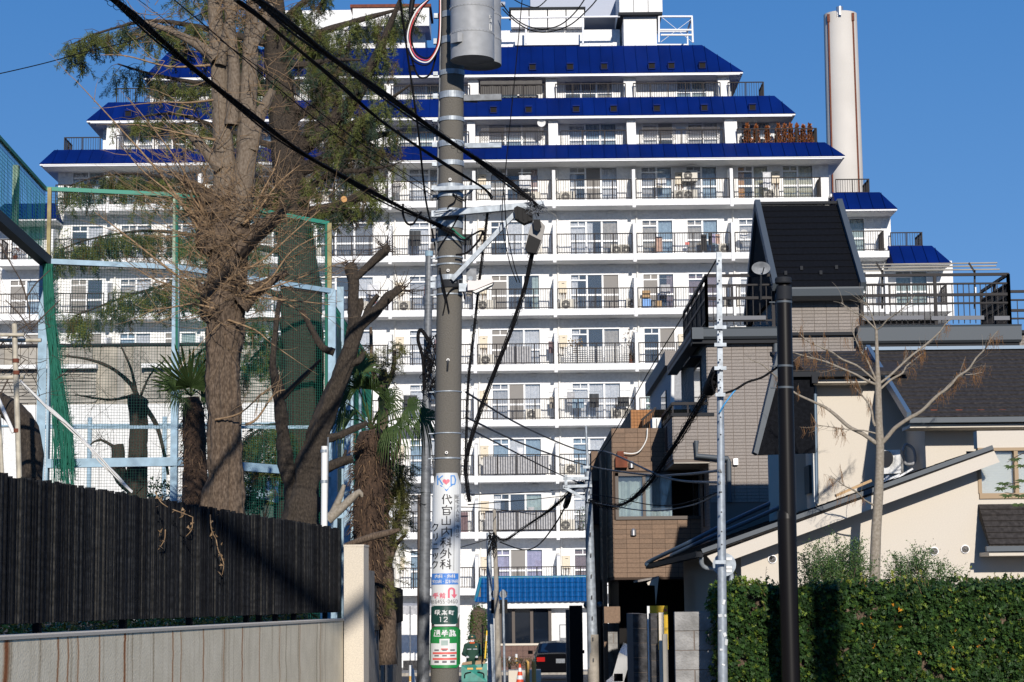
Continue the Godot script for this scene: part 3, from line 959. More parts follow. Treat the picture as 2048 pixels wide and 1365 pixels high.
# leafy spray of a conifer: hangs along -y, about 0.34 long
func spray_mesh(len := 0.34, twigs := 11, needle := 0.036) -> Mesh:
	var b := MB.new()
	var loc := RandomNumberGenerator.new()
	loc.seed = 77
	b.col = Color(0.8, 0.62, 0.4)
	b.tube(PackedVector3Array([Vector3.ZERO, Vector3(0.02, -len * 0.5, 0.01), Vector3(0.06, -len, 0)]), 0.004, 0.0015, 3)
	for i in twigs:
		var t := (i + 1.0) / twigs
		var o := Vector3(0.06 * t * t, -len * t, 0)
		for s: float in [-1.0, 1.0, 0.0]:
			var td := Vector3(s * 0.8 + loc.randf_range(-0.2, 0.2), -0.55, loc.randf_range(-0.7, 0.7)).normalized()
			var tl := loc.randf_range(0.045, 0.10) * (1.15 - 0.5 * t)
			for j in 4:
				var q := o + td * tl * (j + 0.5) / 4.0
				for m in 2:
					var nd := (td + Vector3(loc.randf_range(-1, 1), loc.randf_range(-0.7, 0.5), loc.randf_range(-1, 1)) * 0.95).normalized()
					var side := nd.cross(Vector3(loc.randf_range(-1, 1), 0.3, loc.randf_range(-1, 1))).normalized() * 0.0042
					var sh := loc.randf_range(0.7, 1.25)
					b.col = Color(sh, sh, sh)
					b.tri(q - side, q + side, q + nd * needle * loc.randf_range(0.7, 1.2))
	return b.mesh()

func leaf_mesh(len: float, wide: float) -> Mesh:            # a folded, pointed leaf with a bent tip
	var b := MB.new()
	var o := Vector3.ZERO
	var m := Vector3(0, -0.12 * len, len * 0.5)
	var t := Vector3(0, 0.02 * len, len)
	var l := Vector3(-wide / 2, 0.08 * len, len * 0.38)
	var r := Vector3(wide / 2, 0.08 * len, len * 0.38)
	b.tri(o, m, l); b.tri(o, r, m); b.tri(m, t, l); b.tri(m, r, t)
	return b.mesh()

func fan_frond(b: MB, hub: Vector3, dir: Vector3, nrm: Vector3, len: float, droop: float, leaflets := 28, spread := 1.75) -> void:
	var side := dir.cross(nrm).normalized()
	for i in leaflets:
		var a := lerpf(-spread, spread, float(i) / (leaflets - 1)) + rr(-0.03, 0.03)
		var d1 := (dir * cos(a) + side * sin(a)).normalized()
		var l := len * (1.0 - 0.25 * absf(a) / spread) * rr(0.85, 1.05)
		var w := 0.0125 * len / 0.5
		var acr := d1.cross(nrm).normalized() * w
		var p0 := hub
		var p1 := hub + d1 * l * 0.5 + nrm * 0.02
		var dp := droop * rr(0.7, 1.4)
		var p2 := hub + d1 * l * 0.80 - Vector3(0, dp * l * 0.26, 0) + nrm * rr(-0.03, 0.03)
		var p3 := hub + d1 * l * 0.92 - Vector3(0, dp * l * 0.75, 0)
		var lift := nrm * w * 0.5
		b.quad(p0, p1, p1 + acr + lift, p0 + acr * 0.3)
		b.quad(p0, p0 - acr * 0.3, p1 - acr + lift, p1)
		b.quad(p1, p2, p2 + acr * 0.7 + lift, p1 + acr + lift)
		b.quad(p1, p1 - acr + lift, p2 - acr * 0.7 + lift, p2)
		b.tri(p2 - acr * 0.7 + lift, p3, p2 + acr * 0.7 + lift)

func streak_image(marks: Array) -> Array:
	var w := 2048
	var h := 256
	var im := Image.create(w, h, false, Image.FORMAT_RGB8)
	var hm := Image.create(w, h, false, Image.FORMAT_RGB8)
	var n1 := FastNoiseLite.new()
	n1.seed = 5; n1.frequency = 0.02; n1.fractal_octaves = 5
	var n2 := FastNoiseLite.new()
	n2.seed = 6; n2.frequency = 0.25
	var stain := PackedFloat32Array(); stain.resize(w)
	var rust := PackedFloat32Array(); rust.resize(w)
	var reach := PackedFloat32Array(); reach.resize(w)
	for i in w:
		stain[i] = maxf(0.0, n1.get_noise_2d(i * 3.1, 3.0)) * (0.25 + 2.6 * maxf(0.0, n1.get_noise_2d(i * 0.45, 50.0) + 0.15))
		reach[i] = 0.42 + 0.9 * n1.get_noise_2d(i * 1.7, 77.0)
	for m: Array in marks:
		for i in range(maxi(0, int(m[0] * w - m[1] * 3)), mini(w, int(m[0] * w + m[1] * 3))):
			rust[i] += m[2] * exp(-pow((i - m[0] * w) / m[1], 2.0))
			reach[i] = maxf(reach[i], m[3])
	for y in h:
		var fy := float(y) / h
		for x in w:
			var nn := n1.get_noise_2d(x, y * 1.0) * 0.5 + 0.5
			var g := n2.get_noise_2d(x, y)
			var base := Color(0.82, 0.77, 0.66).lerp(Color(0.91, 0.86, 0.75), nn)
			var wob := int(clampf(x + 7.0 * n1.get_noise_2d(y * 0.7, x * 0.05), 0, w - 1))
			var fade := clampf((reach[wob] - fy) * 4.0, 0.0, 1.0)
			var st := clampf(stain[wob] * fade * (0.7 + 0.5 * g), 0, 0.75)
			base = base.lerp(Color(0.45, 0.37, 0.26), st)
			base = base.lerp(Color(0.52, 0.27, 0.10), clampf(rust[wob] * fade * (0.75 + 0.6 * nn), 0, 0.92))
			im.set_pixel(x, y, base * (1.0 + 0.06 * g))
			var hv := clampf(0.5 + 0.35 * g + 0.2 * (nn - 0.5), 0, 1)
			hm.set_pixel(x, y, Color(hv, hv, hv))
	hm.bump_map_to_normal_map(0.8)
	return [ImageTexture.create_from_image(im), ImageTexture.create_from_image(hm)]

func build_left() -> void:
	bump3.seed = 9
	bump3.frequency = 0.35
	bump3.fractal_octaves = 3
	# plan line of the wall: from beside the camera to the gate pillar
	var a := P(0, 945, 13.6)
	var e := P(686, 1060, 24.85)
	var top := (a.y + e.y) / 2
	var low := (P(0, 1247, 13.6).y + P(686, 1226, 24.85).y) / 2
	var cap := (P(0, 1275, 13.6).y + P(686, 1236, 24.85).y) / 2
	var run := Vector3(e.x - a.x, 0, e.z - a.z)
	var total := run.length()
	var dir := run.normalized()
	var out := Vector3(-dir.z, 0, dir.x)          # towards the lane
	if out.x < 0: out = -out
	var org := Vector3(a.x, 0, a.z) - dir * 1.0
	total += 1.0
	var at := func(s: float, y: float, o: float) -> Vector3: return org + dir * s + out * o + Vector3(0, y, 0)
	# rendered concrete wall
	var W := thing("garden_wall", "low grey rendered wall streaked with rust below black slats", "wall", at.call(0, gy(13), 0))
	var marks: Array = []
	for q: Array in [[20, 7, 1.0, 1.0], [122, 3, 0.75, 0.8], [142, 3, 0.6, 0.7], [162, 3, 0.5, 0.8], [255, 4, 1.0, 1.0], [205, 2.5, 0.55, 0.9], [350, 3, 0.7, 0.7], [366, 2.5, 0.5, 0.9], [410, 3, 0.65, 1.0], [450, 2.5, 0.55, 0.8], [486, 3, 0.8, 0.9], [520, 2.5, 0.5, 0.7], [560, 2.5, 0.6, 0.8], [600, 2.5, 0.45, 0.6], [640, 2, 0.4, 0.7]]:
		var d: float = F / (302.0 - 0.2 * q[0])
		var s := (P(q[0], 1200, d) - org).dot(dir)
		marks.append([s / total, q[1], q[2], q[3]])
	var tx := streak_image(marks)
	var wm := StandardMaterial3D.new()
	wm.resource_name = "wall_stained"
	wm.albedo_texture = tx[0]
	wm.albedo_color = Color(1, 1, 1)
	wm.roughness = 0.93
	wm.normal_enabled = true
	wm.normal_texture = tx[1]
	var b := MB.new()
	b.quad(at.call(0, cap - 1.9, 0), at.call(total, cap - 1.9, 0), at.call(total, cap - 0.03, 0), at.call(0, cap - 0.03, 0))
	part(b, "stained_face", wm, W)
	b = MB.new()
	b.prism([at.call(0, cap - 1.9, -0.005), at.call(0, cap - 0.03, -0.005), at.call(0, cap - 0.03, -0.16), at.call(0, cap - 1.9, -0.16)], dir * total)
	part(b, "core", M.concrete, W)
	b = MB.new()
	b.prism([at.call(0, cap - 0.03, 0.012), at.call(0, cap - 0.008, 0.016), at.call(0, cap, 0.0), at.call(0, cap, -0.17), at.call(0, cap - 0.03, -0.17)], dir * total)
	part(b, "coping", M.pillar, W)
	# slatted fence
	var S := thing("slatted_fence", "black fence of narrow upright slats standing on the streaked wall", "fence", at.call(0, cap, -0.08))
	b = MB.new()
	b.prism([at.call(0, low + 0.03, -0.075), at.call(0, top - 0.04, -0.075), at.call(0, top - 0.04, -0.085), at.call(0, low + 0.03, -0.085)], dir * total)
	part(b, "backing_board", M.slat, S)
	var sp := total / 299.0
	var protos: Array = []
	for i in 3:
		b = MB.new()
		var hh: float = top - low + [0.0, 0.012, -0.008][i]
		b.box(Vector3(0, hh / 2, 0), Vector3([0.026, 0.023, 0.028][i], hh, 0.034), Basis.IDENTITY)
		protos.append(b.mesh())
	var turn := atan2(-dir.z, dir.x)
	for i in 299:
		var m: Material = [M.slat, M.slat, M.slat_b, M.slat_b, M.slat_c][rng.randi() % 5]
		if absf((i + 0.5) * sp - marks[0][0] * total) < sp * 0.51:
			m = M.slat_rust
		var o := inst(protos[rng.randi() % 3], "slat", m, S, at.call((i + 0.5) * sp, low + rr(-0.004, 0.004), -0.052 + rr(-0.012, 0.004)) - S.position)
		o.rotation.y = turn + rr(-0.03, 0.03)
	for q: Array in [[112, 18], [278, 16], [406, 14], [516, 14], [608, 14], [668, 13], [572, 12], [540, 10]]:
		var d: float = F / (302.0 - 0.2 * q[0])
		var s := (P(q[0], 1240, d) - org).dot(dir)
		b = MB.new()
		var x0: Vector3 = at.call(s, (cap + top) / 2 - 0.06, -0.115)
		b.box(x0, Vector3(0.06, top - cap - 0.1, 0.05), Basis(Vector3.UP, turn))
		part(b, "post", M.slat, S)
	# pillar at the end of the wall
	var pt := P(700, 1094, 24.9)
	var px0 := PXX(687, 1150, 24.9)
	var px1 := PXX(727, 1150, 24.9)
	b = MB.new()
	var G := thing("gate_pillar", "cream rendered square pillar at the end of the black slatted fence", "pillar", Vector3((px0 + px1) / 2, gy(25), -25.05))
	var pw := px1 - px0
	b.box(Vector3((px0 + px1) / 2 + 0.02, (pt.y + gy(25)) / 2 - 0.4, -25.08), Vector3(pw, pt.y - gy(25) + 0.8, 0.36), Basis(Vector3.UP, -0.10))
	part(b, "shaft", M.pillar, G)
	b = MB.new()
	b.box(Vector3((px0 + px1) / 2 + 0.02, pt.y + 0.012, -25.08), Vector3(pw + 0.01, 0.024, 0.37), Basis(Vector3.UP, -0.10))
	part(b, "cap", M.pillar, G)
	# lower wall and fence beyond the pillar
	var q0 := P(738, 1200, 25.6)
	var q1 := P(803, 1200, 41.0)
	var run2 := Vector3(q1.x - q0.x, 0, q1.z - q0.z)
	var W2 := thing("lane_wall", "plain grey wall beyond the cream pillar with tar streaks", "wall", Vector3(q0.x, gy(26), q0.z))
	var wt2 := P(760, 1262, 27.5).y
	b = MB.new()
	b.prism([Vector3(q0.x, -2.2, q0.z), Vector3(q0.x, wt2, q0.z), Vector3(q0.x - 0.16, wt2, q0.z), Vector3(q0.x - 0.16, -2.2, q0.z)], run2)
	part(b, "core", M.concrete, W2)
	b = MB.new()
	var u2 := run2.normalized()
	for i in 7:
		var s := rr(1.0, 13.0)
		b.bar(q0 + u2 * s + Vector3(0.005, wt2 - q0.y, 0), q0 + u2 * (s + rr(-0.1, 0.1)) + Vector3(0.005, wt2 - q0.y - rr(0.4, 1.0), 0), 0.012, 0.02)
	part(b, "tar_streak", M.ink, W2)
	b = MB.new()
	b.bb(q0.x - 0.22, q0.x + 0.0, -2, P(745, 1142, 26).y, -25.4, -26.6)
	part(b, "gate_jamb", M.concrete, W2)
	var S2 := thing("panel_fence", "short black corrugated fence panel above the lane wall behind the pillar", "fence", Vector3(q0.x, wt2, q0.z - 1.6))
	var fa := P(753, 1166, 27.2)
	var fb := P(803, 1180, 41.0)
	var r2 := fb - fa
	b = MB.new()
	b.prism([fa, fa - Vector3(0, 0.62, 0), fa - Vector3(0.03, 0.62, 0), fa - Vector3(0.03, 0, 0)], Vector3(r2.x, 0, r2.z))
	part(b, "panel", M.slat_b, S2)
	for i in 28:
		b = MB.new()
		b.box(fa + r2 * ((i + 0.5) / 28.0) + Vector3(0.012, -0.31, 0), Vector3(0.03, 0.62, 0.22))
		part(b, "board", [M.slat, M.slat_b, M.slat_c][rng.randi() % 3], S2)
	for i in 4:
		b = MB.new()
		b.box(fa + r2 * ((i + 0.3) / 4.0) + Vector3(-0.05, -0.45, 0), Vector3(0.05, 0.9, 0.06))
		part(b, "post", M.slat, S2)
	# dry vine over the slats
	var V := MB.new()
	for q: Array in [[310, 985, 335, 1015], [345, 1020, 385, 1035], [420, 1030, 432, 1080], [432, 1080, 446, 1120], [440, 1110, 444, 1150], [385, 1035, 370, 1075], [330, 1060, 316, 1100]]:
		var d: float = F / (302.0 - 0.2 * q[0]) - 0.06
		V.tube(smooth([P(q[0], q[1], d), P((q[0] + q[2]) / 2 + rr(-6, 6), (q[1] + q[3]) / 2 + rr(-6, 6), d - 0.02), P(q[2], q[3], d)], 4), 0.006, 0.003, 4)
		for i in 7:
			var o := P(lerpf(q[0], q[2], rng.randf()), lerpf(q[1], q[3], rng.randf()), d - 0.02)
			V.tri(o, o + ball_dir() * 0.035, o + ball_dir() * 0.035)
	tag(part(V, "dead_vine", M.twig, self), "withered tan vine hanging over the black slatted fence", "vine")
	# raised garden bed behind the wall
	b = MB.new()
	b.prism([at.call(0, cap - 0.05, -0.18), at.call(total + 3, cap - 0.05, -0.18), at.call(total + 6, cap - 0.05, -6), at.call(0, cap - 0.05, -9)], Vector3(0, -1.6, 0))
	structure(part(b, "garden_soil", M.earth, self))
	# strips of weeds in the slot under the slats
	var wl: Array = []
	var wc: Array = []
	for i in 3200:
		var s := rr(0.3, total - 0.4)
		var p: Vector3 = at.call(s, cap + rr(-0.05, 0.13), rr(-0.75, -0.2))
		wl.append(Transform3D(Basis(ball_dir(), rr(0, TAU)).scaled(Vector3.ONE * rr(0.6, 1.4)), p))
		wc.append([Color(0.34, 0.32, 0.04), Color(0.40, 0.28, 0.06), Color(0.12, 0.18, 0.04), Color(0.30, 0.20, 0.10)][rng.randi() % 4])
	tag(scatter("weeds", leaf_mesh(0.07, 0.03), M.leaf, self, wl, wc), "yellowing weeds behind the low streaked wall", "weeds")

	build_nets()
	build_back_left()
	build_trees()

func build_nets() -> void:
	var D := 30.0
	var yb := gy(30)
	var c0 := P(90, 378, D)
	var c1 := P(352, 390, 30.6)
	var c2 := P(656, 447, 32.6)
	var ht := c0.y
	var N := thing("net_cage", "sports court cage of pale blue posts hung with green netting", "net cage", Vector3(c1.x, yb, c1.z))
	var post := func(px: float, pyt: float, pyb: float, d: float, w: float, m: Material, called := "post") -> void:
		var q := MB.new()
		var t := P(px, pyt, d)
		var e := P(px, pyb, d)
		q.bb(t.x - w / 2, t.x + w / 2, minf(e.y, t.y), t.y, -d + w / 2, -d - w / 2)
		part(q, called, m, N)
	# corner post: an H-section
	var q := MB.new()
	var cx := PXX(88, 750, D)
	q.bb(cx - 0.085, cx + 0.045, yb, P(88, 520, D).y, -D + 0.08, -D + 0.065)
	q.bb(cx + 0.05, cx + 0.085, yb, P(88, 690, D).y, -D + 0.05, -D - 0.09)
	q.bb(cx - 0.02, cx - 0.005, yb, P(88, 520, D).y, -D + 0.064, -D - 0.09)
	part(q, "corner_post", M.post_blue, N)
	post.call(99, 376, 522, D, 0.055, M.post_ochre)
	post.call(351, 388, 540, 30.6, 0.07, M.post_green)
	post.call(352, 530, 1300, 30.6, 0.1, M.post_blue)
	post.call(658, 447, 585, 32.6, 0.085, M.post_ochre)
	post.call(664, 580, 1300, 32.6, 0.12, M.post_blue)
	var rail := func(a: Vector3, b_: Vector3, w: float, m: Material, called: String) -> void:
		var r := MB.new()
		r.bar(a, b_, w, w)
		part(r, called, m, N)
	rail.call(c0, c1, 0.06, M.rail_green, "top_rail")
	rail.call(c1, c2, 0.06, M.rail_green, "top_rail")
	rail.call(P(92, 523, D), P(352, 535, 30.6), 0.075, M.post_blue, "mid_rail")
	rail.call(P(352, 535, 30.6), P(664, 583, 32.6), 0.075, M.post_blue, "mid_rail")
	rail.call(P(92, 928, D), P(352, 924, 30.6), 0.13, M.post_blue, "low_rail")
	rail.call(P(352, 924, 30.6), P(664, 948, 32.6), 0.13, M.post_blue, "low_rail")
	rail.call(P(80, 855, 33), P(640, 855, 33), 0.05, M.post_blue, "brace_rail")
	# vertical green hem ropes
	for h: Array in [[353, 392, 700, 30.55], [652, 447, 1050, 32.55]]:
		var r := MB.new()
		r.cyl(P(h[0], h[1], h[3]), P(h[0], h[2], h[3]), 0.022, -1, 6)
		part(r, "hem_rope", M.net, N)
	var n := MB.new()
	net(n, Vector3(c0.x, yb + 0.5, c0.z), Vector3(c1.x, yb + 0.5, c1.z), c0, c1, 0.042, 0.0024)
	stuff(part(n, "netting", M.net_dark, N))
	n = MB.new()
	net(n, Vector3(c1.x, yb + 0.5, c1.z), Vector3(c2.x, yb + 0.5, c2.z), c1, c2, 0.042, 0.0026)
	stuff(part(n, "netting", M.net, N))
	# the side that runs towards the viewer on the far left
	var l0 := P(-60, 180, 24.0)
	l0.x = c0.x + 0.35
	rail.call(Vector3(l0.x, ht, -22.5), c0, 0.05, M.rail_green, "top_rail")
	rail.call(Vector3(l0.x, P(92, 523, D).y, -22.5), P(92, 523, D), 0.15, M.post_dark, "mid_rail")
	q = MB.new()
	var ps := P(31, 290, 28.3)
	q.bb(ps.x - 0.04, ps.x + 0.04, P(31, 455, 28.3).y, ht, -28.3, -28.4)
	part(q, "post", M.post_green, N)
	n = MB.new()
	var lowy := P(92, 523, D).y
	net(n, Vector3(l0.x, lowy, -22.5), Vector3(c0.x, lowy, c0.z), Vector3(l0.x, ht, -22.5), c0, 0.05, 0.0026)
	stuff(part(n, "netting", M.net, N))
	# gathered net hanging beside the corner post
	var g := MB.new()
	for i in 130:
		var t := rng.randf()
		var x0 := lerpf(86, 104, t)
		var x1 := lerpf(104, 150, pow(rng.randf(), 0.8))
		var bot := rr(880, 990)
		var pts: Array = []
		for j in 9:
			var f := j / 8.0
			var xx := lerpf(x0, lerpf(x0 + 24, x1, f), smoothstep(0, 1, f)) + rr(-2.2, 2.2)
			pts.append(P(xx, lerpf(528, bot, f), 29.7 - 0.1 * sin(i * 1.7 + j * 0.9)))
		g.tube(smooth(pts, 3), 0.0075, 0.006, 3)
	for i in 900:
		var f := pow(rng.randf(), 0.9)
		var xc := lerpf(95, 132, f) + rr(-1, 1) * lerpf(9, 20, f)
		var p := P(xc, lerpf(530, 960, f), 29.68 + rr(-0.05, 0.05))
		var s := rr(0.02, 0.05)
		g.tube(PackedVector3Array([p, p + Vector3(s, -s * rr(0.2, 1.2), rr(-0.03, 0.03)), p + Vector3(s * 2, rr(-0.02, 0.02), 0)]), 0.003, 0.003, 3)
	stuff(part(g, "gathered_net", M.net, N))
	# return side of the cage, running away from the viewer on the right
	var far := P(742, 770, 52)
	for i in 5:
		var t := (i + 1) / 5.0
		var d := lerpf(32.6, 52, t)
		var x := lerpf(c2.x, far.x, t)
		var r := MB.new()
		var hh := lerpf(c2.y, c2.y - 2.2, t)
		r.bb(x - 0.06, x + 0.06, gy(d), hh, -d, -d - 0.12)
		part(r, "post", M.post_blue, N)
	n = MB.new()
	net(n, Vector3(c2.x, yb + 0.4, c2.z), Vector3(far.x, gy(52) + 0.4, -52), Vector3(c2.x, P(664, 590, 32.6).y, c2.z), Vector3(far.x, P(742, 720, 52).y, -52), 0.09, 0.012)
	stuff(part(n, "netting", M.net, N))
	n = MB.new()
	for i in 26:
		var t := i / 26.0
		var xa := lerpf(c2.x, far.x, t)
		var d := lerpf(32.8, 50, t)
		n.bb(xa + 0.01, xa + 0.02, gy(d), lerpf(P(672, 620, 32.6).y, P(735, 745, 52).y, t) - (0.25 if i % 2 else 0.0), -d, -d - 0.62)
	stuff(part(n, "side_curtain", M.net_dark, N))
	# pale blue steel ladder frame by the palm
	var K := thing("steel_ladder_frame", "pale blue upright steel frame with rungs beside the shaggy palm", "frame", P(684, 1300, 30.5))
	for x: float in [668, 694]:
		var r := MB.new()
		r.bb(PXX(x - 6, 950, 30.5), PXX(x + 6, 950, 30.5), gy(30.5), P(x, 800 if x > 680 else 822, 30.5).y, -30.5, -30.62)
		part(r, "upright", M.post_blue, K)
	for y: float in [815, 834, 852, 880, 930, 985, 1030]:
		var r := MB.new()
		r.bb(PXX(673, 900, 30.5), PXX(689, 900, 30.5), P(680, y + 7, 30.5).y, P(680, y, 30.5).y, -30.52, -30.6)
		part(r, "rung", M.post_blue, K)

func build_back_left() -> void:
	# long low building with beige cladding, and the white hoarding before it
	var d := 62.0
	var B := thing("low_hall", "long low hall with weathered beige upright cladding and brown shutters", "building", Vector3(PXX(300, 900, d), gy(d), -d - 3))
	var y1 := P(330, 690, d).y
	var y0 := P(330, 806, d).y
	var x0 := PXX(-40, 700, d)
	var x1 := PXX(668, 700, d)
	var b := MB.new()
	b.bb(x0, x1, gy(d), y1 - 0.02, -d - 0.06, -d - 6)
	part(b, "body", M.beige_panel, B)
	b = MB.new()
	b.bb(x0, x1 + 0.1, y1 - 0.02, y1 + 0.05, -d + 0.1, -d - 6.1)
	part(b, "roof_edge", M.trim_dark, B)
	var k := 44
	for i in k:
		b = MB.new()
		b.bb(lerpf(x0, x1, float(i) / k) + 0.01, lerpf(x0, x1, (i + 1.0) / k) - 0.01, y0 - 0.6, y1 - 0.03, -d + rr(-0.01, 0.012), -d - 0.05)
		part(b, "cladding_board", M.beige_panel if rng.randf() < 0.75 else M.beige_panel_b, B)
	for q: Array in [[-10, 76], [84, 196], [286, 400], [420, 540]]:
		b = MB.new()
		b.bb(PXX(q[0], 735, d), PXX(q[1], 735, d), P(300, 738, d).y, P(300, 730, d).y, -d + 0.35, -d)
		var o := part(b, "awning", M.white_paint, B)
		for j in 9:
			b = MB.new()
			b.bb(PXX(q[0] + 3, 735, d), PXX(q[1] - 3, 735, d), P(300, 748 + j * 7, d).y, P(300, 742.5 + j * 7, d).y, -d + 0.06, -d + 0.02)
			part(b, "louvre", M.beige_panel, o)
	# white hoarding
	d = 56.0
	var H := thing("white_hoarding", "long white sheet hoarding along the sports court below the beige hall", "hoarding", Vector3(PXX(300, 900, d), gy(d), -d))
	var hy := P(300, 808, d).y
	x0 = PXX(-60, 900, d)
	x1 = PXX(652, 900, d)
	for i in 11:
		b = MB.new()
		b.bb(lerpf(x0, x1, i / 11.0) + 0.008, lerpf(x0, x1, (i + 1) / 11.0) - 0.008, gy(d), hy, -d + rr(-0.004, 0.004), -d - 0.04)
		part(b, "sheet", M.white_paint, H)
	for yy: float in [848, 990]:
		b = MB.new()
		b.bb(x0, x1, P(300, yy + 3, d).y, P(300, yy, d).y, -d + 0.07, -d + 0.02)
		part(b, "rail", M.post_blue, H)
	for px: float in [-30, 60, 180, 330, 480, 600]:
		b = MB.new()
		b.bb(PXX(px - 4, 900, d), PXX(px + 4, 900, d), gy(d), P(300, 835, d).y, -d + 0.16, -d + 0.08)
		part(b, "post", M.post_blue, H)
	# blue tarpaulin-covered bench heap behind the fence
	var C := thing("blue_canopy", "faded blue sheet roof of a shed behind the black slatted fence", "shed", P(560, 1000, 40))
	b = MB.new()
	b.prism([P(488, 968, 40), P(566, 990, 40), P(566, 1010, 40), P(488, 990, 40)], Vector3(0, 0, -3))
	part(b, "roof", M.post_blue, C)
	b = MB.new()
	b.bb(PXX(480, 1000, 40), PXX(640, 1000, 40), gy(40), P(500, 992, 40).y, -40.2, -43)
	part(b, "side", M.sign_dark_green, C)
	# ground of the court
	# pipe stand with cream pipes on the far left
	var S := thing("pipe_stand", "cream pipe trellis lashed together at the left above the black fence", "trellis", P(33, 1300, 19))
	var pipe := func(px0: float, py0: float, px1: float, py1: float, dd: float, r: float, m: Material) -> void:
		var q := MB.new()
		q.cyl(P(px0, py0, dd), P(px1, py1, dd), r, -1, 12)
		part(q, "pipe", m, S)
	pipe.call(28, 648, 39, 1000, 19.0, 0.026, M.pipe_cream)
	pipe.call(-40, 670, 48, 670, 18.96, 0.018, M.pipe_cream)
	pipe.call(-40, 681, 82, 681, 19.08, 0.019, M.pipe_cream)
	pipe.call(-40, 757, 48, 754, 19.07, 0.022, M.pipe_cream)
	pipe.call(-30, 740, 26, 866, 19.1, 0.018, M.pipe_white)
	pipe.call(-3, 830, 4, 960, 19.3, 0.02, M.pipe_cream)
	for q: Array in [[33, 862], [31, 722], [32, 746]]:
		var r := MB.new()
		r.cyl(P(q[0], q[1] - 4, 19), P(q[0], q[1] + 4, 19), 0.031, -1, 12)
		part(r, "clamp", M.rust, S)
	# clear plastic sheet twisted into a rope
	var R := MB.new()
	for i in 5:
		var pts: Array = []
		for j in 8:
			var t := j / 7.0
			pts.append(P(lerpf(40, 262, t) + rr(-3, 3), lerpf(765, 985, t) + 18 * sin(t * PI) * -0.3 + rr(-4, 4), lerpf(18.9, 19.4, t) + rr(-0.02, 0.02)))
		R.tube(smooth(pts, 5), 0.008, 0.007, 5)
	tag(part(R, "plastic_rope", M.rope, self), "twisted clear plastic sheet stretched from the cream pipes to the fence", "rope")

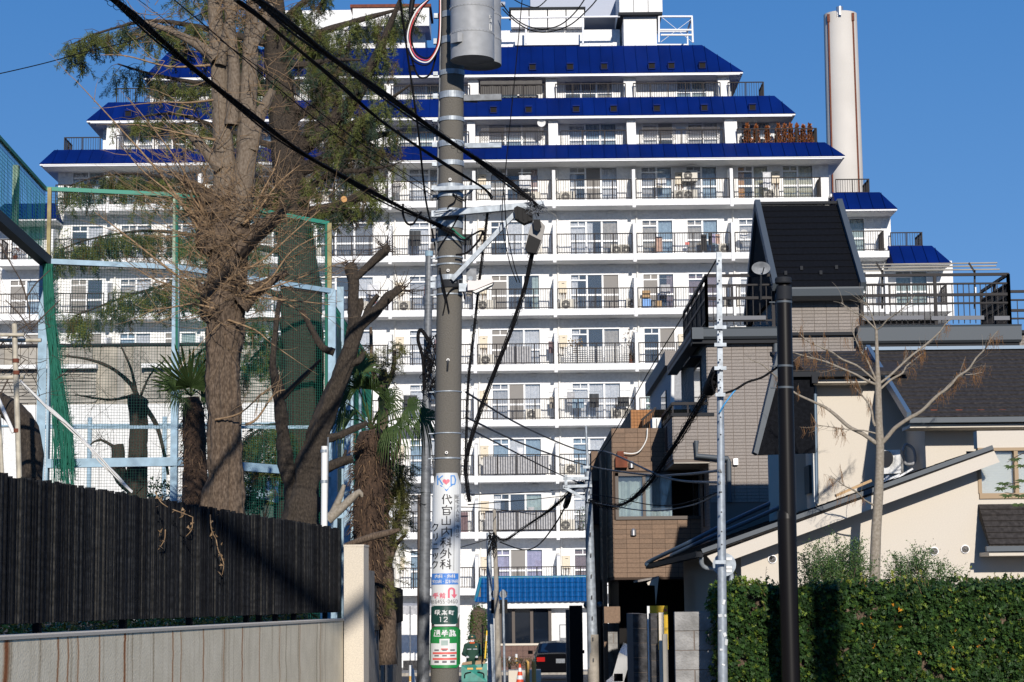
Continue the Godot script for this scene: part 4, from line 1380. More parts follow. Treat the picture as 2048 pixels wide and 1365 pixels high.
func build_trees() -> void:
	# --- big pollarded tree with two stems
	var d := 22.0
	var T := thing("pollarded_tree", "big pollarded tree with burred grey-brown trunk and countless tan shoots", "tree", P(448, 1300, d))
	var b := MB.new()
	limb(b, [[446, 1110, 100], [446, 1010, 86], [449, 950, 70], [448, 860, 64], [446, 760, 64], [447, 700, 66], [452, 650, 74], [446, 612, 92], [450, 575, 76], [456, 520, 76], [450, 478, 104], [452, 440, 92], [456, 400, 84], [454, 370, 62]], d, 56, 0.20, 3.4, 0.03)
	part(b, "trunk", M.bark, T)
	b = MB.new()
	limb(b, [[456, 400, 76], [450, 330, 46], [444, 240, 38], [438, 130, 35], [430, 20, 31], [426, -60, 29]], d - 0.01, 30, 0.10, 2.2, 0.035)
	part(b, "stem", M.bark_stem, T)
	b = MB.new()
	limb(b, [[470, 450, 60], [484, 380, 50], [494, 300, 41], [496, 200, 36], [500, 110, 31], [504, 30, 27], [508, -60, 24]], d - 0.08, 32, 0.10, 2.2, 0.035)
	part(b, "stem", M.bark_stem, T)
	var heads := [[436, 470, 1.0], [468, 460, 1.0], [430, 612, 1.0], [470, 600, 1.0], [455, 560, 0.6], [430, 130, 0.7], [500, 90, 0.7], [455, 300, 0.6], [495, 320, 0.7], [412, 430, 1.0], [500, 440, 1.0], [400, 470, 0.8], [520, 420, 0.9]]
	for q: Array in [[[430, 500, 46], [412, 470, 40], [404, 430, 30], [395, 396, 18]], [[470, 500, 50], [510, 468, 40], [545, 440, 28], [570, 420, 14]], [[480, 610, 46], [510, 585, 30], [545, 560, 18], [575, 545, 12]], [[430, 120, 26], [395, 90, 20], [340, 62, 13], [290, 45, 8]], [[500, 300, 30], [520, 230, 24], [545, 180, 16]], [[440, 340, 26], [400, 290, 22], [370, 260, 10]], [[498, 110, 24], [520, 60, 20], [545, 10, 14]], [[462, 250, 26], [468, 160, 24], [462, 70, 20], [452, -20, 16]], [[440, 130, 22], [452, 70, 20], [470, 0, 18]], [[456, 420, 34], [400, 380, 22], [350, 350, 10]], [[446, 640, 30], [415, 600, 20], [395, 560, 9]]]:
		b = MB.new()
		limb(b, q, d - 0.12, 12, 0.16, 1.6, 0.04)
		part(b, "limb", M.bark if q[0][1] > 400 else M.bark_stem, T)
		heads.append([q[-1][0], q[-1][1], 0.8])
		heads.append([q[-2][0], q[-2][1], 0.7])
	b = MB.new()
	for i in 950:
		var h: Array = heads[rng.randi() % heads.size()]
		var low: bool = h[1] > 380
		if not low and rng.randf() < 0.45: continue
		var o := P(h[0] + rr(-26, 26), h[1] + rr(-50, 46), d - rr(-0.1, 0.33))
		var dir := Vector3(rr(-1, 1), rr(-0.45, 0.8), rr(-0.4, 0.9))
		var ln: float = rr(0.2, 1.0) * h[2] * (1.3 if low else 0.9)
		var e := shoot(b, o, dir, ln, rr(0.0028, 0.0065), 0.24, 0.05)
		for z in rng.randi() % 3:
			shoot(b, o.lerp(e, rr(0.3, 0.7)), dir + ball_dir() * 0.8, ln * 0.5, 0.003, 0.25, 0.05)
	for q: Array in [[405, 420, 255, 195], [400, 445, 240, 290], [395, 455, 150, 160], [420, 600, 190, 425], [480, 600, 640, 470], [485, 590, 700, 520], [430, 615, 250, 520], [470, 560, 620, 640], [470, 590, 660, 610], [455, 640, 590, 720], [485, 450, 600, 330], [500, 440, 560, 300], [410, 430, 330, 330], [420, 130, 200, 110], [425, 200, 260, 210], [430, 280, 240, 250], [440, 620, 300, 620], [455, 560, 640, 420], [430, 840, 560, 770], [490, 850, 570, 780]]:
		var p0 := P(q[0], q[1], d - 0.2)
		var p1 := P(q[2], q[3], d - rr(0.2, 0.7))
		b.tube(smooth([p0, p0.lerp(p1, 0.35) + ball_dir() * 0.07, p0.lerp(p1, 0.7) + ball_dir() * 0.07, p1], 4), rr(0.011, 0.018), 0.004, 5)
		for i in 7:
			shoot(b, p0.lerp(p1, rr(0.2, 1)), (p1 - p0).normalized() + ball_dir() * 0.9, rr(0.15, 0.5), 0.0045, 0.15, 0.05)
	stuff(part(b, "shoots", M.twig, T))

	# --- cedar behind the net
	d = 36.0
	var C := thing("cedar_tree", "dark cedar with drooping green sprays spreading over the court cage", "tree", P(600, 1300, d))
	b = MB.new()
	limb(b, [[600, 1120, 96], [602, 950, 88], [605, 800, 86], [600, 600, 82], [590, 480, 76], [578, 350, 66], [562, 200, 56], [550, 80, 48], [540, -80, 40]], d, 30, 0.12, 2.4, 0.05)
	part(b, "trunk", M.bark_dark, C)
	var spots: Array = []
	var tints: Array = []
	var tw := MB.new()
	var bough := [
		[[548, 90, 34], [430, 62, 24], [310, 42, 14], [215, 60, 8], [135, 92, 4]], [[548, 190, 26], [430, 172, 18], [310, 150, 10], [235, 128, 5]], [[548, 30, 24], [450, 6, 18], [380, -20, 9]],
		[[566, 300, 26], [455, 262, 18], [350, 228, 10], [262, 238, 5]], [[580, 420, 26], [430, 385, 18], [300, 350, 10], [205, 352, 6], [138, 372, 4]], [[590, 510, 26], [430, 478, 18], [300, 462, 10], [190, 476, 6], [118, 500, 4]],
		[[596, 600, 24], [420, 560, 16], [280, 585, 10], [150, 632, 5]], [[574, 320, 44], [640, 262, 38], [700, 210, 32], [745, 130, 24], [775, 60, 15], [800, 0, 9]], [[690, 220, 24], [650, 160, 18], [620, 90, 12], [600, 20, 7]],
		[[578, 350, 34], [650, 320, 28], [720, 282, 18], [800, 262, 7]], [[586, 430, 36], [650, 420, 28], [700, 402, 24], [745, 380, 15]], [[560, 120, 24], [630, 70, 18], [720, 40, 12], [800, 18, 6]], [[550, 60, 20], [600, 10, 14], [660, -30, 8]], [[640, 262, 20], [700, 250, 15], [770, 205, 8], [820, 170, 4]],
		[[552, 120, 22], [600, 130, 16], [660, 120, 10], [720, 120, 5]], [[556, 160, 20], [500, 120, 14], [460, 60, 8]], [[570, 250, 22], [640, 200, 14], [690, 120, 8], [700, 60, 5]], [[560, 200, 20], [620, 230, 13], [700, 262, 8], [760, 300, 4]], [[584, 400, 22], [660, 350, 14], [730, 340, 8], [790, 330, 4]], [[586, 420, 20], [520, 360, 13], [470, 330, 7]],
		[[600, 650, 22], [500, 640, 14], [420, 690, 8], [360, 740, 4]], [[604, 700, 20], [540, 690, 12], [500, 720, 6]], [[600, 860, 18], [540, 850, 10], [490, 880, 6]], [[602, 900, 16], [560, 905, 10], [505, 930, 5]]]
	var bi := 0
	for q: Array in bough:
		b = MB.new()
		var dn := [-0.9, 0.6, -0.3, 0.9, -1.3, -0.5, -0.9, -0.8, 0.3, -0.4, -1.2, 0.7, 0.2, -0.9, -0.5, 0.4, 0.5, -0.3][bi % 18] as float
		var nn: Array = []
		for i in q.size():
			nn.append([q[i][0], q[i][1], q[i][2] * (0.6 if q[-1][0] < 520 else 0.95), d + dn * i / (q.size() - 1.0)])
		var path := limb(b, nn, d, 8, 0.12, 1.2, 0.12)
		part(b, "bough", M.bark_dark, C)
		var n := path.size()
		var dense := 1.0
		if q[-1][0] > 560: dense = 0.62
		if bi in [11, 12, 2, 8]: dense = 0.85
		if bi in [7, 9]: dense = 0.5
		if bi in [3, 1]: dense = 0.6
		for i in n:
			var f := float(i) / n
			if f < 0.22: continue
			for s in 3:
				if rng.randf() > dense: continue
				var sd := Vector3(rr(-0.6, 0.6), rr(-0.35, 0.1), rr(-1, 1)).normalized()
				var ln := rr(0.25, 0.85) * (1.1 - 0.5 * f)
				var e := path[i] + sd * ln + Vector3(0, -0.18 * ln, 0)
				tw.tube(PackedVector3Array([path[i], path[i].lerp(e, 0.5) + Vector3(0, 0.04, 0), e]), 0.008, 0.003, 3)
				var m := int(ln / 0.11)
				for j in m:
					var p := path[i].lerp(e, (j + 0.7) / m)
					var bs := Basis(Vector3.UP, rr(0, TAU)) * Basis(Vector3.RIGHT, rr(-0.5, 0.5)) * Basis(Vector3.BACK, rr(-0.9, 0.9))
					spots.append(Transform3D(bs.scaled(Vector3.ONE * rr(0.7, 1.35)), p))
					var g := rr(0.7, 1.3)
					tints.append(Color(0.105, 0.125, 0.022) * g if rng.randf() < 0.6 else (Color(0.026, 0.050, 0.026) * g if rng.randf() < 0.7 else Color(0.10, 0.072, 0.028) * g))
		bi += 1
	stuff(part(tw, "twigs", M.twig_dark, C))
	scatter("needles", spray_mesh(), M.needle, C, spots, tints)
	# dead grey twig tangles inside the crown
	tw = MB.new()
	for i in 900:
		var q: Array = [[620, 250, 60, 50], [600, 300, 70, 60], [700, 300, 70, 40], [560, 330, 60, 40], [640, 180, 60, 60], [720, 420, 60, 40], [760, 330, 50, 40], [660, 400, 60, 60]][rng.randi() % 8]
		shoot(tw, P(q[0] + rr(-1, 1) * q[2], q[1] + rr(-1, 1) * q[3], d - rr(0, 1.2)), Vector3(rr(-1, 1), rr(-0.9, 0.5), rr(-0.5, 0.5)), rr(0.2, 0.6), 0.004, 0.3, -0.08)
	stuff(part(tw, "dead_twigs", M.bark, C))
	b = MB.new()
	var cw := P(687, 399, d - 1.3)
	b.cyl(cw, cw + Vector3(0.01, 0, 0.02), 0.055, -1, 14)
	tag(part(b, "sawn_branch_end", M.cut_wood, C), "bright orange sawn end of a bough")

	# --- pruned tree with knuckled branches
	d = 26.5
	var R := thing("pruned_tree", "pruned bare tree with knuckled stub branches leaning towards the concrete pole", "tree", P(600, 1300, d))
	b = MB.new()
	limb(b, [[596, 1120, 84], [602, 1030, 70], [612, 950, 54], [634, 880, 44], [662, 800, 38], [690, 730, 34], [706, 680, 33], [714, 650, 34]], d, 26, 0.22, 2.2, 0.04)
	part(b, "trunk", M.bark_dark, R)
	for q: Array in [[[590, 1010, 50], [572, 930, 40], [562, 850, 34], [556, 790, 30], [545, 730, 22], [552, 650, 16], [560, 590, 12]], [[710, 660, 36], [706, 610, 30], [707, 570, 28], [702, 536, 30], [700, 526, 16]], [[708, 560, 20], [735, 535, 20], [758, 514, 22], [772, 500, 26], [774, 490, 12]], [[716, 655, 34], [745, 630, 28], [770, 604, 24], [790, 585, 24], [803, 577, 16]], [[728, 640, 16], [742, 608, 14], [756, 590, 12]], [[712, 640, 20], [722, 610, 17], [720, 598, 15]], [[690, 735, 22], [716, 722, 18], [728, 706, 10]], [[640, 880, 26], [676, 872, 20], [712, 856, 18], [735, 846, 12]], [[620, 960, 36], [650, 938, 28], [680, 925, 24], [705, 918, 20]], [[672, 928, 12], [686, 918, 10], [692, 900, 6]], [[604, 620, 14], [640, 690, 18], [668, 705, 20]], [[560, 800, 20], [600, 760, 14], [640, 720, 9]]]:
		b = MB.new()
		for w: Array in q: w[2] *= 0.72
		limb(b, q, d - 0.02, 14, 0.34, 1.6, 0.03)
		part(b, "branch", M.bark_dark, R)
	tw = MB.new()
	for h: Array in [[772, 496, 46], [700, 530, 24], [803, 580, 44], [726, 706, 6], [755, 592, 6], [745, 850, 8]]:
		for i in h[2]:
			shoot(tw, P(h[0] + rr(-8, 8), h[1] + rr(-8, 8), d), Vector3(rr(-1, 1), rr(-0.5, 1), rr(-0.6, 0.6)), rr(0.08, 0.34), 0.006, 0.2, 0.05)
	stuff(part(tw, "stubs", M.fibre, R))

	# --- young palm
	d = 27.0
	var A := thing("fan_palm", "young fan palm with one upright green fan beside the pollarded trunk", "palm", P(388, 1300, d))
	shaggy(A, [[392, 1120, 52], [390, 1000, 50], [388, 900, 46], [386, 830, 42], [384, 795, 26]], d, 420, 0.06)
	palm_crown(A, P(382, 792, d), [[380, 775, 0.8, 0.03, M.frond], [350, 775, 0.32, 0.5, M.frond], [404, 770, 0.30, 0.4, M.frond], [358, 796, 0.28, 0.9, M.frond], [402, 792, 0.26, 0.9, M.frond]])
	# --- shaggy palm
	d = 27.5
	var B2 := thing("windmill_palm", "stout shaggy brown palm with drooping dark green fans", "palm", P(735, 1300, d))
	shaggy(B2, [[738, 1250, 52], [736, 1130, 58], [736, 1030, 60], [740, 950, 66], [744, 890, 66], [742, 862, 44]], d, 900, 0.09)
	palm_crown(B2, P(742, 858, d), [[715, 775, 0.44, 0.9, M.frond], [690, 805, 0.42, 1.1, M.frond], [745, 780, 0.46, 0.8, M.frond], [775, 805, 0.44, 1.1, M.frond], [815, 815, 0.42, 1.3, M.frond], [700, 840, 0.45, 1.0, M.frond], [840, 835, 0.45, 1.3, M.frond], [790, 850, 0.5, 1.2, M.frond], [760, 820, 0.5, 0.9, M.frond], [720, 745, 0.45, 0.4, M.frond], [770, 870, 0.4, 1.1, M.frond]])

	# --- ragged conifer beside the shaggy palm
	d = 29.0
	var E := thing("ragged_conifer", "half dead yellow-green conifer with peeling limbs behind the shaggy palm", "tree", P(775, 1330, d))
	b = MB.new()
	limb(b, [[775, 1330, 40], [768, 1180, 44], [766, 1120, 40], [760, 1040, 30], [770, 960, 24], [765, 860, 22], [768, 790, 20], [766, 740, 16]], d, 14, 0.2, 1.5, 0.05)
	part(b, "trunk", M.bark, E)
	spots = []; tints = []
	tw = MB.new()
	for q: Array in [[[768, 790, 14], [752, 758, 11], [742, 735, 7]], [[768, 780, 13], [785, 745, 10], [790, 700, 6]], [[742, 735, 8], [742, 680, 7], [741, 655, 6]], [[768, 1120, 20], [790, 1060, 14], [806, 1000, 8], [800, 930, 5]], [[766, 1040, 14], [790, 980, 9], [808, 930, 5]], [[770, 1150, 16], [792, 1090, 10], [812, 1070, 5]], [[768, 960, 12], [795, 900, 8], [802, 850, 4]]]:
		b = MB.new()
		var path := limb(b, q, d - 0.1, 8, 0.15, 1.2, 0.08)
		part(b, "limb", M.bark, E)
	for q: Array in [[745, 720, 26, 26, 26], [785, 715, 22, 40, 30], [735, 700, 14, 20, 12], [770, 960, 36, 40, 110], [795, 990, 26, 60, 90], [780, 1040, 36, 40, 60], [765, 1180, 26, 30, 40], [790, 910, 20, 30, 30], [812, 960, 14, 40, 30], [776, 1100, 30, 30, 30]]:
		for i in q[4]:
			var bs := Basis(Vector3.UP, rr(0, TAU)) * Basis(Vector3.RIGHT, rr(-1.4, 1.4))
			spots.append(Transform3D(bs.scaled(Vector3.ONE * rr(0.45, 0.85)), P(q[0] + rr(-1, 1) * q[2], q[1] + rr(-1, 1) * q[3], d - rr(0, 0.5))))
			var g := rr(0.7, 1.3)
			tints.append((Color(0.11, 0.115, 0.02) if rng.randf() < 0.6 else Color(0.06, 0.06, 0.02)) * g)
	scatter("needles", spray_mesh(0.3, 10, 0.03), M.needle, E, spots, tints)
	# fallen limb lying over the pillar
	b = MB.new()
	limb(b, [[690, 1092, 10], [730, 1078, 15], [770, 1068, 14], [800, 1060, 6]], 25.6, 10, 0.15, 1.5, 0.04)
	tag(part(b, "fallen_branch", M.bark, self), "weathered broken branch resting across the top of the cream pillar", "branch")
	b = MB.new()
	limb(b, [[655, 1040, 22], [690, 1010, 18], [718, 985, 14], [724, 995, 5]], 26.0, 10, 0.2, 1.5, 0.04)
	limb(b, [[660, 1035, 16], [678, 1000, 14], [688, 970, 9]], 26.0, 10, 0.2, 1.5, 0.04)
	tag(part(b, "gnarled_stump", M.bark_pale, self), "pale gnarled dead stump behind the end of the black slats", "stump")
	# white rusty post behind the fence end
	var Z := thing("white_post", "white painted pipe post with rust spots behind the fence end", "post", P(648, 1300, 25.2))
	b = MB.new()
	b.cyl(Vector3(PXX(646, 1000, 25.2), gy(25.2), -25.2), P(649, 893, 25.2), 0.04, -1, 14)
	part(b, "pipe", M.pipe_white, Z)
	b = MB.new()
	for y: float in [903, 964]:
		b.cyl(P(648, y - 3, 25.2), P(648, y + 3, 25.2), 0.044, -1, 14)
	part(b, "band", M.galv, Z)
	b = MB.new()
	b.cyl(P(656, 875, 25.2), P(654, 1010, 25.2), 0.012, -1, 8)
	part(b, "stay", M.galv_dark, Z)

	# --- stump tree in the court, and the bent trunk at far left
	d = 42.0
	var U := thing("lopped_cherry", "lopped dark cherry trunk with thin bare arching branches inside the court", "tree", P(275, 1300, d))
	b = MB.new()
	limb(b, [[272, 1090, 60], [274, 960, 40], [276, 880, 36], [276, 830, 36], [274, 800, 40], [276, 790, 20]], d, 18, 0.12, 1.6, 0.06)
	limb(b, [[278, 985, 34], [240, 950, 30], [236, 905, 26], [234, 890, 24]], d - 0.1, 12, 0.12, 1.6, 0.06)
	part(b, "trunk", M.bark_dark, U)
	tw = MB.new()
	for q: Array in [[[276, 800, 12], [262, 770, 9], [220, 735, 7], [170, 718, 5], [120, 712, 3]], [[274, 800, 9], [262, 740, 5], [240, 690, 3]], [[270, 790, 8], [220, 800, 5], [150, 790, 3]], [[290, 815, 10], [312, 850, 9], [326, 900, 7], [336, 950, 5]], [[278, 800, 6], [300, 750, 4], [330, 720, 2]], [[236, 900, 8], [200, 880, 5], [180, 890, 3]]]:
		b = MB.new()
		var path := limb(b, q, d - 0.1, 8, 0.1, 1.2, 0.12)
		part(b, "branch", M.bark_dark, U)
		for i in 16:
			var p := path[int(rr(0.25, 1.0) * (path.size() - 1))]
			var e := shoot(tw, p, Vector3(rr(-1, 1), rr(-0.5, 0.9), rr(-0.6, 0.6)), rr(0.3, 0.8), 0.005, 0.25, 0.03)
			shoot(tw, p.lerp(e, 0.6), ball_dir(), 0.3, 0.003, 0.25, 0.03)
	stuff(part(tw, "twigs", M.twig_dark, U))
	d = 21.0
	var X := thing("bent_trunk", "black bent tree trunk behind the cream pipe trellis", "tree", P(60, 1300, d))
	b = MB.new()
	limb(b, [[66, 1060, 46], [62, 950, 44], [62, 900, 46], [50, 855, 48], [20, 820, 46], [-20, 800, 46]], d, 20, 0.12, 1.8, 0.04)
	part(b, "trunk", M.bark_dark, X)
	tw = MB.new()
	for i in 34:
		var p := P(rr(-10, 120), rr(640, 800), d - rr(-1.5, 0.5))
		var e := shoot(tw, p, Vector3(rr(-1, 1), rr(-0.4, 0.8), rr(-0.4, 0.4)), rr(0.2, 0.6), 0.005, 0.25, 0.03)
		shoot(tw, p.lerp(e, 0.5), ball_dir(), 0.2, 0.003, 0.25, 0.03)
	for q: Array in [[-10, 470, 40, 560], [40, 560, 60, 660], [60, 660, 120, 600], [60, 660, 10, 600], [50, 600, 100, 540], [-10, 700, 70, 640], [0, 790, 50, 720]]:
		tw.tube(smooth([P(q[0], q[1], d - 0.5), P((q[0] + q[2]) / 2 + rr(-6, 6), (q[1] + q[3]) / 2 + rr(-6, 6), d - 0.5), P(q[2], q[3], d - 0.5)], 4), 0.009, 0.005, 4)
		for i in 5:
			shoot(tw, P(lerpf(q[0], q[2], rng.randf()), lerpf(q[1], q[3], rng.randf()), d - 0.5), ball_dir(), rr(0.1, 0.35), 0.003, 0.2, 0.02)
	stuff(part(tw, "twigs", M.twig_dark, X))
	# dark shrubs in the court
	for s: Array in [[300, 985, 60, 36, 44], [520, 905, 44, 60, 40], [500, 990, 40, 40, 38]]:
		var sp: Array = []
		var cl: Array = []
		for i in 420:
			var v := ball_dir() * pow(rng.randf(), 0.4)
			sp.append(Transform3D(Basis(ball_dir(), rr(0, TAU)).scaled(Vector3.ONE * rr(0.7, 1.4)), P(s[0] + v.x * s[2], s[1] + v.y * s[3], s[4] + v.z * 0.5)))
			cl.append(Color(0.025, 0.045, 0.022) * rr(0.5, 1.4))
		var sh := thing("court_shrub", ["dark shrub at the foot of the lopped cherry", "dark leafy bush between the pollarded and pruned trunks", "low dark bush beside the blue sheet roof"][[300, 520, 500].find(s[0])], "shrub", P(s[0], 1100, s[4]))
		b = MB.new()
		for i in 9:
			shoot(b, P(s[0] + rr(-10, 10), 1050, s[4]), Vector3(rr(-0.5, 0.5), 1, rr(-0.3, 0.3)), rr(0.8, 1.4), 0.01)
		part(b, "stems", M.twig_dark, sh)
		scatter("leaves", leaf_mesh(0.09, 0.04), M.leaf, sh, sp, cl)

func shaggy(T: Node3D, nodes: Array, d: float, strands: int, len: float) -> void:
	var b := MB.new()
	var path := limb(b, nodes, d, 18, 0.16, 2.0, 0.05)
	part(b, "trunk", M.fibre, T)
	var h := MB.new()
	var g := MB.new()
	for i in strands:
		var f := rng.randf()
		var k := int(f * (path.size() - 1))
		var w: float = nodes[mini(int(f * (nodes.size() - 1)), nodes.size() - 1)][2] * d / F / 2.0
		var a := rr(-1.9, 1.9)
		var o := path[k] + Vector3(sin(a) * w, 0, cos(a) * w)
		var dr := Vector3(sin(a), rr(-1.6, 0.7), cos(a)) + ball_dir() * 0.7
		var q := MB.new()
		(h if rng.randf() < 0.7 else g).tube(PackedVector3Array([o, o + dr.normalized() * len * 0.6, o + dr.normalized() * len * rr(0.9, 1.8) + Vector3(0, -len * 0.6, 0)]), rr(0.004, 0.009), 0.002, 3)
	stuff(part(h, "fibres", M.fibre, T))
	stuff(part(g, "old_leaf_bases", M.fibre_pale, T))

func palm_crown(T: Node3D, crown: Vector3, fans: Array) -> void:
	for q: Array in fans:
		var hub := P(q[0], q[1], -crown.z - rr(-0.25, 0.4))
		var b := MB.new()
		b.tube(smooth([crown, crown.lerp(hub, 0.55) + Vector3(0, 0.05, 0.02), hub], 4), 0.013, 0.008, 5)
		var dir := (hub - crown).normalized()
		dir = (dir + Vector3(0, -0.25 * q[3], 0)).normalized()
		var nrm := Vector3(rr(-0.2, 0.2), 0.5 * q[3] + 0.1, 1.0)
		nrm = (nrm - dir * nrm.dot(dir)).normalized()
		fan_frond(b, hub, dir, nrm, q[2], q[3])
		part(b, "frond", q[4], T)

# ---------------------------------------------------------------- poles, signs and cables
const PD := 25.0
var pole_r := 0.16

func pole_x(py: float) -> float:
	return lerpf(906.0, 889.5, py / 1365.0)

func pole_rad(py: float) -> float:
	return lerpf(23.8, 28.2, py / 1365.0) * PD / F

func on_pole(px: float, py: float, lift: float) -> Vector3:
	var o := P(pole_x(py), py, PD)
	var r := pole_rad(py)
	var s := clampf((px - pole_x(py)) * PD / F / r, -0.985, 0.985)
	var a := asin(s)
	return o + Vector3(sin(a), 0, cos(a)) * (r + lift)

# strokes of the characters on a 10 x 10 grid, y down: runs of digit pairs, one run per stroke
const GLYPH := {
	"代": "3014 2329 4493 50658997 7183", "官": "5042 1224 129294 2429 24747727 27877929", "山": "5058 1318 181888 8388", "内": "1219 129299 505427 5477", "科": "4011 0343 2129 2307 2346 6172 6475 5796 8089",
	"外": "3005 22524609 2445 7079 7396", "ク": "3004 21816629 ", "リ": "2126 707649", "ニ": "2272 0898", "ッ": "1326 4255 827649", "・": "4455", "手": "8021 1383 0595 515938", "前": "2032 7062 0292 1419 144449 1646 6468 848979",
	"猿": "3004 10241706 0336 4080 6062 4292 44844764 6649 6599", "楽": "50415363 31737434 3253 1122 9182 0696 5559 5609 5699", "町": "1141471711 1444 2127 5292 727958", "通": "1021 131408 09293999 40805252 4247 428286 4484 4684 6287", "学": "2032 5052 7062 1425 131393 247454 5549 0696", "路": "1040 104343131 3339 3646 1519 0949 6053 628257 6298 67879979 6769",
	"医": "0090 0009 0999 3213 2383 1585 5359 5527", "療": "5052 1292 1217 0435 4393 63386 6899 5777 5759", "法": "1122 0414 0929 4393 6166 3696 66489 98", "人": "505429 5499", "社": "2031 13434 2429 2446 6168 5494 5999", "団": "1018 109098 1898 2474 6367 5567",
	"浩": "1122 0414 0929 5042 4393 6265 3595 4747 47877 9479", "邦": "1151 1454 0767 3139 7079 7090 939485", "会": "5004 5094 3575 1787 4639 6779", "皮": "1112 119183 1105 5155 2474 7429 4588", "膚": "5050 1292 1219 4494 4797 4749 9799", "整": "1151 3035 1343 7062 62925 0 5797 1696 5659 2729 0999", "形": "0151 0454 2229 4149 9071 9374 9667",
	"0": "30103018 3868 68981", "K": "1019 8014 3389", "D": "1019 10607285796919"}
const DIGIT := {"0": "3010182979878260 60303", "1": "304059", "2": "12208092841999", "3": "1080447487892919", "4": "7079 700696", "5": "80202464878929 19", "6": "70201629898564 15", "8": "3050", "-": "3565"}

func glyph(b: MB, code: String, x: float, y: float, w: float, h: float, sw: float, lift: float) -> void:
	for run in code.split(" ", false):
		var pts := PackedVector2Array()
		var i := 0
		while i + 1 < run.length():
			pts.append(Vector2(x + int(run[i]) / 9.0 * w, y + int(run[i + 1]) / 9.0 * h))
			i += 2
		for k in pts.size() - 1:
			var a := pts[k]
			var e := pts[k + 1]
			if a.distance_to(e) < 0.05: continue
			var t := (e - a).normalized()
			var s := Vector2(-t.y, t.x) * sw / 2
			a -= t * sw * 0.35
			e += t * sw * 0.35
			var n := maxi(1, ceili(absf(e.x - a.x) / 2.0))
			for j in n:
				var p := a.lerp(e, float(j) / n)
				var q := a.lerp(e, float(j + 1) / n)
				b.quad(on_pole(p.x + s.x, p.y + s.y, lift), on_pole(q.x + s.x, q.y + s.y, lift), on_pole(q.x - s.x, q.y - s.y, lift), on_pole(p.x - s.x, p.y - s.y, lift))

func patch(b: MB, x0: float, x1: float, y0: float, y1: float, lift: float, corner := 0.0) -> void:
	var nx := 14
	var ny := 12
	for j in ny:
		for i in nx:
			var q: Array = []
			for w: Array in [[i, j + 1], [i + 1, j + 1], [i + 1, j], [i, j]]:
				var y := lerpf(y0, y1, float(w[1]) / ny)
				var cut := 0.0
				var e := minf(y - y0, y1 - y)
				if corner > 0 and e < corner:
					cut = corner - sqrt(maxf(0, corner * corner - (corner - e) * (corner - e)))
				var x := lerpf(x0 + cut, x1 - cut, float(w[0]) / nx) + pole_x(y) - pole_x((y0 + y1) / 2)
				q.append(on_pole(x, y, lift))
			b.quad(q[0], q[1], q[2], q[3])

func flat_poly(b: MB, pts: Array, lift: float) -> void:
	var flat := PackedVector2Array()
	for p: Vector2 in pts:
		flat.append(p)
	var t := Geometry2D.triangulate_polygon(flat)
	for i in range(0, t.size(), 3):
		b.tri(on_pole(flat[t[i]].x, flat[t[i]].y, lift), on_pole(flat[t[i + 1]].x, flat[t[i + 1]].y, lift), on_pole(flat[t[i + 2]].x, flat[t[i + 2]].y, lift))

func cable(called: String, label: String, nodes: Array, r: float, m: Material, coil := 0.0, extra := 0) -> void:
	var pts: Array = []
	for q: Array in nodes:
		pts.append(P(q[0], q[1], q[2]))
	if coil > 0.2 and nodes[0][2] < 16.0:                  # the line goes on overhead towards the next pole behind the viewer
		var o: Vector3 = pts[0]
		var run := (o - (pts[1] as Vector3)).normalized()
		run = Vector3(run.x, 0.03, run.z).normalized()
		for i in 8:
			pts.push_front(o + run * 3.0 * (i + 1))
	var path := smooth(pts, 10)
	var T: Node3D = thing(called, label, "cable", path[0])
	var b := MB.new()
	b.tube(path, r, r, 8)
	part(b, "core_cable", m, T)
	for k in extra:
		b = MB.new()
		var off := Vector3(cos(k * 2.3), sin(k * 2.3), 0) * r * 1.5
		var p2 := PackedVector3Array()
		for i in path.size():
			p2.append(path[i] + off + Vector3(0, sin(i * 0.35 + k) * r * 0.7, cos(i * 0.3 + k) * r * 0.5))
		b.tube(p2, r * 0.5, r * 0.5, 5)
		part(b, "bundled_wire", m, T)
	if coil > 0:
		b = MB.new()
		var total := 0.0
		for i in path.size() - 1:
			total += path[i].distance_to(path[i + 1])
		var n := int(total / coil * 10)
		var sp := PackedVector3Array()
		for i in n:
			var f := float(i) / n * (path.size() - 1)
			var k := int(f)
			var o := path[k].lerp(path[mini(k + 1, path.size() - 1)], f - k)
			var t := (path[mini(k + 1, path.size() - 1)] - path[k]).normalized()
			var s := t.cross(Vector3.BACK).normalized()
			var a := i / 10.0 * TAU
			sp.append(o + (s * cos(a) + t.cross(s) * sin(a)) * (r + 0.026 + 0.014 * sin(i * 0.13)))
		b.tube(sp, 0.0028, 0.0028, 3)
		part(b, "lashing_spiral", M.wire, T)

func bracket(T: Node3D, py: float, h: float, called := "band") -> void:
	var b := MB.new()
	patch(b, pole_x(py) - 30, pole_x(py) + 30, py - h / 2, py + h / 2, 0.012)
	var o := P(pole_x(py), py, PD)
	b.lathe([Vector2(pole_rad(py) + 0.008, -h * 0.5 * PD / F), Vector2(pole_rad(py) + 0.008, h * 0.5 * PD / F)], o, 24, PI / 2 + 1.3, PI / 2 + TAU - 1.3)
	b.box(P(pole_x(py) - 30, py, PD) + Vector3(-0.02, 0, 0), Vector3(0.06, h * PD / F * 0.8, 0.05))
	part(b, called, M.galv, T)

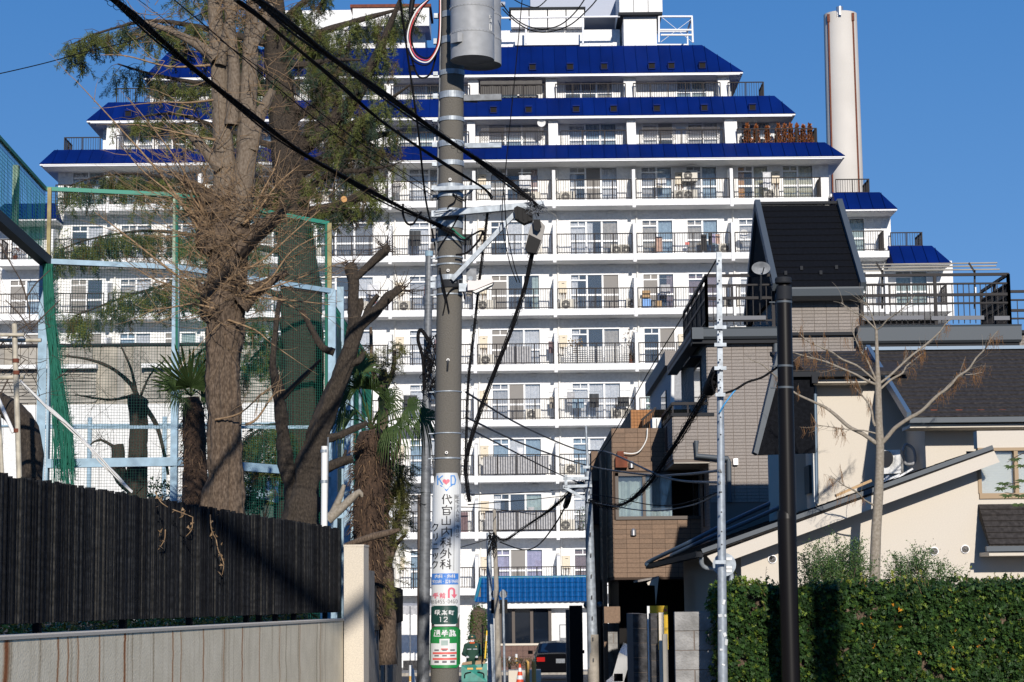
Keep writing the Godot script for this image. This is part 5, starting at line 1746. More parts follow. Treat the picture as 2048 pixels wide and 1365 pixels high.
func build_pole() -> void:
	var foot := P(pole_x(1365), 1365, PD)
	foot.y = gy(PD)
	var T := thing("utility_pole", "thick speckled concrete utility pole with metal bands and cross arms", "utility pole", foot)
	var b := MB.new()
	var pts := PackedVector3Array()
	var rad: Array = []
	for i in 13:
		var py := lerpf(1520, -420, i / 12.0)
		pts.append(P(pole_x(py), py, PD)); rad.append(pole_rad(py))
	b.tube(pts, 0.1, 0.1, 40, rad)
	part(b, "shaft", M.concrete_pole, T)
	for q: Array in [[32, 12], [83, 14], [148, 10], [193, 13], [241, 8], [290, 12], [329, 10], [376, 11], [393, 7], [428, 16], [452, 14], [481, 8], [517, 3], [531, 3], [558, 11], [571, 14], [591, 3], [785, 2], [868, 2], [918, 3]]:
		bracket(T, q[0], q[1])
	# arms
	var arm := func(x0: float, y0: float, x1: float, y1: float, d0: float, d1: float, w: float, m: Material, called := "cross_arm") -> void:
		var q := MB.new()
		q.bar(P(x0, y0, d0), P(x1, y1, d1), w, w)
		part(q, called, m, T)
	arm.call(928, 197, 1003, 195, PD - 0.05, PD - 0.1, 0.075, M.galv_dark)
	arm.call(930, 292, 1003, 291, PD - 0.05, PD - 0.1, 0.06, M.galv)
	arm.call(932, 202, 955, 203, PD, PD, 0.03, M.galv_dark, "gusset")
	arm.call(868, 378, 982, 374, PD - 0.2, PD - 0.25, 0.05, M.galv)
	arm.call(868, 429, 1088, 409, PD - 0.2, PD - 0.3, 0.075, M.galv)
	arm.call(904, 560, 1030, 428, PD - 0.22, PD - 0.27, 0.055, M.galv, "brace")
	arm.call(930, 393, 945, 380, PD - 0.1, PD - 0.2, 0.02, M.galv, "gusset")
	# number plate
	b = MB.new()
	patch(b, pole_x(570) - 12, pole_x(570) + 22, 563, 578, 0.022)
	part(b, "number_plate", M.trim_dark, T)
	b = MB.new()
	for i in 3:
		glyph(b, DIGIT["4"] if i == 0 else ("1080447487892919" if i == 1 else "304059"), pole_x(570) + 2 + i * 6, 564, 4.2, 6, 1.0, 0.025)
	part(b, "number", M.ink_grey, T)
	# bolts, holes, riser conduit on the left
	b = MB.new()
	b.tube(smooth([P(883, -20, PD), P(880, 150, PD), P(876, 330, PD), P(872, 520, PD)], 6), 0.014, 0.014, 6)
	part(b, "riser_conduit", M.galv_dark, T)
	for q: Array in [[901, 365], [897, 724], [894, 908], [897, 546], [903, 20]]:
		b = MB.new()
		var o := on_pole(q[0], q[1], 0.0)
		b.cyl(o, o + Vector3(0, 0, 0.035), 0.019, -1, 12)
		var w := part(b, "socket", M.pipe_white, T)
		b = MB.new()
		b.cyl(o + Vector3(0, 0, 0.034), o + Vector3(0, 0, 0.04), 0.009, -1, 10)
		part(b, "hole", M.ink, w)
	# step hook with shadow
	b = MB.new()
	b.tube(smooth([on_pole(897, 724, 0.0), on_pole(897, 728, 0.05), on_pole(896, 744, 0.03)], 4), 0.011, 0.011, 6)
	part(b, "step_bolt", M.ink, T)
	# loose pigtails on the shaft
	for q: Array in [[[884, 540], [888, 580], [893, 605], [889, 632]], [[884, 545], [892, 585], [896, 610], [899, 630]], [[893, 600], [905, 582], [920, 580], [924, 600]], [[918, 430], [900, 470], [888, 490], [880, 505]], [[912, 395], [908, 410], [898, 420], [897, 440]], [[905, 393], [915, 402], [925, 405], [932, 410]], [[928, 380], [925, 470], [928, 520]], [[932, 400], [928, 470], [930, 520]]]:
		b = MB.new()
		var pp: Array = []
		for w: Array in q:
			pp.append(on_pole(w[0], w[1], 0.035))
		b.tube(smooth(pp, 5), 0.009, 0.009, 5)
		part(b, "pigtail", M.wire, T)
	# transformers
	for k in 2:
		var cx := 945.0 if k == 0 else 959.0
		var d := PD - 0.52 if k == 0 else PD + 0.48
		var ry := (45.0 if k == 0 else 45.0) * d / F
		var bot := P(cx, 121 if k == 0 else 131, d)
		var tr := thing("transformer", ["grey drum transformer with riveted hoops hung on the front of the concrete pole", "grey drum transformer hung behind the other drum on the concrete pole"][k], "transformer", bot)
		b = MB.new()
		b.lathe([Vector2(0.001, 0.02), Vector2(ry * 0.94, 0.02), Vector2(ry, 0.0), Vector2(ry, 1.05), Vector2(ry * 0.8, 1.12), Vector2(0.001, 1.14)], bot, 48)
		part(b, "drum", M.transformer, tr)
		for y: float in [0.32, 0.64]:
			b = MB.new()
			b.lathe([Vector2(ry, y - 0.018), Vector2(ry + 0.004, y - 0.014), Vector2(ry + 0.004, y + 0.014), Vector2(ry, y + 0.018)], bot, 48)
			for i in 36:
				var a := TAU * i / 36
				b.box(bot + Vector3(cos(a) * (ry + 0.005), y, sin(a) * (ry + 0.005)), Vector3(0.012, 0.012, 0.006), Basis(Vector3.UP, -a + PI / 2))
			part(b, "hoop", M.transformer, tr)
		b = MB.new()
		b.cyl(bot + Vector3(ry * 0.9, 1.0, 0.15), bot + Vector3(ry * 1.15, 1.0, 0.18), 0.04, -1, 12)
		b.cyl(bot + Vector3(ry * 0.95, 0.8, 0.0), bot + Vector3(ry * 1.2, 0.8, 0.0), 0.035, -1, 12)
		part(b, "bushing", M.sheet_grey, tr)
		if k == 0:
			b = MB.new()
			b.prism([bot + Vector3(-0.26, 0.17, 0.18), bot + Vector3(-0.175, 0.16, 0.28), bot + Vector3(-0.12, 0.17, 0.26), bot + Vector3(-0.12, 0.28, 0.26), bot + Vector3(-0.175, 0.28, 0.28), bot + Vector3(-0.26, 0.28, 0.18)], Vector3(0, 0, -0.03))
			part(b, "lug_plate", M.transformer, tr)
			b = MB.new()
			for i in 2:
				for run in ["80202464878929", "3010182979878260"][i].split(" "):
					var j := 0
					var prev := Vector3.ZERO
					while j + 1 < run.length():
						var ax := 0.96 + (int(run[j]) - 4) * 0.018
						var yy := 0.52 - i * 0.11 - int(run[j + 1]) * 0.009
						var p := bot + Vector3(sin(ax) * (ry + 0.006), yy, cos(ax) * (ry + 0.006))
						if j > 0:
							b.bar(prev, p, 0.012, 0.004)
						prev = p
						j += 2
			part(b, "number", M.sign_white, tr)
		b = MB.new()
		b.bb(bot.x - ry * 0.3, bot.x - ry * 0.1, bot.y + 0.25, bot.y + 0.9, -d - 0.2, -d - 0.5) if k == 0 else b.bb(bot.x - ry * 0.6, bot.x - ry * 0.4, bot.y + 0.25, bot.y + 0.9, -d + 0.4, -d)
		part(b, "hanger", M.galv_dark, tr)
	# lamp head
	var lp := P(935, 575, PD - 0.1)
	var S := thing("street_lamp", "pale pinkish wedge street lamp head on a short bracket of the concrete pole", "street lamp", lp)
	b = MB.new()
	b.prism([P(936, 566, PD - 0.2), P(936, 586, PD - 0.2), P(950, 585, PD - 0.2), P(988, 569, PD - 0.2), P(984, 561, PD - 0.2), P(950, 567, PD - 0.2)], Vector3(0, 0, 0.2))
	part(b, "housing", mat("lamp_body", L(0.62, 0.55, 0.53), 0.5), S)
	b = MB.new()
	b.prism([P(946, 586.5, PD - 0.22), P(952, 590, PD - 0.22), P(984, 574, PD - 0.22), P(987, 570.5, PD - 0.22)], Vector3(0, 0, 0.16))
	part(b, "lens", M.glow_white, S)
	b = MB.new()
	b.bar(P(918, 576, PD - 0.18), P(938, 576, PD - 0.18), 0.08, 0.1)
	part(b, "bracket", M.galv, S)
	# small grey control box above the lamp
	var X := thing("control_box", "small grey metal control box on the pole above the street lamp", "box", P(943, 552, PD))
	b = MB.new()
	b.bb(PXX(933, 552, PD), PXX(953, 552, PD), P(943, 564, PD).y, P(943, 540, PD).y, -PD + 0.1, -PD - 0.03)
	part(b, "case", M.galv_dark, X)
	b = MB.new()
	b.cyl(P(941, 557, PD - 0.1), P(941, 557, PD - 0.14), 0.03, -1, 14)
	part(b, "dial", M.galv, X)
	build_sign()

func build_sign() -> void:
	var xs := pole_x(1100)
	var T := thing("clinic_sign", "tall white curved clinic sign wrapped round the concrete pole with black lettering", "sign", on_pole(xs, 1250, 0.02))
	var b := MB.new()
	patch(b, xs - 25.8, xs + 25.8, 948, 1253, 0.016, 7)
	part(b, "plate", M.sign_white, T)
	var ink := func(called: String, list: Array, m: Material, lift := 0.0195) -> void:
		var q := MB.new()
		for g: Array in list:
			glyph(q, GLYPH.get(g[0], DIGIT.get(g[0], "")) if g.size() < 7 else g[6], g[1], g[2], g[3], g[4], g[5], lift)
		part(q, called, m, T)
	# logo: K, heart, D and the drawn-down point
	ink.call("logo_letter", [["K", 877, 954, 11, 17, 2.2], ["D", 901, 954, 10, 17, 2.2, "1019 1060728478695919"]], M.ink_blue)
	b = MB.new()
	flat_poly(b, [Vector2(884, 972), Vector2(894, 982), Vector2(903, 971), Vector2(905.5, 972), Vector2(894, 985), Vector2(882, 973)], 0.0195)
	part(b, "logo_point", M.ink_blue, T)
	b = MB.new()
	var heart: Array = []
	for i in 24:
		var a := TAU * i / 24
		heart.append(Vector2(893.5 + 0.40 * 16 * pow(sin(a), 3) * 1.0, 965.5 - 0.40 * (13 * cos(a) - 5 * cos(2 * a) - 2 * cos(3 * a) - cos(4 * a))))
	flat_poly(b, heart, 0.0215)
	part(b, "heart", M.ink_pink, T)
	var col := "代官山内科外科"
	var list: Array = []
	for i in 7:
		list.append([col[i], 884.5 - i * 0.25, 991 + i * 21.6, 18.5, 18.5, 1.9])
	ink.call("clinic_name", list, M.ink)
	list = []
	var kana := ["ク", "リ", "ニ", "ッ", "ク"]
	for i in 5:
		list.append([kana[i], 869 - i * 0.2, 1049 + i * 18.6, 10.5, 14, 1.8])
	ink.call("clinic_kind", list, M.ink)
	list = []
	var corp := "医療法人社団"
	for i in 6:
		list.append([corp[i], 909.6, 992 + i * 9.2, 6.4, 7.4, 0.75])
	for i in 3:
		list.append(["浩邦会"[i], 909.6, 1051 + i * 9.2, 6.4, 7.4, 0.75])
	ink.call("corporation_name", list, M.ink_grey)
	b = MB.new()
	patch(b, 907.0, 907.7, 991, 1143, 0.0195)
	part(b, "rule_line", M.ink_grey, T)
	b = MB.new()
	patch(b, 867, 914.5, 1148, 1170, 0.019)
	part(b, "blue_band", M.sign_blue, T)
	list = []
	for i in 5:
		list.append(["内科・外科"[i], 873 + i * 7.3, 1150, 6.2, 7.2, 0.9])
	for i in 8:
		list.append(["皮膚科・整形外科"[i], 868.2 + i * 5.8, 1160.5, 5.0, 7.0, 0.75])
	ink.call("department_list", list, M.sign_white, 0.0225)
	ink.call("direction_word", [["手", 869, 1187, 10, 10, 1.6], ["前", 881.5, 1187, 10, 10, 1.6]], M.ink_pink)
	b = MB.new()
	var arc: Array = []
	for i in 9:
		var a := PI - PI * i / 8
		arc.append(Vector2(902.5 + 6.5 * cos(a), 1182.5 - 6.5 * sin(a)))
	for i in range(8, -1, -1):
		var a := PI - PI * i / 8
		arc.append(Vector2(902.5 + 3.0 * cos(a), 1182.5 - 3.0 * sin(a)))
	flat_poly(b, arc, 0.0195)
	flat_poly(b, [Vector2(896, 1182), Vector2(899.5, 1182), Vector2(899.5, 1197), Vector2(896, 1197)], 0.0195)
	flat_poly(b, [Vector2(905.5, 1182), Vector2(909, 1182), Vector2(909, 1190), Vector2(912.5, 1190), Vector2(907.2, 1198), Vector2(902, 1190), Vector2(905.5, 1190)], 0.0195)
	part(b, "turn_arrow", M.ink_pink, T)
	list = []
	var num := "6455-0460"
	list.append(["0", 866, 1202, 2.4, 5, 0.6, DIGIT["0"]])
	list.append(["3", 869.2, 1202, 2.4, 5, 0.6, DIGIT["3"]])
	for i in num.length():
		list.append([num[i], 873.2 + i * 4.55, 1200.5, 3.3, 6.6, 0.85, DIGIT[num[i]]])
	ink.call("phone_number", list, M.ink_grey)
	# street name plate at the foot of the sign
	b = MB.new()
	patch(b, 865.5, 913.5, 1212, 1249, 0.019, 4)
	part(b, "district_panel", M.sign_dark_green, T)
	list = []
	for i in 3:
		list.append(["猿楽町"[i], 873 + i * 12, 1221, 9.5, 9.5, 1.15])
	list.append(["1", 880, 1235, 6, 9, 1.2, "305059"])
	list.append(["2", 888.5, 1235, 6.5, 9, 1.2, DIGIT["2"]])
	ink.call("district_name", list, M.sign_white, 0.0225)
	# green school-route plate below
	var Gs := thing("school_route_sign", "green curved school route plate with a printed notice below the clinic sign", "sign", on_pole(xs, 1335, 0.02))
	b = MB.new()
	patch(b, 862.5, 918, 1254.5, 1336, 0.016, 6)
	part(b, "plate", M.sign_green, Gs)
	b = MB.new()
	for i in 3:
		glyph(b, GLYPH["通学路"[i]], 871.5 + i * 13.4, 1261, 11.2, 11.5, 1.8, 0.0195)
	part(b, "route_name", M.sign_white, Gs)
	b = MB.new()
	patch(b, 865, 911, 1287, 1330, 0.0185)
	patch(b, 881, 899, 1278, 1288, 0.0183)
	part(b, "notice", M.sign_white, Gs)
	b = MB.new()
	for y: float in [1304.5, 1316]:
		patch(b, 869, 911, y, y + 4.0, 0.0205)
	patch(b, 884, 896, 1297, 1300, 0.0205)
	part(b, "red_band", M.ink_red, Gs)
	b = MB.new()
	for r in 3:
		for i in 3:
			patch(b, 872 + i * 14, 880 + i * 14, [1310, 1321.5, 1299][r], [1313, 1326, 1302][r], 0.0205)
	part(b, "small_print", M.ink_grey, Gs)
	b = MB.new()
	patch(b, 884, 896, 1281, 1291, 0.0205)
	part(b, "print_patch", M.cloth_mint, Gs)

func build_other_poles() -> void:
	var pole := func(called: String, label: String, x0: float, y0: float, x1: float, y1: float, d: float, w0: float, w1: float, m: Material, sides := 18) -> Node3D:
		var t := P(x0, y0, d)
		var e := P(x1, y1, d)
		var dirv := (e - t) / (t.y - e.y)
		var h := t.y - gy(d)
		var f := t + dirv * h
		var T := thing(called, label, "pole", f)
		var b := MB.new()
		b.tube(PackedVector3Array([f, t]), (w1 + (w1 - w0) * maxf(0, (e.y - gy(d)) / h)) * d / F / 2, w0 * d / F / 2, sides)
		part(b, "shaft", m, T)
		return T
	var A: Node3D = pole.call("steel_pole", "slim grey stepped steel pole standing just behind the thick concrete pole", 858, 508, 846, 1365, 38.0, 14.5, 25.0, M.galv_dark)
	var b := MB.new()
	for y: float in [560, 572, 610, 618, 640, 712, 730, 760, 800, 840, 880, 930, 985, 1040, 1100, 1160, 1230]:
		b = MB.new()
		var x := lerpf(858, 846, (y - 508) / 857.0)
		var w := lerpf(15.5, 25, (y - 508) / 857.0)
		b.cyl(P(x, y - 1, 38), P(x, y + 1, 38), w * 38 / F / 2 + 0.006, -1, 16)
		part(b, "strap", M.galv_dark, A)
	b = MB.new()
	b.cyl(P(858, 503, 38), P(858, 513, 38), 0.075, -1, 16)
	part(b, "cap", M.post_blue, A)
	# tangle of black fittings on the slim pole
	b = MB.new()
	for i in 90:
		var y := rr(670, 790)
		var p := P(lerpf(856, 866, rng.randf()) + rr(-12, 9), y, 37.7 + rr(-0.1, 0.1))
		b.tube(smooth([p, p + Vector3(rr(-0.08, 0.08), rr(-0.2, 0.05), rr(-0.04, 0.04)), p + Vector3(rr(-0.1, 0.1), rr(-0.3, 0.1), 0)], 4), rr(0.006, 0.016), 0.006, 5)
	stuff(part(b, "splice_tangle", M.wire, A))
	b = MB.new()
	b.tube(smooth([P(862, 690, 37.7), P(842, 660, 37.7), P(836, 680, 37.7), P(846, 720, 37.7), P(848, 780, 37.7)], 6), 0.035, 0.03, 8)
	part(b, "black_loop", M.wire, A)
	pole.call("brown_pole", "thin dark brown steel pole in front of the white block's ground floor", 838, 990, 838, 1340, 60.0, 7, 8, M.bronze)
	pole.call("white_downpipe", "fat white pipe standing beside the ragged conifer", 795, 1085, 794, 1200, 50.0, 11, 12, M.pipe_white)
	var Bp: Node3D = pole.call("blue_grey_pole", "blue-grey steel pole beside the slim concrete pole at the tiled porch", 977, 1066, 983, 1340, 58.0, 9, 15, M.galv)
	var Cp: Node3D = pole.call("slim_concrete_pole", "slim pale concrete pole in front of the blue tiled porch", 988.5, 1020, 997, 1355, 56.0, 7, 13, M.concrete)
	b = MB.new()
	for i in 40:
		var p := P(rr(977, 990), rr(1064, 1098), 55.8)
		b.tube(smooth([p, p + Vector3(rr(-0.08, 0.08), rr(-0.25, 0.05), 0), p + Vector3(rr(-0.1, 0.1), rr(-0.4, 0.05), rr(-0.1, 0.1))], 4), rr(0.008, 0.018), 0.008, 5)
	stuff(part(b, "splice_tangle", M.wire, Cp))
	# road signs seen from behind on that pole
	var Rs := thing("road_sign_backs", "round and square road signs seen from behind on a slim grey post", "road sign", P(1007, 1355, 57))
	b = MB.new()
	b.cyl(P(1006, 1180, 57), Vector3(PXX(1009, 1300, 57), gy(57), -57), 0.035, -1, 10)
	part(b, "post", M.galv, Rs)
	for x: float in [1007, 990]:
		b = MB.new()
		b.cyl(P(x, 1189, 57.1), P(x, 1189, 57.12), 0.11, -1, 24)
		part(b, "round_plate", M.galv_dark, Rs)
		b = MB.new()
		b.bb(PXX(x - 8, 1215, 57.1), PXX(x + 8, 1215, 57.1), P(x, 1228, 57).y, P(x, 1200, 57).y, -57.1, -57.12)
		part(b, "square_plate", M.black_plastic, Rs)
	# pole by the tiled house
	var Gp: Node3D = pole.call("galvanised_pole", "galvanised pole with bracket arms at the corner of the brown tiled house", 1176, 945, 1187, 1365, 36.0, 14, 23, M.galv)
	b = MB.new()
	b.cyl(P(1176, 948, 36), P(1172, 852, 36), 0.029, 0.018, 10)
	part(b, "mast", M.galv, Gp)
	for q: Array in [[1126, 958, 1182, 957], [1126, 974, 1184, 972], [1128, 975, 1178, 1003], [1132, 950, 1132, 976], [1176, 1002, 1184, 1002], [1166, 935, 1180, 935]]:
		b = MB.new()
		b.bar(P(q[0], q[1], 35.9), P(q[2], q[3], 35.9), 0.05, 0.05)
		part(b, "bracket_arm", M.galv, Gp)
	b = MB.new()
	for i in 9:
		var y := 985 + i * 42.0
		b.box(P(lerpf(1177, 1187, (y - 945) / 420.0) + 1, y, 35.88), Vector3(0.02, 0.06, 0.02))
	part(b, "step_hole", M.ink, Gp)
	b = MB.new()
	b.cyl(P(1186, 1270, 36), P(1187, 1365, 36), 0.0965, 0.1015, 18)
	part(b, "base_sleeve", M.concrete, Gp)
	# grey pole at the hedge
	var Hp: Node3D = pole.call("hedge_pole", "blue-grey galvanised pole with sticker scraps beside the ivy hedge", 1441, 790, 1446, 1365, 19.60, 14, 20, M.galv)
	b = MB.new()
	b.bar(P(1438, 505, 19.55), P(1441, 795, 19.55), 0.05, 0.05)
	part(b, "angle_extension", M.galv, Hp)
	for y: float in [522, 562, 600, 640, 664, 680, 720, 740, 760, 776, 835, 870, 945, 985, 1025, 1064, 1090]:
		b = MB.new()
		var x := lerpf(1438, 1444, (y - 505) / 600.0)
		b.cyl(P(x, y, 19.48), P(x, y, 19.46), 0.0085, -1, 8)
		part(b, "hole", M.ink, Hp)
	for q: Array in [[655, 12], [690, 12], [737, 12], [790, 10], [1125, 11]]:
		b = MB.new()
		b.bar(P(1441 - q[1], q[0], 19.50), P(1441 + q[1], q[0], 19.50), 0.02, 0.035)
		part(b, "clamp", M.galv, Hp)
	b = MB.new()
	for q: Array in [[1449, 1270, 7, 8], [1440, 1262, 5, 3], [1452, 1285, 8, 12], [1442, 1300, 6, 4], [1447, 1205, 5, 10], [1440, 1232, 8, 6], [1450, 1232, 5, 5], [1446, 1330, 6, 3]]:
		var o := P(q[0], q[1], 19.60)
		var ax := PXX(1445, q[1], 19.60)
		var s := clampf((o.x - ax) / 0.048, -0.9, 0.9)
		b.box(Vector3(ax + 0.0487 * s, o.y, -19.60 + 0.0487 * sqrt(1 - s * s)), Vector3(q[2] * 19.6 / F, q[3] * 19.6 / F, 0.002), Basis(Vector3.UP, asin(s)) * Basis(Vector3.BACK, rr(-0.4, 0.4)))
	part(b, "sticker_scraps", M.sign_white, Hp)
	var Ds := thing("round_sign_back", "round grey road sign seen from behind on the hedge pole", "road sign", P(1449, 1130, 19.65))
	b = MB.new()
	b.cyl(P(1449, 1130, 19.69), P(1449, 1130, 19.70), 0.111, -1, 36)
	part(b, "plate", M.galv, Ds)
	for y: float in [1118, 1135, 1142]:
		b = MB.new()
		b.bb(PXX(1453, y, 19.68), PXX(1464, y, 19.68), P(1450, y + 3, 19.68).y, P(1450, y - 2, 19.68).y, -19.68, -19.69)
		part(b, "label_scrap", M.pipe_white, Ds)
	# black pole
	var Kp: Node3D = pole.call("black_pole", "tall glossy black steel pole in front of the ivy hedge", 1568, 572, 1582, 1365, 19.5, 30, 37, M.pole_black, 28)
	b = MB.new()
	b.lathe([Vector2(0.001, 0.05), Vector2(0.075, 0.05), Vector2(0.08, 0.035), Vector2(0.08, 0.0), Vector2(0.072, -0.01)], P(1567, 566, 19.5), 28)
	part(b, "cap", M.trim_dark, Kp)
	b = MB.new()
	b.cyl(P(1568.5, 574, 19.5), P(1568.8, 600, 19.5), 0.0755, -1, 28)
	part(b, "collar", M.trim_dark, Kp)
	for y: float in [605, 733, 776]:
		b = MB.new()
		b.cyl(P(lerpf(1568, 1582, (y - 572) / 793.0), y - 2, 19.5), P(lerpf(1568, 1582, (y - 572) / 793.0), y + 2, 19.5), 0.078, -1, 24)
		b.cyl(P(lerpf(1550, 1564, (y - 572) / 793.0), y, 19.5), P(lerpf(1538, 1552, (y - 572) / 793.0), y, 19.5), 0.008, -1, 6)
		part(b, "pole_band", M.trim_slate, Kp)
	b = MB.new()
	b.lathe([Vector2(0.073, 0.06), Vector2(0.088, -0.02), Vector2(0.089, -3.2)], P(1573.5, 1034, 19.5), 28)
	part(b, "lower_sleeve", M.pole_black, Kp)

func build_cables() -> void:
	var W: Material = M.wire
	cable("thick_cable_bundle", "thick black lashed cable bundle crossing the tree down to the concrete pole", [[140, -70, 14.5], [230, 2, 15.5], [335, 92, 17], [480, 214, 19], [600, 302, 21], [740, 384, 23.2], [850, 438, 24.6], [905, 466, 24.75]], 0.019, W, 0.25, 3)
	cable("upper_cable_bundle", "thick black cable bundle sweeping over the pole to the long steel arm", [[455, -50, 14.0], [520, 4, 15], [620, 82, 17], [740, 170, 19.5], [880, 268, 22.5], [1000, 352, 24.4], [1060, 398, 24.6], [1078, 425, 24.65]], 0.021, W, 0.22, 3)
	cable("twin_cable", "black twisted cable just below the upper bundle ending at the short arm", [[470, 0, 15], [540, 52, 16], [650, 145, 18.5], [760, 240, 20.5], [890, 330, 23.5], [965, 375, 24.5], [983, 398, 24.7]], 0.014, W, 0.0, 1)
	cable("fine_wire", "fine black wire running down under the thick lashed bundle", [[300, -40, 16], [420, 60, 17], [560, 180, 18.5], [700, 290, 21], [880, 400, 24.6]], 0.005, W)
	cable("tree_wire", "fine black wire from the tree crown down to the concrete pole", [[440, 80, 17], [600, 195, 19], [740, 300, 21.5], [870, 385, 24.6]], 0.0045, W)
	cable("steep_cable", "straight black cable dropping steeply left of the concrete pole", [[796, -30, 24], [815, 110, 24.5], [836, 260, 25], [850, 390, 26], [862, 450, 28], [872, 505, 30]], 0.013, W)
	cable("sky_wire", "lone thin black wire sagging across the blue sky at left", [[-60, 158, 24], [0, 147, 24], [90, 126, 24.5], [170, 104, 25], [250, 85, 25.5], [330, 58, 26], [420, 20, 27]], 0.0065, W)
	cable("sky_wire_upper", "thin black wire crossing the tree top towards the transformers", [[250, -20, 22], [330, 40, 22], [390, 90, 22.5], [430, 60, 23], [520, 20, 23.5]], 0.004, W)
	cable("drop_cable", "thick black lashed cable hanging from the grey splice case to the pole foot", [[1066, 500, 24.6], [1048, 580, 24.7], [1015, 680, 24.9], [975, 780, 25.1], [942, 880, 25.2], [931, 930, 25.2], [934, 975, 25.1], [938, 1003, 25.0]], 0.015, W, 0.12, 2)
	cable("side_cable", "black knotted cable running down the right side of the concrete pole", [[975, 415, 24.8], [968, 480, 24.9], [958, 560, 25.0], [945, 680, 25.1], [936, 760, 25.1], [932, 860, 25.15], [930, 950, 25.15]], 0.012, W, 0.09, 1)
	cable("plumb_wire", "pair of thin straight black wires falling beside the street lamp", [[1046, -20, 24], [1030, 150, 24.2], [1012, 330, 24.4], [1004, 440, 24.5], [1018, 520, 24.5], [1034, 565, 24.6]], 0.006, W)
	cable("plumb_wire", "thin black wire falling straight past the long steel arm", [[1008, 385, 24.5], [1014, 460, 24.5], [1028, 530, 24.5], [1040, 566, 24.6]], 0.006, W)
	cable("transformer_lead", "looping black lead from the transformer to insulators above the roof", [[1003, 6, 25], [1022, 30, 25], [1050, 50, 25], [1085, 58, 25], [1120, 50, 25], [1150, 25, 25], [1175, -10, 25]], 0.008, W)
	cable("transformer_lead", "second looping black lead hanging lower beside the transformer", [[1005, 18, 25.1], [1030, 42, 25.1], [1060, 60, 25.1], [1095, 64, 25.1], [1140, 50, 25.1], [1180, 15, 25.1], [1200, -10, 25.1]], 0.008, W)
	cable("transformer_lead", "upper thin black lead curving off the frame top beside the transformer", [[1020, -6, 25.3], [1045, 8, 25.3], [1075, 14, 25.3], [1100, -8, 25.3]], 0.007, W)
	for q: Array in [[0.0, M.wire_red, "red cable loop hanging left of the transformers"], [4.0, M.pipe_white, "white cable loop hanging left of the transformers"], [-4.0, M.wire, "black cable loop hanging left of the transformers"], [9.0, M.wire, "loose outer black cable loop left of the transformers"]]:
		var o: float = q[0]
		cable("cable_loop", q[2], [[880 + o * 0.3, -10, 24.9], [879 + o * 0.4, 60, 24.85], [874 + o * 0.5, 95, 24.8], [856, 120 + o, 24.8], [832 - o * 0.6, 112 + o, 24.8], [820 - o, 85, 24.8], [822 - o, 55, 24.8], [838 - o, 20, 24.8], [862, -5, 24.85]], 0.009, q[1])
	cable("cable_loop", "thin black cable ring hanging lowest beside the transformers", [[826, 20, 24.9], [822, 100, 24.9], [832, 145, 24.9], [846, 156, 24.9], [862, 145, 24.9], [872, 110, 24.9]], 0.012, W)
	var Cs := thing("cable_connector", "fat black cable connector hanging above the cable loops", "connector", P(822, 25, 24.9))
	var b := MB.new()
	b.cyl(P(826, -8, 24.85), P(821, 26, 24.85), 0.035, 0.03, 14)
	part(b, "barrel", M.black_plastic, Cs)
	b = MB.new()
	b.cyl(P(821, 26, 24.85), P(820, 34, 24.85), 0.018, -1, 10)
	part(b, "neck", M.black_plastic, Cs)
	cable("green_lead", "short green cable tail strapped to the concrete pole", [[904, 458, 24.75], [918, 470, 24.78], [930, 478, 24.8], [938, 477, 24.85]], 0.014, M.wire_green)
	cable("tail_cable", "black cable tail curving right from the pole bands", [[905, 465, 24.7], [925, 480, 24.75], [945, 470, 24.8], [962, 462, 24.85], [968, 470, 24.9]], 0.012, W)
	cable("tail_cable", "black cable tail looping below the green lead", [[912, 510, 24.75], [935, 505, 24.8], [958, 480, 24.85], [966, 462, 24.9]], 0.013, W)
	cable("bight_cable", "black cable bight hanging from the thick bundle near the pole", [[806, 408, 24.2], [806, 430, 24.2], [814, 447, 24.2], [826, 448, 24.3], [838, 430, 24.4], [842, 425, 24.5]], 0.013, W)
	cable("lamp_wire", "thin black wire from the long arm to the roof wires", [[870, 425, 24.7], [920, 420, 24.75], [980, 412, 24.75], [1040, 418, 24.7], [1075, 412, 24.7]], 0.005, W)
	# splice cases on the long arm
	var A := thing("splice_case", "black horizontal cable splice case under the long steel arm", "splice case", P(1045, 432, 24.6))
	b = MB.new()
	b.prism([P(1028, 416, 24.6), P(1034, 412, 24.6), P(1064, 422, 24.6), P(1066, 440, 24.6), P(1048, 447, 24.6), P(1030, 436, 24.6)], Vector3(0, 0, -0.16))
	part(b, "case", M.black_plastic, A)
	for x: float in [1036, 1046, 1056]:
		b = MB.new()
		b.bar(P(x, 415 + (x - 1036) * 0.3, 24.59), P(x + 1, 438 + (x - 1036) * 0.2, 24.59), 0.012, 0.012)
		part(b, "rib", M.black_plastic, A)
	var G := thing("closure_box", "grey and black hanging fibre closure at the end of the long arm", "splice case", P(1070, 475, 24.6))
	b = MB.new()
	b.prism([P(1064, 446, 24.55), P(1082, 443, 24.55), P(1090, 452, 24.55), P(1084, 482, 24.55), P(1074, 506, 24.55), P(1056, 506, 24.55), P(1050, 495, 24.55), P(1058, 462, 24.55)], Vector3(0, 0, -0.14))
	part(b, "lid", mat("closure_grey", L(0.17, 0.16, 0.15), 0.5), G)
	b = MB.new()
	b.prism([P(1058, 470, 24.5), P(1082, 482, 24.5), P(1072, 508, 24.5), P(1054, 505, 24.5), P(1051, 494, 24.5)], Vector3(0, 0, 0.04))
	part(b, "base", M.black_plastic, G)
	b = MB.new()
	b.prism([P(1066, 440, 24.48), P(1080, 440, 24.48), P(1083, 455, 24.48), P(1076, 464, 24.48), P(1068, 460, 24.48)], Vector3(0, 0, 0.03))
	part(b, "strain_clamp", M.black_plastic, G)
	b = MB.new()
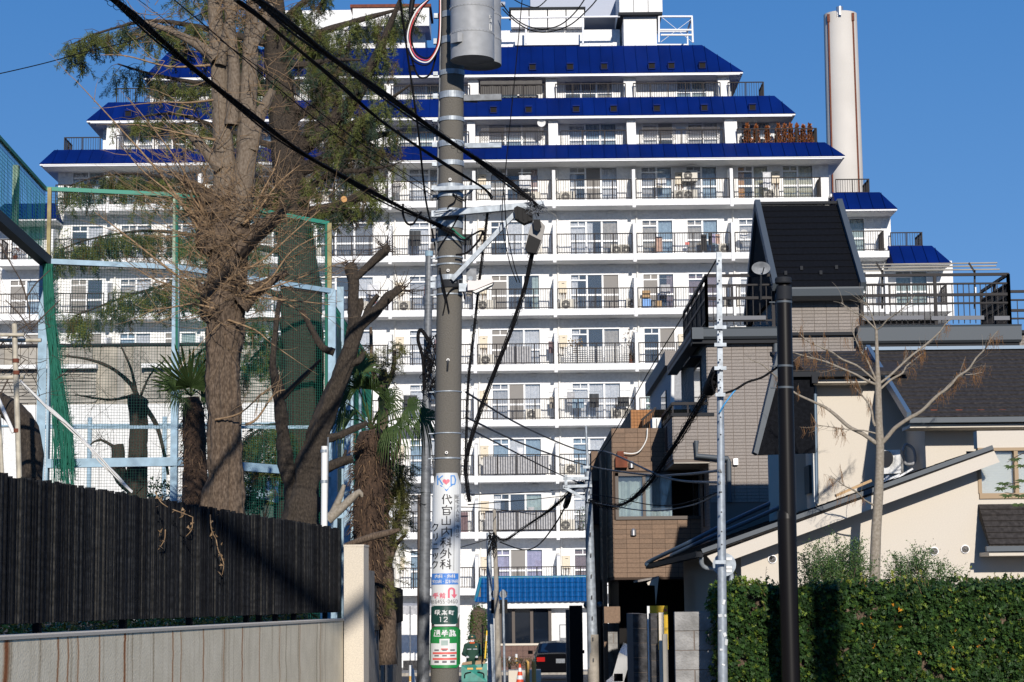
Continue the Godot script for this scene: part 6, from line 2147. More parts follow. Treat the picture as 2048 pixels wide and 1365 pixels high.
	for i in 26:
		var p := P(1070 + rr(-12, 18), 415 + rr(-8, 10), 24.6 + rr(-0.06, 0.06))
		b.tube(smooth([p, p + ball_dir() * 0.06, p + ball_dir() * 0.1], 4), 0.007, 0.004, 4)
	stuff(part(b, "bolt_tangle", M.galv_dark, G))
	# wires in the middle distance
	var mid := [
		["grey service cable from the concrete pole to the house pole", [[932, 785, 25.3], [1040, 850, 32], [1150, 898, 37.8], [1215, 905, 33.76], [1330, 955, 26.4], [1440, 966, 19.55]], 0.014, M.wire_grey],
		["second grey service cable sagging past the brown tiled house", [[932, 835, 25.3], [1050, 890, 32], [1176, 932, 36.24], [1290, 950, 28.96], [1360, 950, 24.48], [1440, 942, 19.55]], 0.014, M.wire_grey],
		["grey cable end sloping behind the galvanised pole", [[932, 855, 25.3], [1020, 900, 31], [1110, 945, 38], [1180, 975, 36]], 0.012, M.wire_grey],
		["thin black wire from the steel extension of the hedge pole to the tiled roof", [[1436, 515, 19.55], [1380, 610, 23.2], [1300, 740, 28.32], [1220, 880, 33.44], [1176, 935, 36.24]], 0.007, W],
		["thin grey wire crossing below the service cables", [[932, 990, 26], [1060, 985, 36], [1180, 975, 36]], 0.010, M.wire_grey],
		["thin black wire low across the lane", [[936, 1010, 26], [1060, 1000, 38], [1180, 990, 36], [1320, 1012, 27.04], [1440, 985, 19.55]], 0.007, W],
		["thin grey wire below the brown house window", [[1180, 1005, 36], [1290, 1022, 28.96], [1380, 1012, 23.2], [1440, 985, 19.56]], 0.008, M.wire_grey],
		["thin dark wire from the lane to the white block", [[866, 1020, 38], [930, 1015, 45], [1000, 1020, 56], [1070, 1030, 62]], 0.010, W],
		["thin wire behind the clinic sign towards the white block", [[800, 1100, 45], [860, 1110, 48], [940, 1090, 52], [990, 1075, 56]], 0.010, W]]
	for q: Array in mid:
		cable("service_wire", q[0], q[1], q[2], q[3])
	cable("trunk_cable", "thick black lashed cable rising from the slim pole to the hedge pole", [[990, 1072, 56], [1008, 1081, 55], [1040, 1062, 52], [1100, 1020, 40.8], [1140, 985, 38.4], [1165, 965, 36.9], [1180, 1000, 36], [1215, 1013, 33.76], [1250, 1008, 31.52], [1300, 965, 28.32], [1350, 890, 25.12], [1400, 810, 21.92], [1428, 765, 19.55]], 0.016, W, 0.16, 2)
	cable("sag_cable", "thinner black cable sagging from the splice by the galvanised pole", [[1140, 995, 38.4], [1110, 1050, 40.2], [1075, 1092, 52], [1045, 1100, 54], [1000, 1085, 56]], 0.016, W)
	cable("house_lead", "black and blue lead from the hedge pole to the black pole", [[1440, 790, 19.54], [1470, 780, 19.5], [1495, 765, 19.5], [1525, 755, 19.5], [1555, 735, 19.6]], 0.011, W)
	cable("blue_lead", "bright blue wire hanging beside the hedge pole", [[1440, 825, 19.535], [1450, 808, 19.5], [1470, 782, 19.5], [1488, 768, 19.5]], 0.008, M.wire_blue)
	var Z := thing("cable_drum_case", "fat black cable case hanging on the hedge pole", "splice case", P(1428, 770, 19.6))
	b = MB.new()
	b.cyl(P(1433, 740, 19.65), P(1418, 782, 19.9), 0.049, 0.066, 18)
	part(b, "barrel", M.black_plastic, Z)
	b = MB.new()
	b.tube(smooth([P(1434, 738, 19.55), P(1424, 760, 19.55), P(1428, 782, 19.55), P(1436, 790, 19.55)], 5), 0.008, 0.008, 6)
	part(b, "loop", M.wire, Z)
	var Y := thing("lane_splice", "black cable splice hanging under the galvanised pole arms", "splice case", P(1136, 1000, 38))
	b = MB.new()
	b.tube(smooth([P(1141, 983, 44), P(1136, 1000, 38), P(1131, 1013, 44)], 4), 0.05, 0.06, 10)
	part(b, "barrel", M.black_plastic, Y)

# ---------------------------------------------------------------- right side: houses, hedge, young tree
func Y(py: float, d: float, px := 1500.0) -> float:
	return P(px, py, d).y

# lays tiles on a wall plane; the largest up to `most` are parts, the rest one joined part
func tile_wall(T: Node3D, org: Vector3, u: Vector3, len: float, y0: float, y1: float, tw: float, th: float, gap: float, proud: float, mats: Array, most: int, skip: Callable, called := "tile") -> void:
	var nrm := u.cross(Vector3.UP)
	if nrm.z < 0 and absf(nrm.z) > 0.1: nrm = -nrm
	if absf(nrm.z) <= 0.1 and nrm.x > 0: nrm = -nrm
	var rest := MB.new()
	var rows := int((y1 - y0) / th)
	var cols := int(ceil(len / tw))
	var b := MB.new()
	b.box(Vector3.ZERO, Vector3(tw - gap, th - gap, proud))
	var bs := Basis(u, Vector3.UP, u.cross(Vector3.UP))
	var m := b.mesh()
	var made := 0
	for r in rows:
		for c in cols:
			var s := (c + 0.5) * tw
			var w := tw
			if s + tw / 2 > len:
				w = len - c * tw
				s = c * tw + w / 2
			if w < 0.04: continue
			var y := y1 - (r + 0.5) * th
			if skip.call(s, y): continue
			var p := Vector3(org.x, y, org.z) + u * s + nrm * proud * rr(0.40, 0.5)
			if made < most and w == tw:
				var o := inst(m, called, mats[0 if rng.randf() < 0.6 else 1], T, p - T.global_position)
				o.basis = bs
				made += 1
			else:
				rest.box(p, Vector3(w - gap, th - gap, proud), bs)
	if rest.v.size() > 0:
		stuff(part(rest, "tile_field", mats[0], T))

func courses(T: Node, a: Vector3, b_: Vector3, c: Vector3, d_: Vector3, n: int, m: Material, called := "slate_course") -> void:
	# roof covering in overlapping courses between eave a-b and ridge d-c
	var nrm := (b_ - a).cross(d_ - a).normalized()
	for i in n:
		var t0 := float(i) / n
		var t1 := (i + 1.12) / n
		var q := MB.new()
		var p := [a.lerp(d_, t0) + nrm * 0.028, b_.lerp(c, t0) + nrm * 0.028, b_.lerp(c, minf(t1, 1.0)) + nrm * 0.010, a.lerp(d_, minf(t1, 1.0)) + nrm * 0.010]
		q.prism(p, -nrm * 0.014)
		part(q, called, m, T)

func build_right() -> void:
	build_grey_house()
	build_brown_house()
	build_cream_house()
	build_hedge()
	build_young_tree()

func build_grey_house() -> void:
	var d := 36.0
	var xw := PXX(1414, 690, d)
	var xr := PXX(2120, 690, d)
	var T := thing("tiled_house", "grey-brown tiled house with a steep black roof turret and dark roof terrace", "house", Vector3(xw, gy(d), -d))
	var ytop := Y(674, d)
	var tx0 := PXX(1556, 640, d)
	var tx1 := PXX(1722, 640, d)
	var yt := Y(597, d)
	var b := MB.new()
	b.bb(xw, xr, gy(d) - 0.2, ytop, -d, -d - 5.5)
	part(b, "body", M.tile_joint, T)
	b = MB.new()
	b.bb(tx0, tx1, ytop, yt, -d - 0.001, -d - 3.9)
	part(b, "turret_body", M.tile_joint, T)
	var tm := [M.tile_grey, M.tile_grey_b]
	var win := func(s: float, y: float) -> bool:
		return false
	tile_wall(T, Vector3(tx0, 0, -d), Vector3.RIGHT, tx1 - tx0, ytop, yt, 0.215, 0.0585, 0.008, 0.014, tm, 110, win)
	tile_wall(T, Vector3(xw, 0, -d), Vector3.RIGHT, tx1 + 3.2 - xw, Y(1010, d), ytop, 0.215, 0.0585, 0.008, 0.014, tm, 170, func(s: float, y: float) -> bool: return xw + s > PXX(1840, 690, d) and xw + s < PXX(1950, 690, d) and y < Y(685, d) or (y < Y(820, d) and xw + s > PXX(1640, 900, d)))
	tile_wall(T, Vector3(xw, 0, -d), Vector3(0, 0, -1), 5.5, Y(1150, d), ytop, 0.215, 0.0585, 0.008, 0.014, tm, 0, func(s: float, y: float) -> bool: return s > 1.0 and s < 2.4 and y > Y(790, d) and y < Y(705, d))
	# tall side window
	b = MB.new()
	b.bb(xw - 0.03, xw + 0.02, Y(790, d), Y(705, d), -d - 1.02, -d - 2.38)
	var w := part(b, "window", M.trim_dark, T)
	b = MB.new()
	b.bb(xw - 0.035, xw - 0.03, Y(786, d), Y(712, d), -d - 1.1, -d - 2.3)
	part(b, "pane", M.glass_dark, w)
	b = MB.new()
	b.bb(xw - 0.22, xw, Y(703, d), Y(699, d), -d - 0.9, -d - 2.5)
	part(b, "hood", M.trim_dark, w)
	# slit window at the upper right
	b = MB.new()
	b.bb(PXX(1836, 690, d), PXX(1948, 690, d), Y(696, d, 1890), Y(684, d, 1890), -d + 0.05, -d + 0.001)
	part(b, "slit_window", M.trim_dark, T)
	# first-floor box that juts to the left
	var xb := PXX(1347, 880, d)
	var yb1 := Y(832, d)
	var yb0 := Y(924, d)
	b = MB.new()
	b.bb(xb, xw + 0.05, yb0, yb1, -d + 0.002, -d - 6.2)
	part(b, "jutting_bay", M.tile_joint, T)
	tile_wall(T, Vector3(xb, 0, -d + 0.002), Vector3.RIGHT, xw - xb, yb0, yb1, 0.215, 0.0585, 0.008, 0.014, tm, 20, win)
	tile_wall(T, Vector3(xb, 0, -d), Vector3(0, 0, -1), 6.0, yb0, yb1, 0.215, 0.0585, 0.008, 0.014, tm, 0, win)
	for z: float in [1.2, 3.6]:
		b = MB.new()
		b.bb(xb - 0.03, xb, Y(890, d), Y(840, d), -d - z, -d - z - 0.35)
		part(b, "slit_window", M.trim_dark, T)
	b = MB.new()
	b.bb(xb, xw, yb0 - 0.02, yb0 - 0.002, -d + 0.02, -d - 6.2)
	part(b, "bay_soffit", M.beige_panel, T)
	b = MB.new()
	b.bb(xb - 0.03, xw + 0.1, yb1, yb1 + 0.06, -d + 0.04, -d - 6.2)
	part(b, "bay_coping", M.trim_dark, T)
	b = MB.new()
	b.bb(xb - 0.02, xb + 0.03, yb1 + 0.2, yb1 + 0.25, -d + 0.02, -d - 5)
	b.bb(xb - 0.02, xw, yb1 + 0.2, yb1 + 0.25, -d + 0.03, -d - 0.02)
	for i in 5:
		b.bb(xb - 0.015, xb + 0.015, yb1, yb1 + 0.25, -d - i * 1.2, -d - i * 1.2 - 0.03)
	b.bb(xb + 0.25, xb + 0.28, yb1, yb1 + 0.25, -d + 0.02, -d - 0.02)
	part(b, "bay_rail", M.terrace_rail, T)
	# dark strip windows under the bay
	for i in 3:
		b = MB.new()
		var z := 0.7 + i * 1.2
		b.bb(xw - 0.03, xw + 0.01, Y(1050, d), Y(935, d), -d - z, -d - z - 0.1)
		var ww := part(b, "side_window", M.galv_dark, T)
		b = MB.new()
		b.bb(xw - 0.02, xw + 0.005, Y(1050, d), Y(935, d), -d - z - 0.1, -d - z - 0.5)
		part(b, "pane", M.glass_dark, ww)
	# eaves gutters
	for q: Array in [[1384, 1562, 655, 682], [1716, 2044, 651, 690]]:
		b = MB.new()
		var x0 := PXX(q[0], 670, d - 0.25)
		var x1 := PXX(q[1], 670, d - 0.25)
		var a := Y(q[2], d - 0.25, (q[0] + q[1]) / 2)
		var e := Y(q[3], d - 0.25, (q[0] + q[1]) / 2)
		b.prism([Vector3(x0, e + 0.04, -d + 0.02), Vector3(x0, e + 0.04, -d + 0.2), Vector3(x0, e + 0.08, -d + 0.26), Vector3(x0, a - 0.03, -d + 0.28), Vector3(x0, a, -d + 0.3), Vector3(x0, a, -d + 0.02)], Vector3(x1 - x0, 0, 0))
		part(b, "gutter", M.trim_slate, T)
		b = MB.new()
		b.bb(x0 + 0.02, x1 - 0.02, e - 0.03, e + 0.035, -d + 0.16, -d - 0.3)
		part(b, "soffit_board", M.trim_dark, T)
	b = MB.new()
	var gx := PXX(1384, 670, d - 0.25)
	b.prism([Vector3(gx, Y(682, d - .25) + 0.04, -d + 0.28), Vector3(gx, Y(655, d - .25), -d + 0.3), Vector3(gx, Y(655, d - .25), -d - 5.6), Vector3(gx, Y(682, d - .25) + 0.04, -d - 5.6)], Vector3(0.2, 0, 0))
	part(b, "side_gutter", M.trim_slate, T)
	b = MB.new()
	b.bb(gx, xr, ytop + 0.002, ytop + 0.06, -d + 0.1, -d - 5.4)
	part(b, "terrace_floor", M.trim_dark, T)
	# turret roof: front slope, verges, gutter
	var ex0 := PXX(1551, 575, d - 0.35)
	var ex1 := PXX(1727, 575, d - 0.35)
	var ey := Y(576, d - 0.35, 1640)
	var rz := -d - 1.95
	var ry := Y(412, d + 1.95, 1610)
	b = MB.new()
	b.prism([Vector3(ex0, ey, -d + 0.35), Vector3(ex0, ry, rz), Vector3(ex0, ey, rz * 2 + d - 0.35), Vector3(ex0, ey - 0.08, rz * 2 + d - 0.35), Vector3(ex0, ey - 0.08, -d + 0.35)], Vector3(ex1 - ex0, 0, 0))
	var rf := part(b, "turret_roof", M.roof_black, T)
	courses(rf, Vector3(ex0 + 0.06, ey, -d + 0.35), Vector3(ex1 - 0.06, ey, -d + 0.35), Vector3(ex1 - 0.06, ry, rz), Vector3(ex0 + 0.06, ry, rz), 13, M.roof_black)
	for x: float in [ex0, ex1]:
		b = MB.new()
		b.bar(Vector3(x, ey + 0.02, -d + 0.37), Vector3(x, ry + 0.06, rz), 0.10, 0.16)
		b.bar(Vector3(x, ey + 0.02, rz * 2 + d - 0.35), Vector3(x, ry + 0.06, rz), 0.10, 0.16)
		part(b, "verge_board", M.trim_slate, rf)
	b = MB.new()
	b.bar(Vector3(ex0 + 0.06, ry + 0.05, rz), Vector3(ex1 - 0.06, ry + 0.05, rz), 0.14, 0.05)
	part(b, "ridge_cap", M.trim_dark, rf)
	for q: Array in [[1574, 553], [1607, 544], [1645, 553], [1678, 543]]:
		b = MB.new()
		var f: float = (q[1] - 576.0) / (412.0 - 576.0)
		var o := Vector3(lerpf(ex0, ex1, (q[0] - 1551.0 + (q[1] - 575) * -0.14) / 176.0), lerpf(ey, ry, f), lerpf(-d + 0.35, rz, f))
		b.box(o + Vector3(0, 0.05, 0.03), Vector3(0.05, 0.07, 0.03))
		part(b, "snow_guard", M.trim_dark, rf)
	b = MB.new()
	b.prism([Vector3(ex0 + 0.01, ey - 0.2, -d + 0.3), Vector3(ex0 + 0.01, ey - 0.15, -d + 0.42), Vector3(ex0 + 0.01, ey - 0.03, -d + 0.46), Vector3(ex0 + 0.01, ey + 0.0, -d + 0.46), Vector3(ex0 + 0.01, ey - 0.0, -d + 0.36), Vector3(ex0 + 0.01, ey - 0.2, -d + 0.02)], Vector3(ex1 - ex0 - 0.02, 0, 0))
	part(b, "turret_gutter", M.trim_slate, T)
	b = MB.new()
	b.prism([Vector3(tx0 + 0.02, ey - 0.1, -d), Vector3(tx0 + 0.02, ry - 0.12, rz), Vector3(tx0 + 0.02, ey - 0.1, rz * 2 + d)], Vector3(tx1 - tx0 - 0.04, 0, 0))
	part(b, "gable_wall", M.tile_joint, T)
	tile_wall(T, Vector3(tx0, 0, -d), Vector3(0, 0, -1), 3.8, ytop, yt + 0.2, 0.215, 0.0585, 0.008, 0.014, tm, 0, win)
	# roof terrace railings
	var rail := func(x0: float, z0: float, x1: float, z1: float, y0: float, hts: Array, sp: float, m: Material) -> void:
		var q := MB.new()
		var a := Vector3(x0, y0, z0)
		var e := Vector3(x1, y0, z1)
		for h: Array in hts:
			q.bar(a + Vector3(0, h[0], 0), e + Vector3(0, h[0], 0), 0.05, h[1])
		var n := int(a.distance_to(e) / sp)
		for i in n + 1:
			var p := a.lerp(e, float(i) / n)
			q.bar(p, p + Vector3(0, hts[1][0], 0), 0.014, 0.014)
		n = maxi(1, int(a.distance_to(e) / 0.9))
		for i in n + 1:
			var p := a.lerp(e, float(i) / n)
			q.bar(p - Vector3(0, 0.1, 0), p + Vector3(0, hts[0][0], 0), 0.055, 0.055)
		part(q, "terrace_railing", m, T)
	var ty := Y(650, d - 0.1)
	var hh := [[Y(553, d) - ty, 0.05], [Y(572, d) - ty, 0.03], [Y(598, d) - ty, 0.05], [Y(643, d) - ty, 0.03]]
	rail.call(PXX(1412, 600, d), -d + 0.1, PXX(1545, 600, d), -d + 0.1, ty, hh, 0.11, M.terrace_rail)
	rail.call(PXX(1412, 600, d), -d + 0.1, PXX(1412, 600, d), -d - 4.6, ty, hh, 0.03, M.terrace_rail)
	ty = Y(648, d - 0.1, 1870)
	hh = [[Y(552, d, 1870) - ty, 0.05], [Y(570, d, 1870) - ty, 0.03], [Y(592, d, 1870) - ty, 0.05], [Y(609, d, 1870) - ty, 0.03]]
	rail.call(PXX(1722, 600, d), -d + 0.1, PXX(2016, 600, d), -d + 0.1, ty, hh, 0.1, M.terrace_rail)
	rail.call(PXX(2016, 600, d), -d + 0.1, PXX(2016, 600, d), -d - 2.0, ty, hh, 0.06, M.terrace_rail)
	rail.call(PXX(2010, 600, d + 2), -d - 2.0, PXX(2110, 600, d + 2), -d - 2.0, ty, hh, 0.2, M.terrace_rail)
	for q: Array in [[1430, 1530], [1722, 1845], [1860, 1965], [1985, 2016]]:
		b = MB.new()
		b.bb(PXX(q[0], 640, d), PXX(q[1], 640, d), Y(643, d, q[0]), Y(635, d, q[0]), -d + 0.16, -d + 0.14)
		part(b, "kick_board", M.kick_grey, T)
	# rain pipe on the tiled front
	b = MB.new()
	b.tube(PackedVector3Array([P(1393, 882, d - 0.1), P(1393, 912, d - 0.1), P(1456, 918, d - 0.1), P(1458, 925, d - 0.1), P(1459, 1005, d - 0.1)]), 0.045, 0.045, 8)
	part(b, "rain_pipe", M.trim_slate, T)
	b = MB.new()
	b.tube(PackedVector3Array([P(1552, 660, d - 0.1), P(1552, 720, d - 0.1)]), 0.045, 0.045, 8)
	b.tube(PackedVector3Array([P(2027, 690, d - 0.1), P(2027, 715, d - 0.1)]), 0.045, 0.045, 8)
	stuff(part(b, "rain_pipe", M.trim_slate, T))
	b = MB.new()
	var o := P(1471, 924, d - 0.02)
	b.bb(o.x - 0.04, o.x + 0.04, o.y - 0.06, o.y + 0.05, o.z - 0.02, o.z + 0.08)
	part(b, "wall_lamp", M.steel, T)
	# laundry poles above the terrace
	var Lp := thing("laundry_pole_rack", "three horizontal laundry poles on brackets above the dark roof terrace", "laundry rack", P(1850, 560, d - 0.1))
	for q: Array in [[1724, 530, 1995, 526], [1722, 536, 1993, 532], [1724, 542, 2000, 539]]:
		b = MB.new()
		b.cyl(P(q[0], q[1], d), P(q[2], q[3], d), 0.014, -1, 8)
		part(b, "pole", M.beige_panel, Lp)
	for x: float in [1765, 1950]:
		b = MB.new()
		b.bar(P(x, 540, d), P(x, 618, d), 0.03, 0.03)
		b.bar(P(x, 545, d), P(x - 12, 526, d), 0.03, 0.03)
		part(b, "bracket", M.terrace_rail, Lp)
		b = MB.new()
		b.cyl(P(x + 1, 575, d - 0.05), P(x + 1, 590, d - 0.05), 0.025, -1, 8)
		part(b, "clamp", M.white_frame, Lp)
	# satellite dish
	var S := thing("satellite_dish", "grey oval satellite dish on a mast beside the black turret roof", "satellite dish", P(1522, 600, d - 0.2))
	b = MB.new()
	var dc := P(1522, 537, d - 0.3)
	for i in 24:
		var a0 := TAU * i / 24
		var a1 := TAU * (i + 1) / 24
		var p0 := dc + Vector3(cos(a0) * 0.165, sin(a0) * 0.115, 0.03)
		var p1 := dc + Vector3(cos(a1) * 0.165, sin(a1) * 0.115, 0.03)
		b.tri(dc, p0, p1)
		b.tri(dc - Vector3(0, 0, 0.012), p1 - Vector3(0, 0, 0.012), p0 - Vector3(0, 0, 0.012))
		b.quad(p0, p0 - Vector3(0, 0, 0.012), p1 - Vector3(0, 0, 0.012), p1)
	part(b, "reflector", M.galv_dark, S)
	b = MB.new()
	b.bar(dc + Vector3(0, -0.11, 0), P(1522, 600, d - 0.2), 0.03, 0.03)
	part(b, "mast", M.trim_dark, S)
	b = MB.new()
	b.bar(dc + Vector3(0.02, -0.1, 0.05), dc + Vector3(0.03, -0.02, 0.22), 0.015, 0.015)
	part(b, "feed_arm", M.trim_dark, S)
	# light grey neighbour showing between the houses
	var N := thing("grey_neighbour", "narrow light grey house with a dark flat roof edge behind the tiled house", "house", P(1340, 900, 47))
	b = MB.new()
	var nx := PXX(1341, 760, 46)
	b.bb(nx, nx + 1.6, gy(46), Y(732, 46, 1350), -46, -53)
	part(b, "body", M.grey_wall, N)
	b = MB.new()
	b.bb(nx - 0.12, nx + 1.6, Y(732, 46, 1350), Y(703, 46, 1350), -45.9, -53)
	part(b, "roof_edge", M.tile_grey_b, N)
	b = MB.new()
	b.bb(nx - 0.03, nx, Y(828, 46, 1350), Y(770, 46, 1350), -47.2, -48.6)
	part(b, "window", M.glass_dark, N)
	b = MB.new()
	b.tube(PackedVector3Array([P(1353, 728, 45.9), P(1346, 738, 45.9), P(1345, 830, 45.9)]), 0.045, 0.045, 8)
	part(b, "downpipe", M.pipe_white, N)

func build_brown_house() -> void:
	var d := 37.8
	var x0 := PXX(1225, 900, d)
	var T := thing("brown_flats", "brown tiled small block of flats with a wide curtained window and orange parapet", "building", Vector3(x0, gy(d), -d))
	var y1 := Y(857, d, 1270)
	var x1 := x0 + 2.6
	var ylo := Y(1160, d, 1270)
	var wx0 := PXX(1231, 1000, d)
	var wx1 := x0 + 2.2
	var wy0 := Y(1040, d, 1280)
	var wy1 := Y(946, d, 1280)
	var b := MB.new()
	b.bb(x0, x1, wy1, y1, -d, -d - 7)
	part(b, "upper_body", M.tile_joint_dark, T)
	b = MB.new()
	b.bb(x0, x1, ylo, wy0, -d, -d - 7)
	part(b, "lower_body", M.tile_joint_dark, T)
	b = MB.new()
	b.bb(x0, wx0, wy0, wy1, -d, -d - 7)
	part(b, "side_jamb", M.tile_joint_dark, T)
	b = MB.new()
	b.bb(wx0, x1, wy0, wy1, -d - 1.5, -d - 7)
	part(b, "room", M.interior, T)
	var tm := [M.tile_brown, M.tile_brown_b]
	var no := func(_s: float, _y: float) -> bool: return false
	tile_wall(T, Vector3(x0, 0, -d), Vector3.RIGHT, x1 - x0, wy1, y1, 0.235, 0.088, 0.006, 0.012, tm, 90, no)
	tile_wall(T, Vector3(x0, 0, -d), Vector3.RIGHT, x1 - x0, ylo, wy0, 0.235, 0.088, 0.006, 0.012, tm, 60, no)
	tile_wall(T, Vector3(x0, 0, -d), Vector3(0, 0, -1), 6.9, ylo, y1, 0.235, 0.088, 0.006, 0.012, tm, 0, no)
	# the wide window
	var W := inst(MB.new().mesh(), "wide_window", M.bronze, T)
	b = MB.new()
	b.bb(wx0, wx1, wy1 - 0.06, wy1, -d + 0.02, -d - 0.12)
	b.bb(wx0, wx1, wy0, wy0 + 0.06, -d + 0.05, -d - 0.12)
	b.bb(wx0, wx0 + 0.06, wy0, wy1, -d + 0.02, -d - 0.12)
	b.bb(PXX(1286, 1000, d), PXX(1292, 1000, d), wy0, wy1, -d - 0.02, -d - 0.1)
	W.mesh = b.mesh()
	W.position = -T.position
	for q: Array in [[1234, 1286], [1292, 1345]]:
		b = MB.new()
		b.bb(PXX(q[0], 1000, d), PXX(q[1], 1000, d), wy0 + 0.06, wy1 - 0.06, -d - 0.055, -d - 0.06)
		inst(b.mesh(), "pane", M.glass, W)
		var cw := PXX(q[1], 1000, d) - PXX(q[0], 1000, d)
		inst(sheet_mesh(cw, wy1 - wy0 - 0.1, 9.0), "curtain", M.cloth_mint, W, Vector3((PXX(q[0], 1000, d) + PXX(q[1], 1000, d)) / 2, wy0 + 0.06, -d - 0.22))
	# orange parapet of the top storey, set back
	var px := PXX(1262, 840, 39.4)
	b = MB.new()
	b.bb(px, px + 1.5, y1 - 0.05, Y(820, 39.4, 1290), -39.4, -46.8)
	part(b, "parapet", M.tile_joint_dark, T)
	tile_wall(T, Vector3(px, 0, -39.4), Vector3.RIGHT, 1.4, y1, Y(820, 39.4, 1290), 0.06, 0.06, 0.006, 0.01, [M.tile_orange, M.tile_orange], 39, no, "small_tile")
	b = MB.new()
	b.bb(px - 0.004, px, y1, Y(820, 39.4, 1290), -39.4, -46.8)
	part(b, "parapet_side", M.tile_brown_b, T)
	b = MB.new()
	b.bb(PXX(1284, 840, 38.8), PXX(1286, 840, 38.8), y1, Y(838, 38.8), -38.8, -39.4)
	for i in 8:
		b.bb(PXX(1284 + i * 3.4, 840, 38.8), PXX(1285 + i * 3.4, 840, 38.8), y1, Y(840 - i * 2.8, 38.8), -38.8, -38.9)
	b.bar(P(1283, 841, 38.8), P(1312, 816, 38.8), 0.05, 0.04)
	part(b, "stair_rail", M.terrace_rail, T)
	var ac := thing("roof_air_conditioner", "white outdoor air conditioner on the roof of the brown tiled flats", "air conditioner", P(1315, 857, 38.2))
	b = MB.new()
	b.bb(PXX(1305, 850, 38.2), PXX(1323, 850, 38.2), y1 + 0.005, Y(836, 38.2, 1310), -38.2, -38.8)
	part(b, "casing", M.white_paint, ac)
	b = MB.new()
	b.bb(PXX(1313, 850, 38.2), PXX(1314, 850, 38.2), y1 + 0.01, Y(838, 38.2, 1310), -38.18, -38.2)
	part(b, "seam", M.ac_dark, ac)
	# fins, columns and base at street level
	b = MB.new()
	b.bb(PXX(1204, 1000, 39.8), PXX(1212, 1000, 39.8), gy(39.8), Y(905, 39.8, 1200), -39.8, -40.2)
	part(b, "corner_fin", M.tile_brown, T)
	b = MB.new()
	b.bb(PXX(1184, 1000, 43.8), x0 - 0.02, gy(43.8), Y(903, 43.8, 1190), -43.8, -44.8)
	part(b, "rear_wing", M.tile_brown_b, T)
	b = MB.new()
	b.bb(PXX(1186, 990, 43.7), PXX(1203, 990, 43.7), Y(1050, 43.7, 1195), Y(962, 43.7, 1195), -43.7, -43.8)
	part(b, "rear_window", M.glass_dark, T)
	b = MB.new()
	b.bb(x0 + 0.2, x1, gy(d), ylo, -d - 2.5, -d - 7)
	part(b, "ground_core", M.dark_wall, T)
	b = MB.new()
	b.bb(PXX(1208, 1200, 38.8), PXX(1240, 1200, 38.8), Y(1247, 38.8, 1220), Y(1214, 38.8, 1220), -38.8, -39.1)
	part(b, "base_tiles", M.tile_brown, T)
	for q: Array in [[1263, 929], [1267, 1064]]:
		b = MB.new()
		var o := P(q[0], q[1], d - 0.02)
		b.lathe([Vector2(0.055, -0.07), Vector2(0.055, 0.02), Vector2(0.04, 0.05), Vector2(0.001, 0.065)], o + Vector3(0, 0, 0.02), 16)
		part(b, "vent_hood", M.steel, T)
	b = MB.new()
	b.tube(smooth([P(1244, 906, d - 0.1), P(1265, 908, d - 0.1), P(1280, 902, d - 0.1), P(1293, 880, d - 0.1), P(1295, 857, d - 0.1)], 5), 0.012, 0.012, 5)
	part(b, "white_lead", M.pipe_white, T)
	b = MB.new()
	b.box(P(1243, 925, d - 0.1), Vector3(0.22, 0.2, 0.1))
	b.box(P(1241, 910, d - 0.1), Vector3(0.12, 0.12, 0.1))
	part(b, "wire_bracket", M.rust, T)

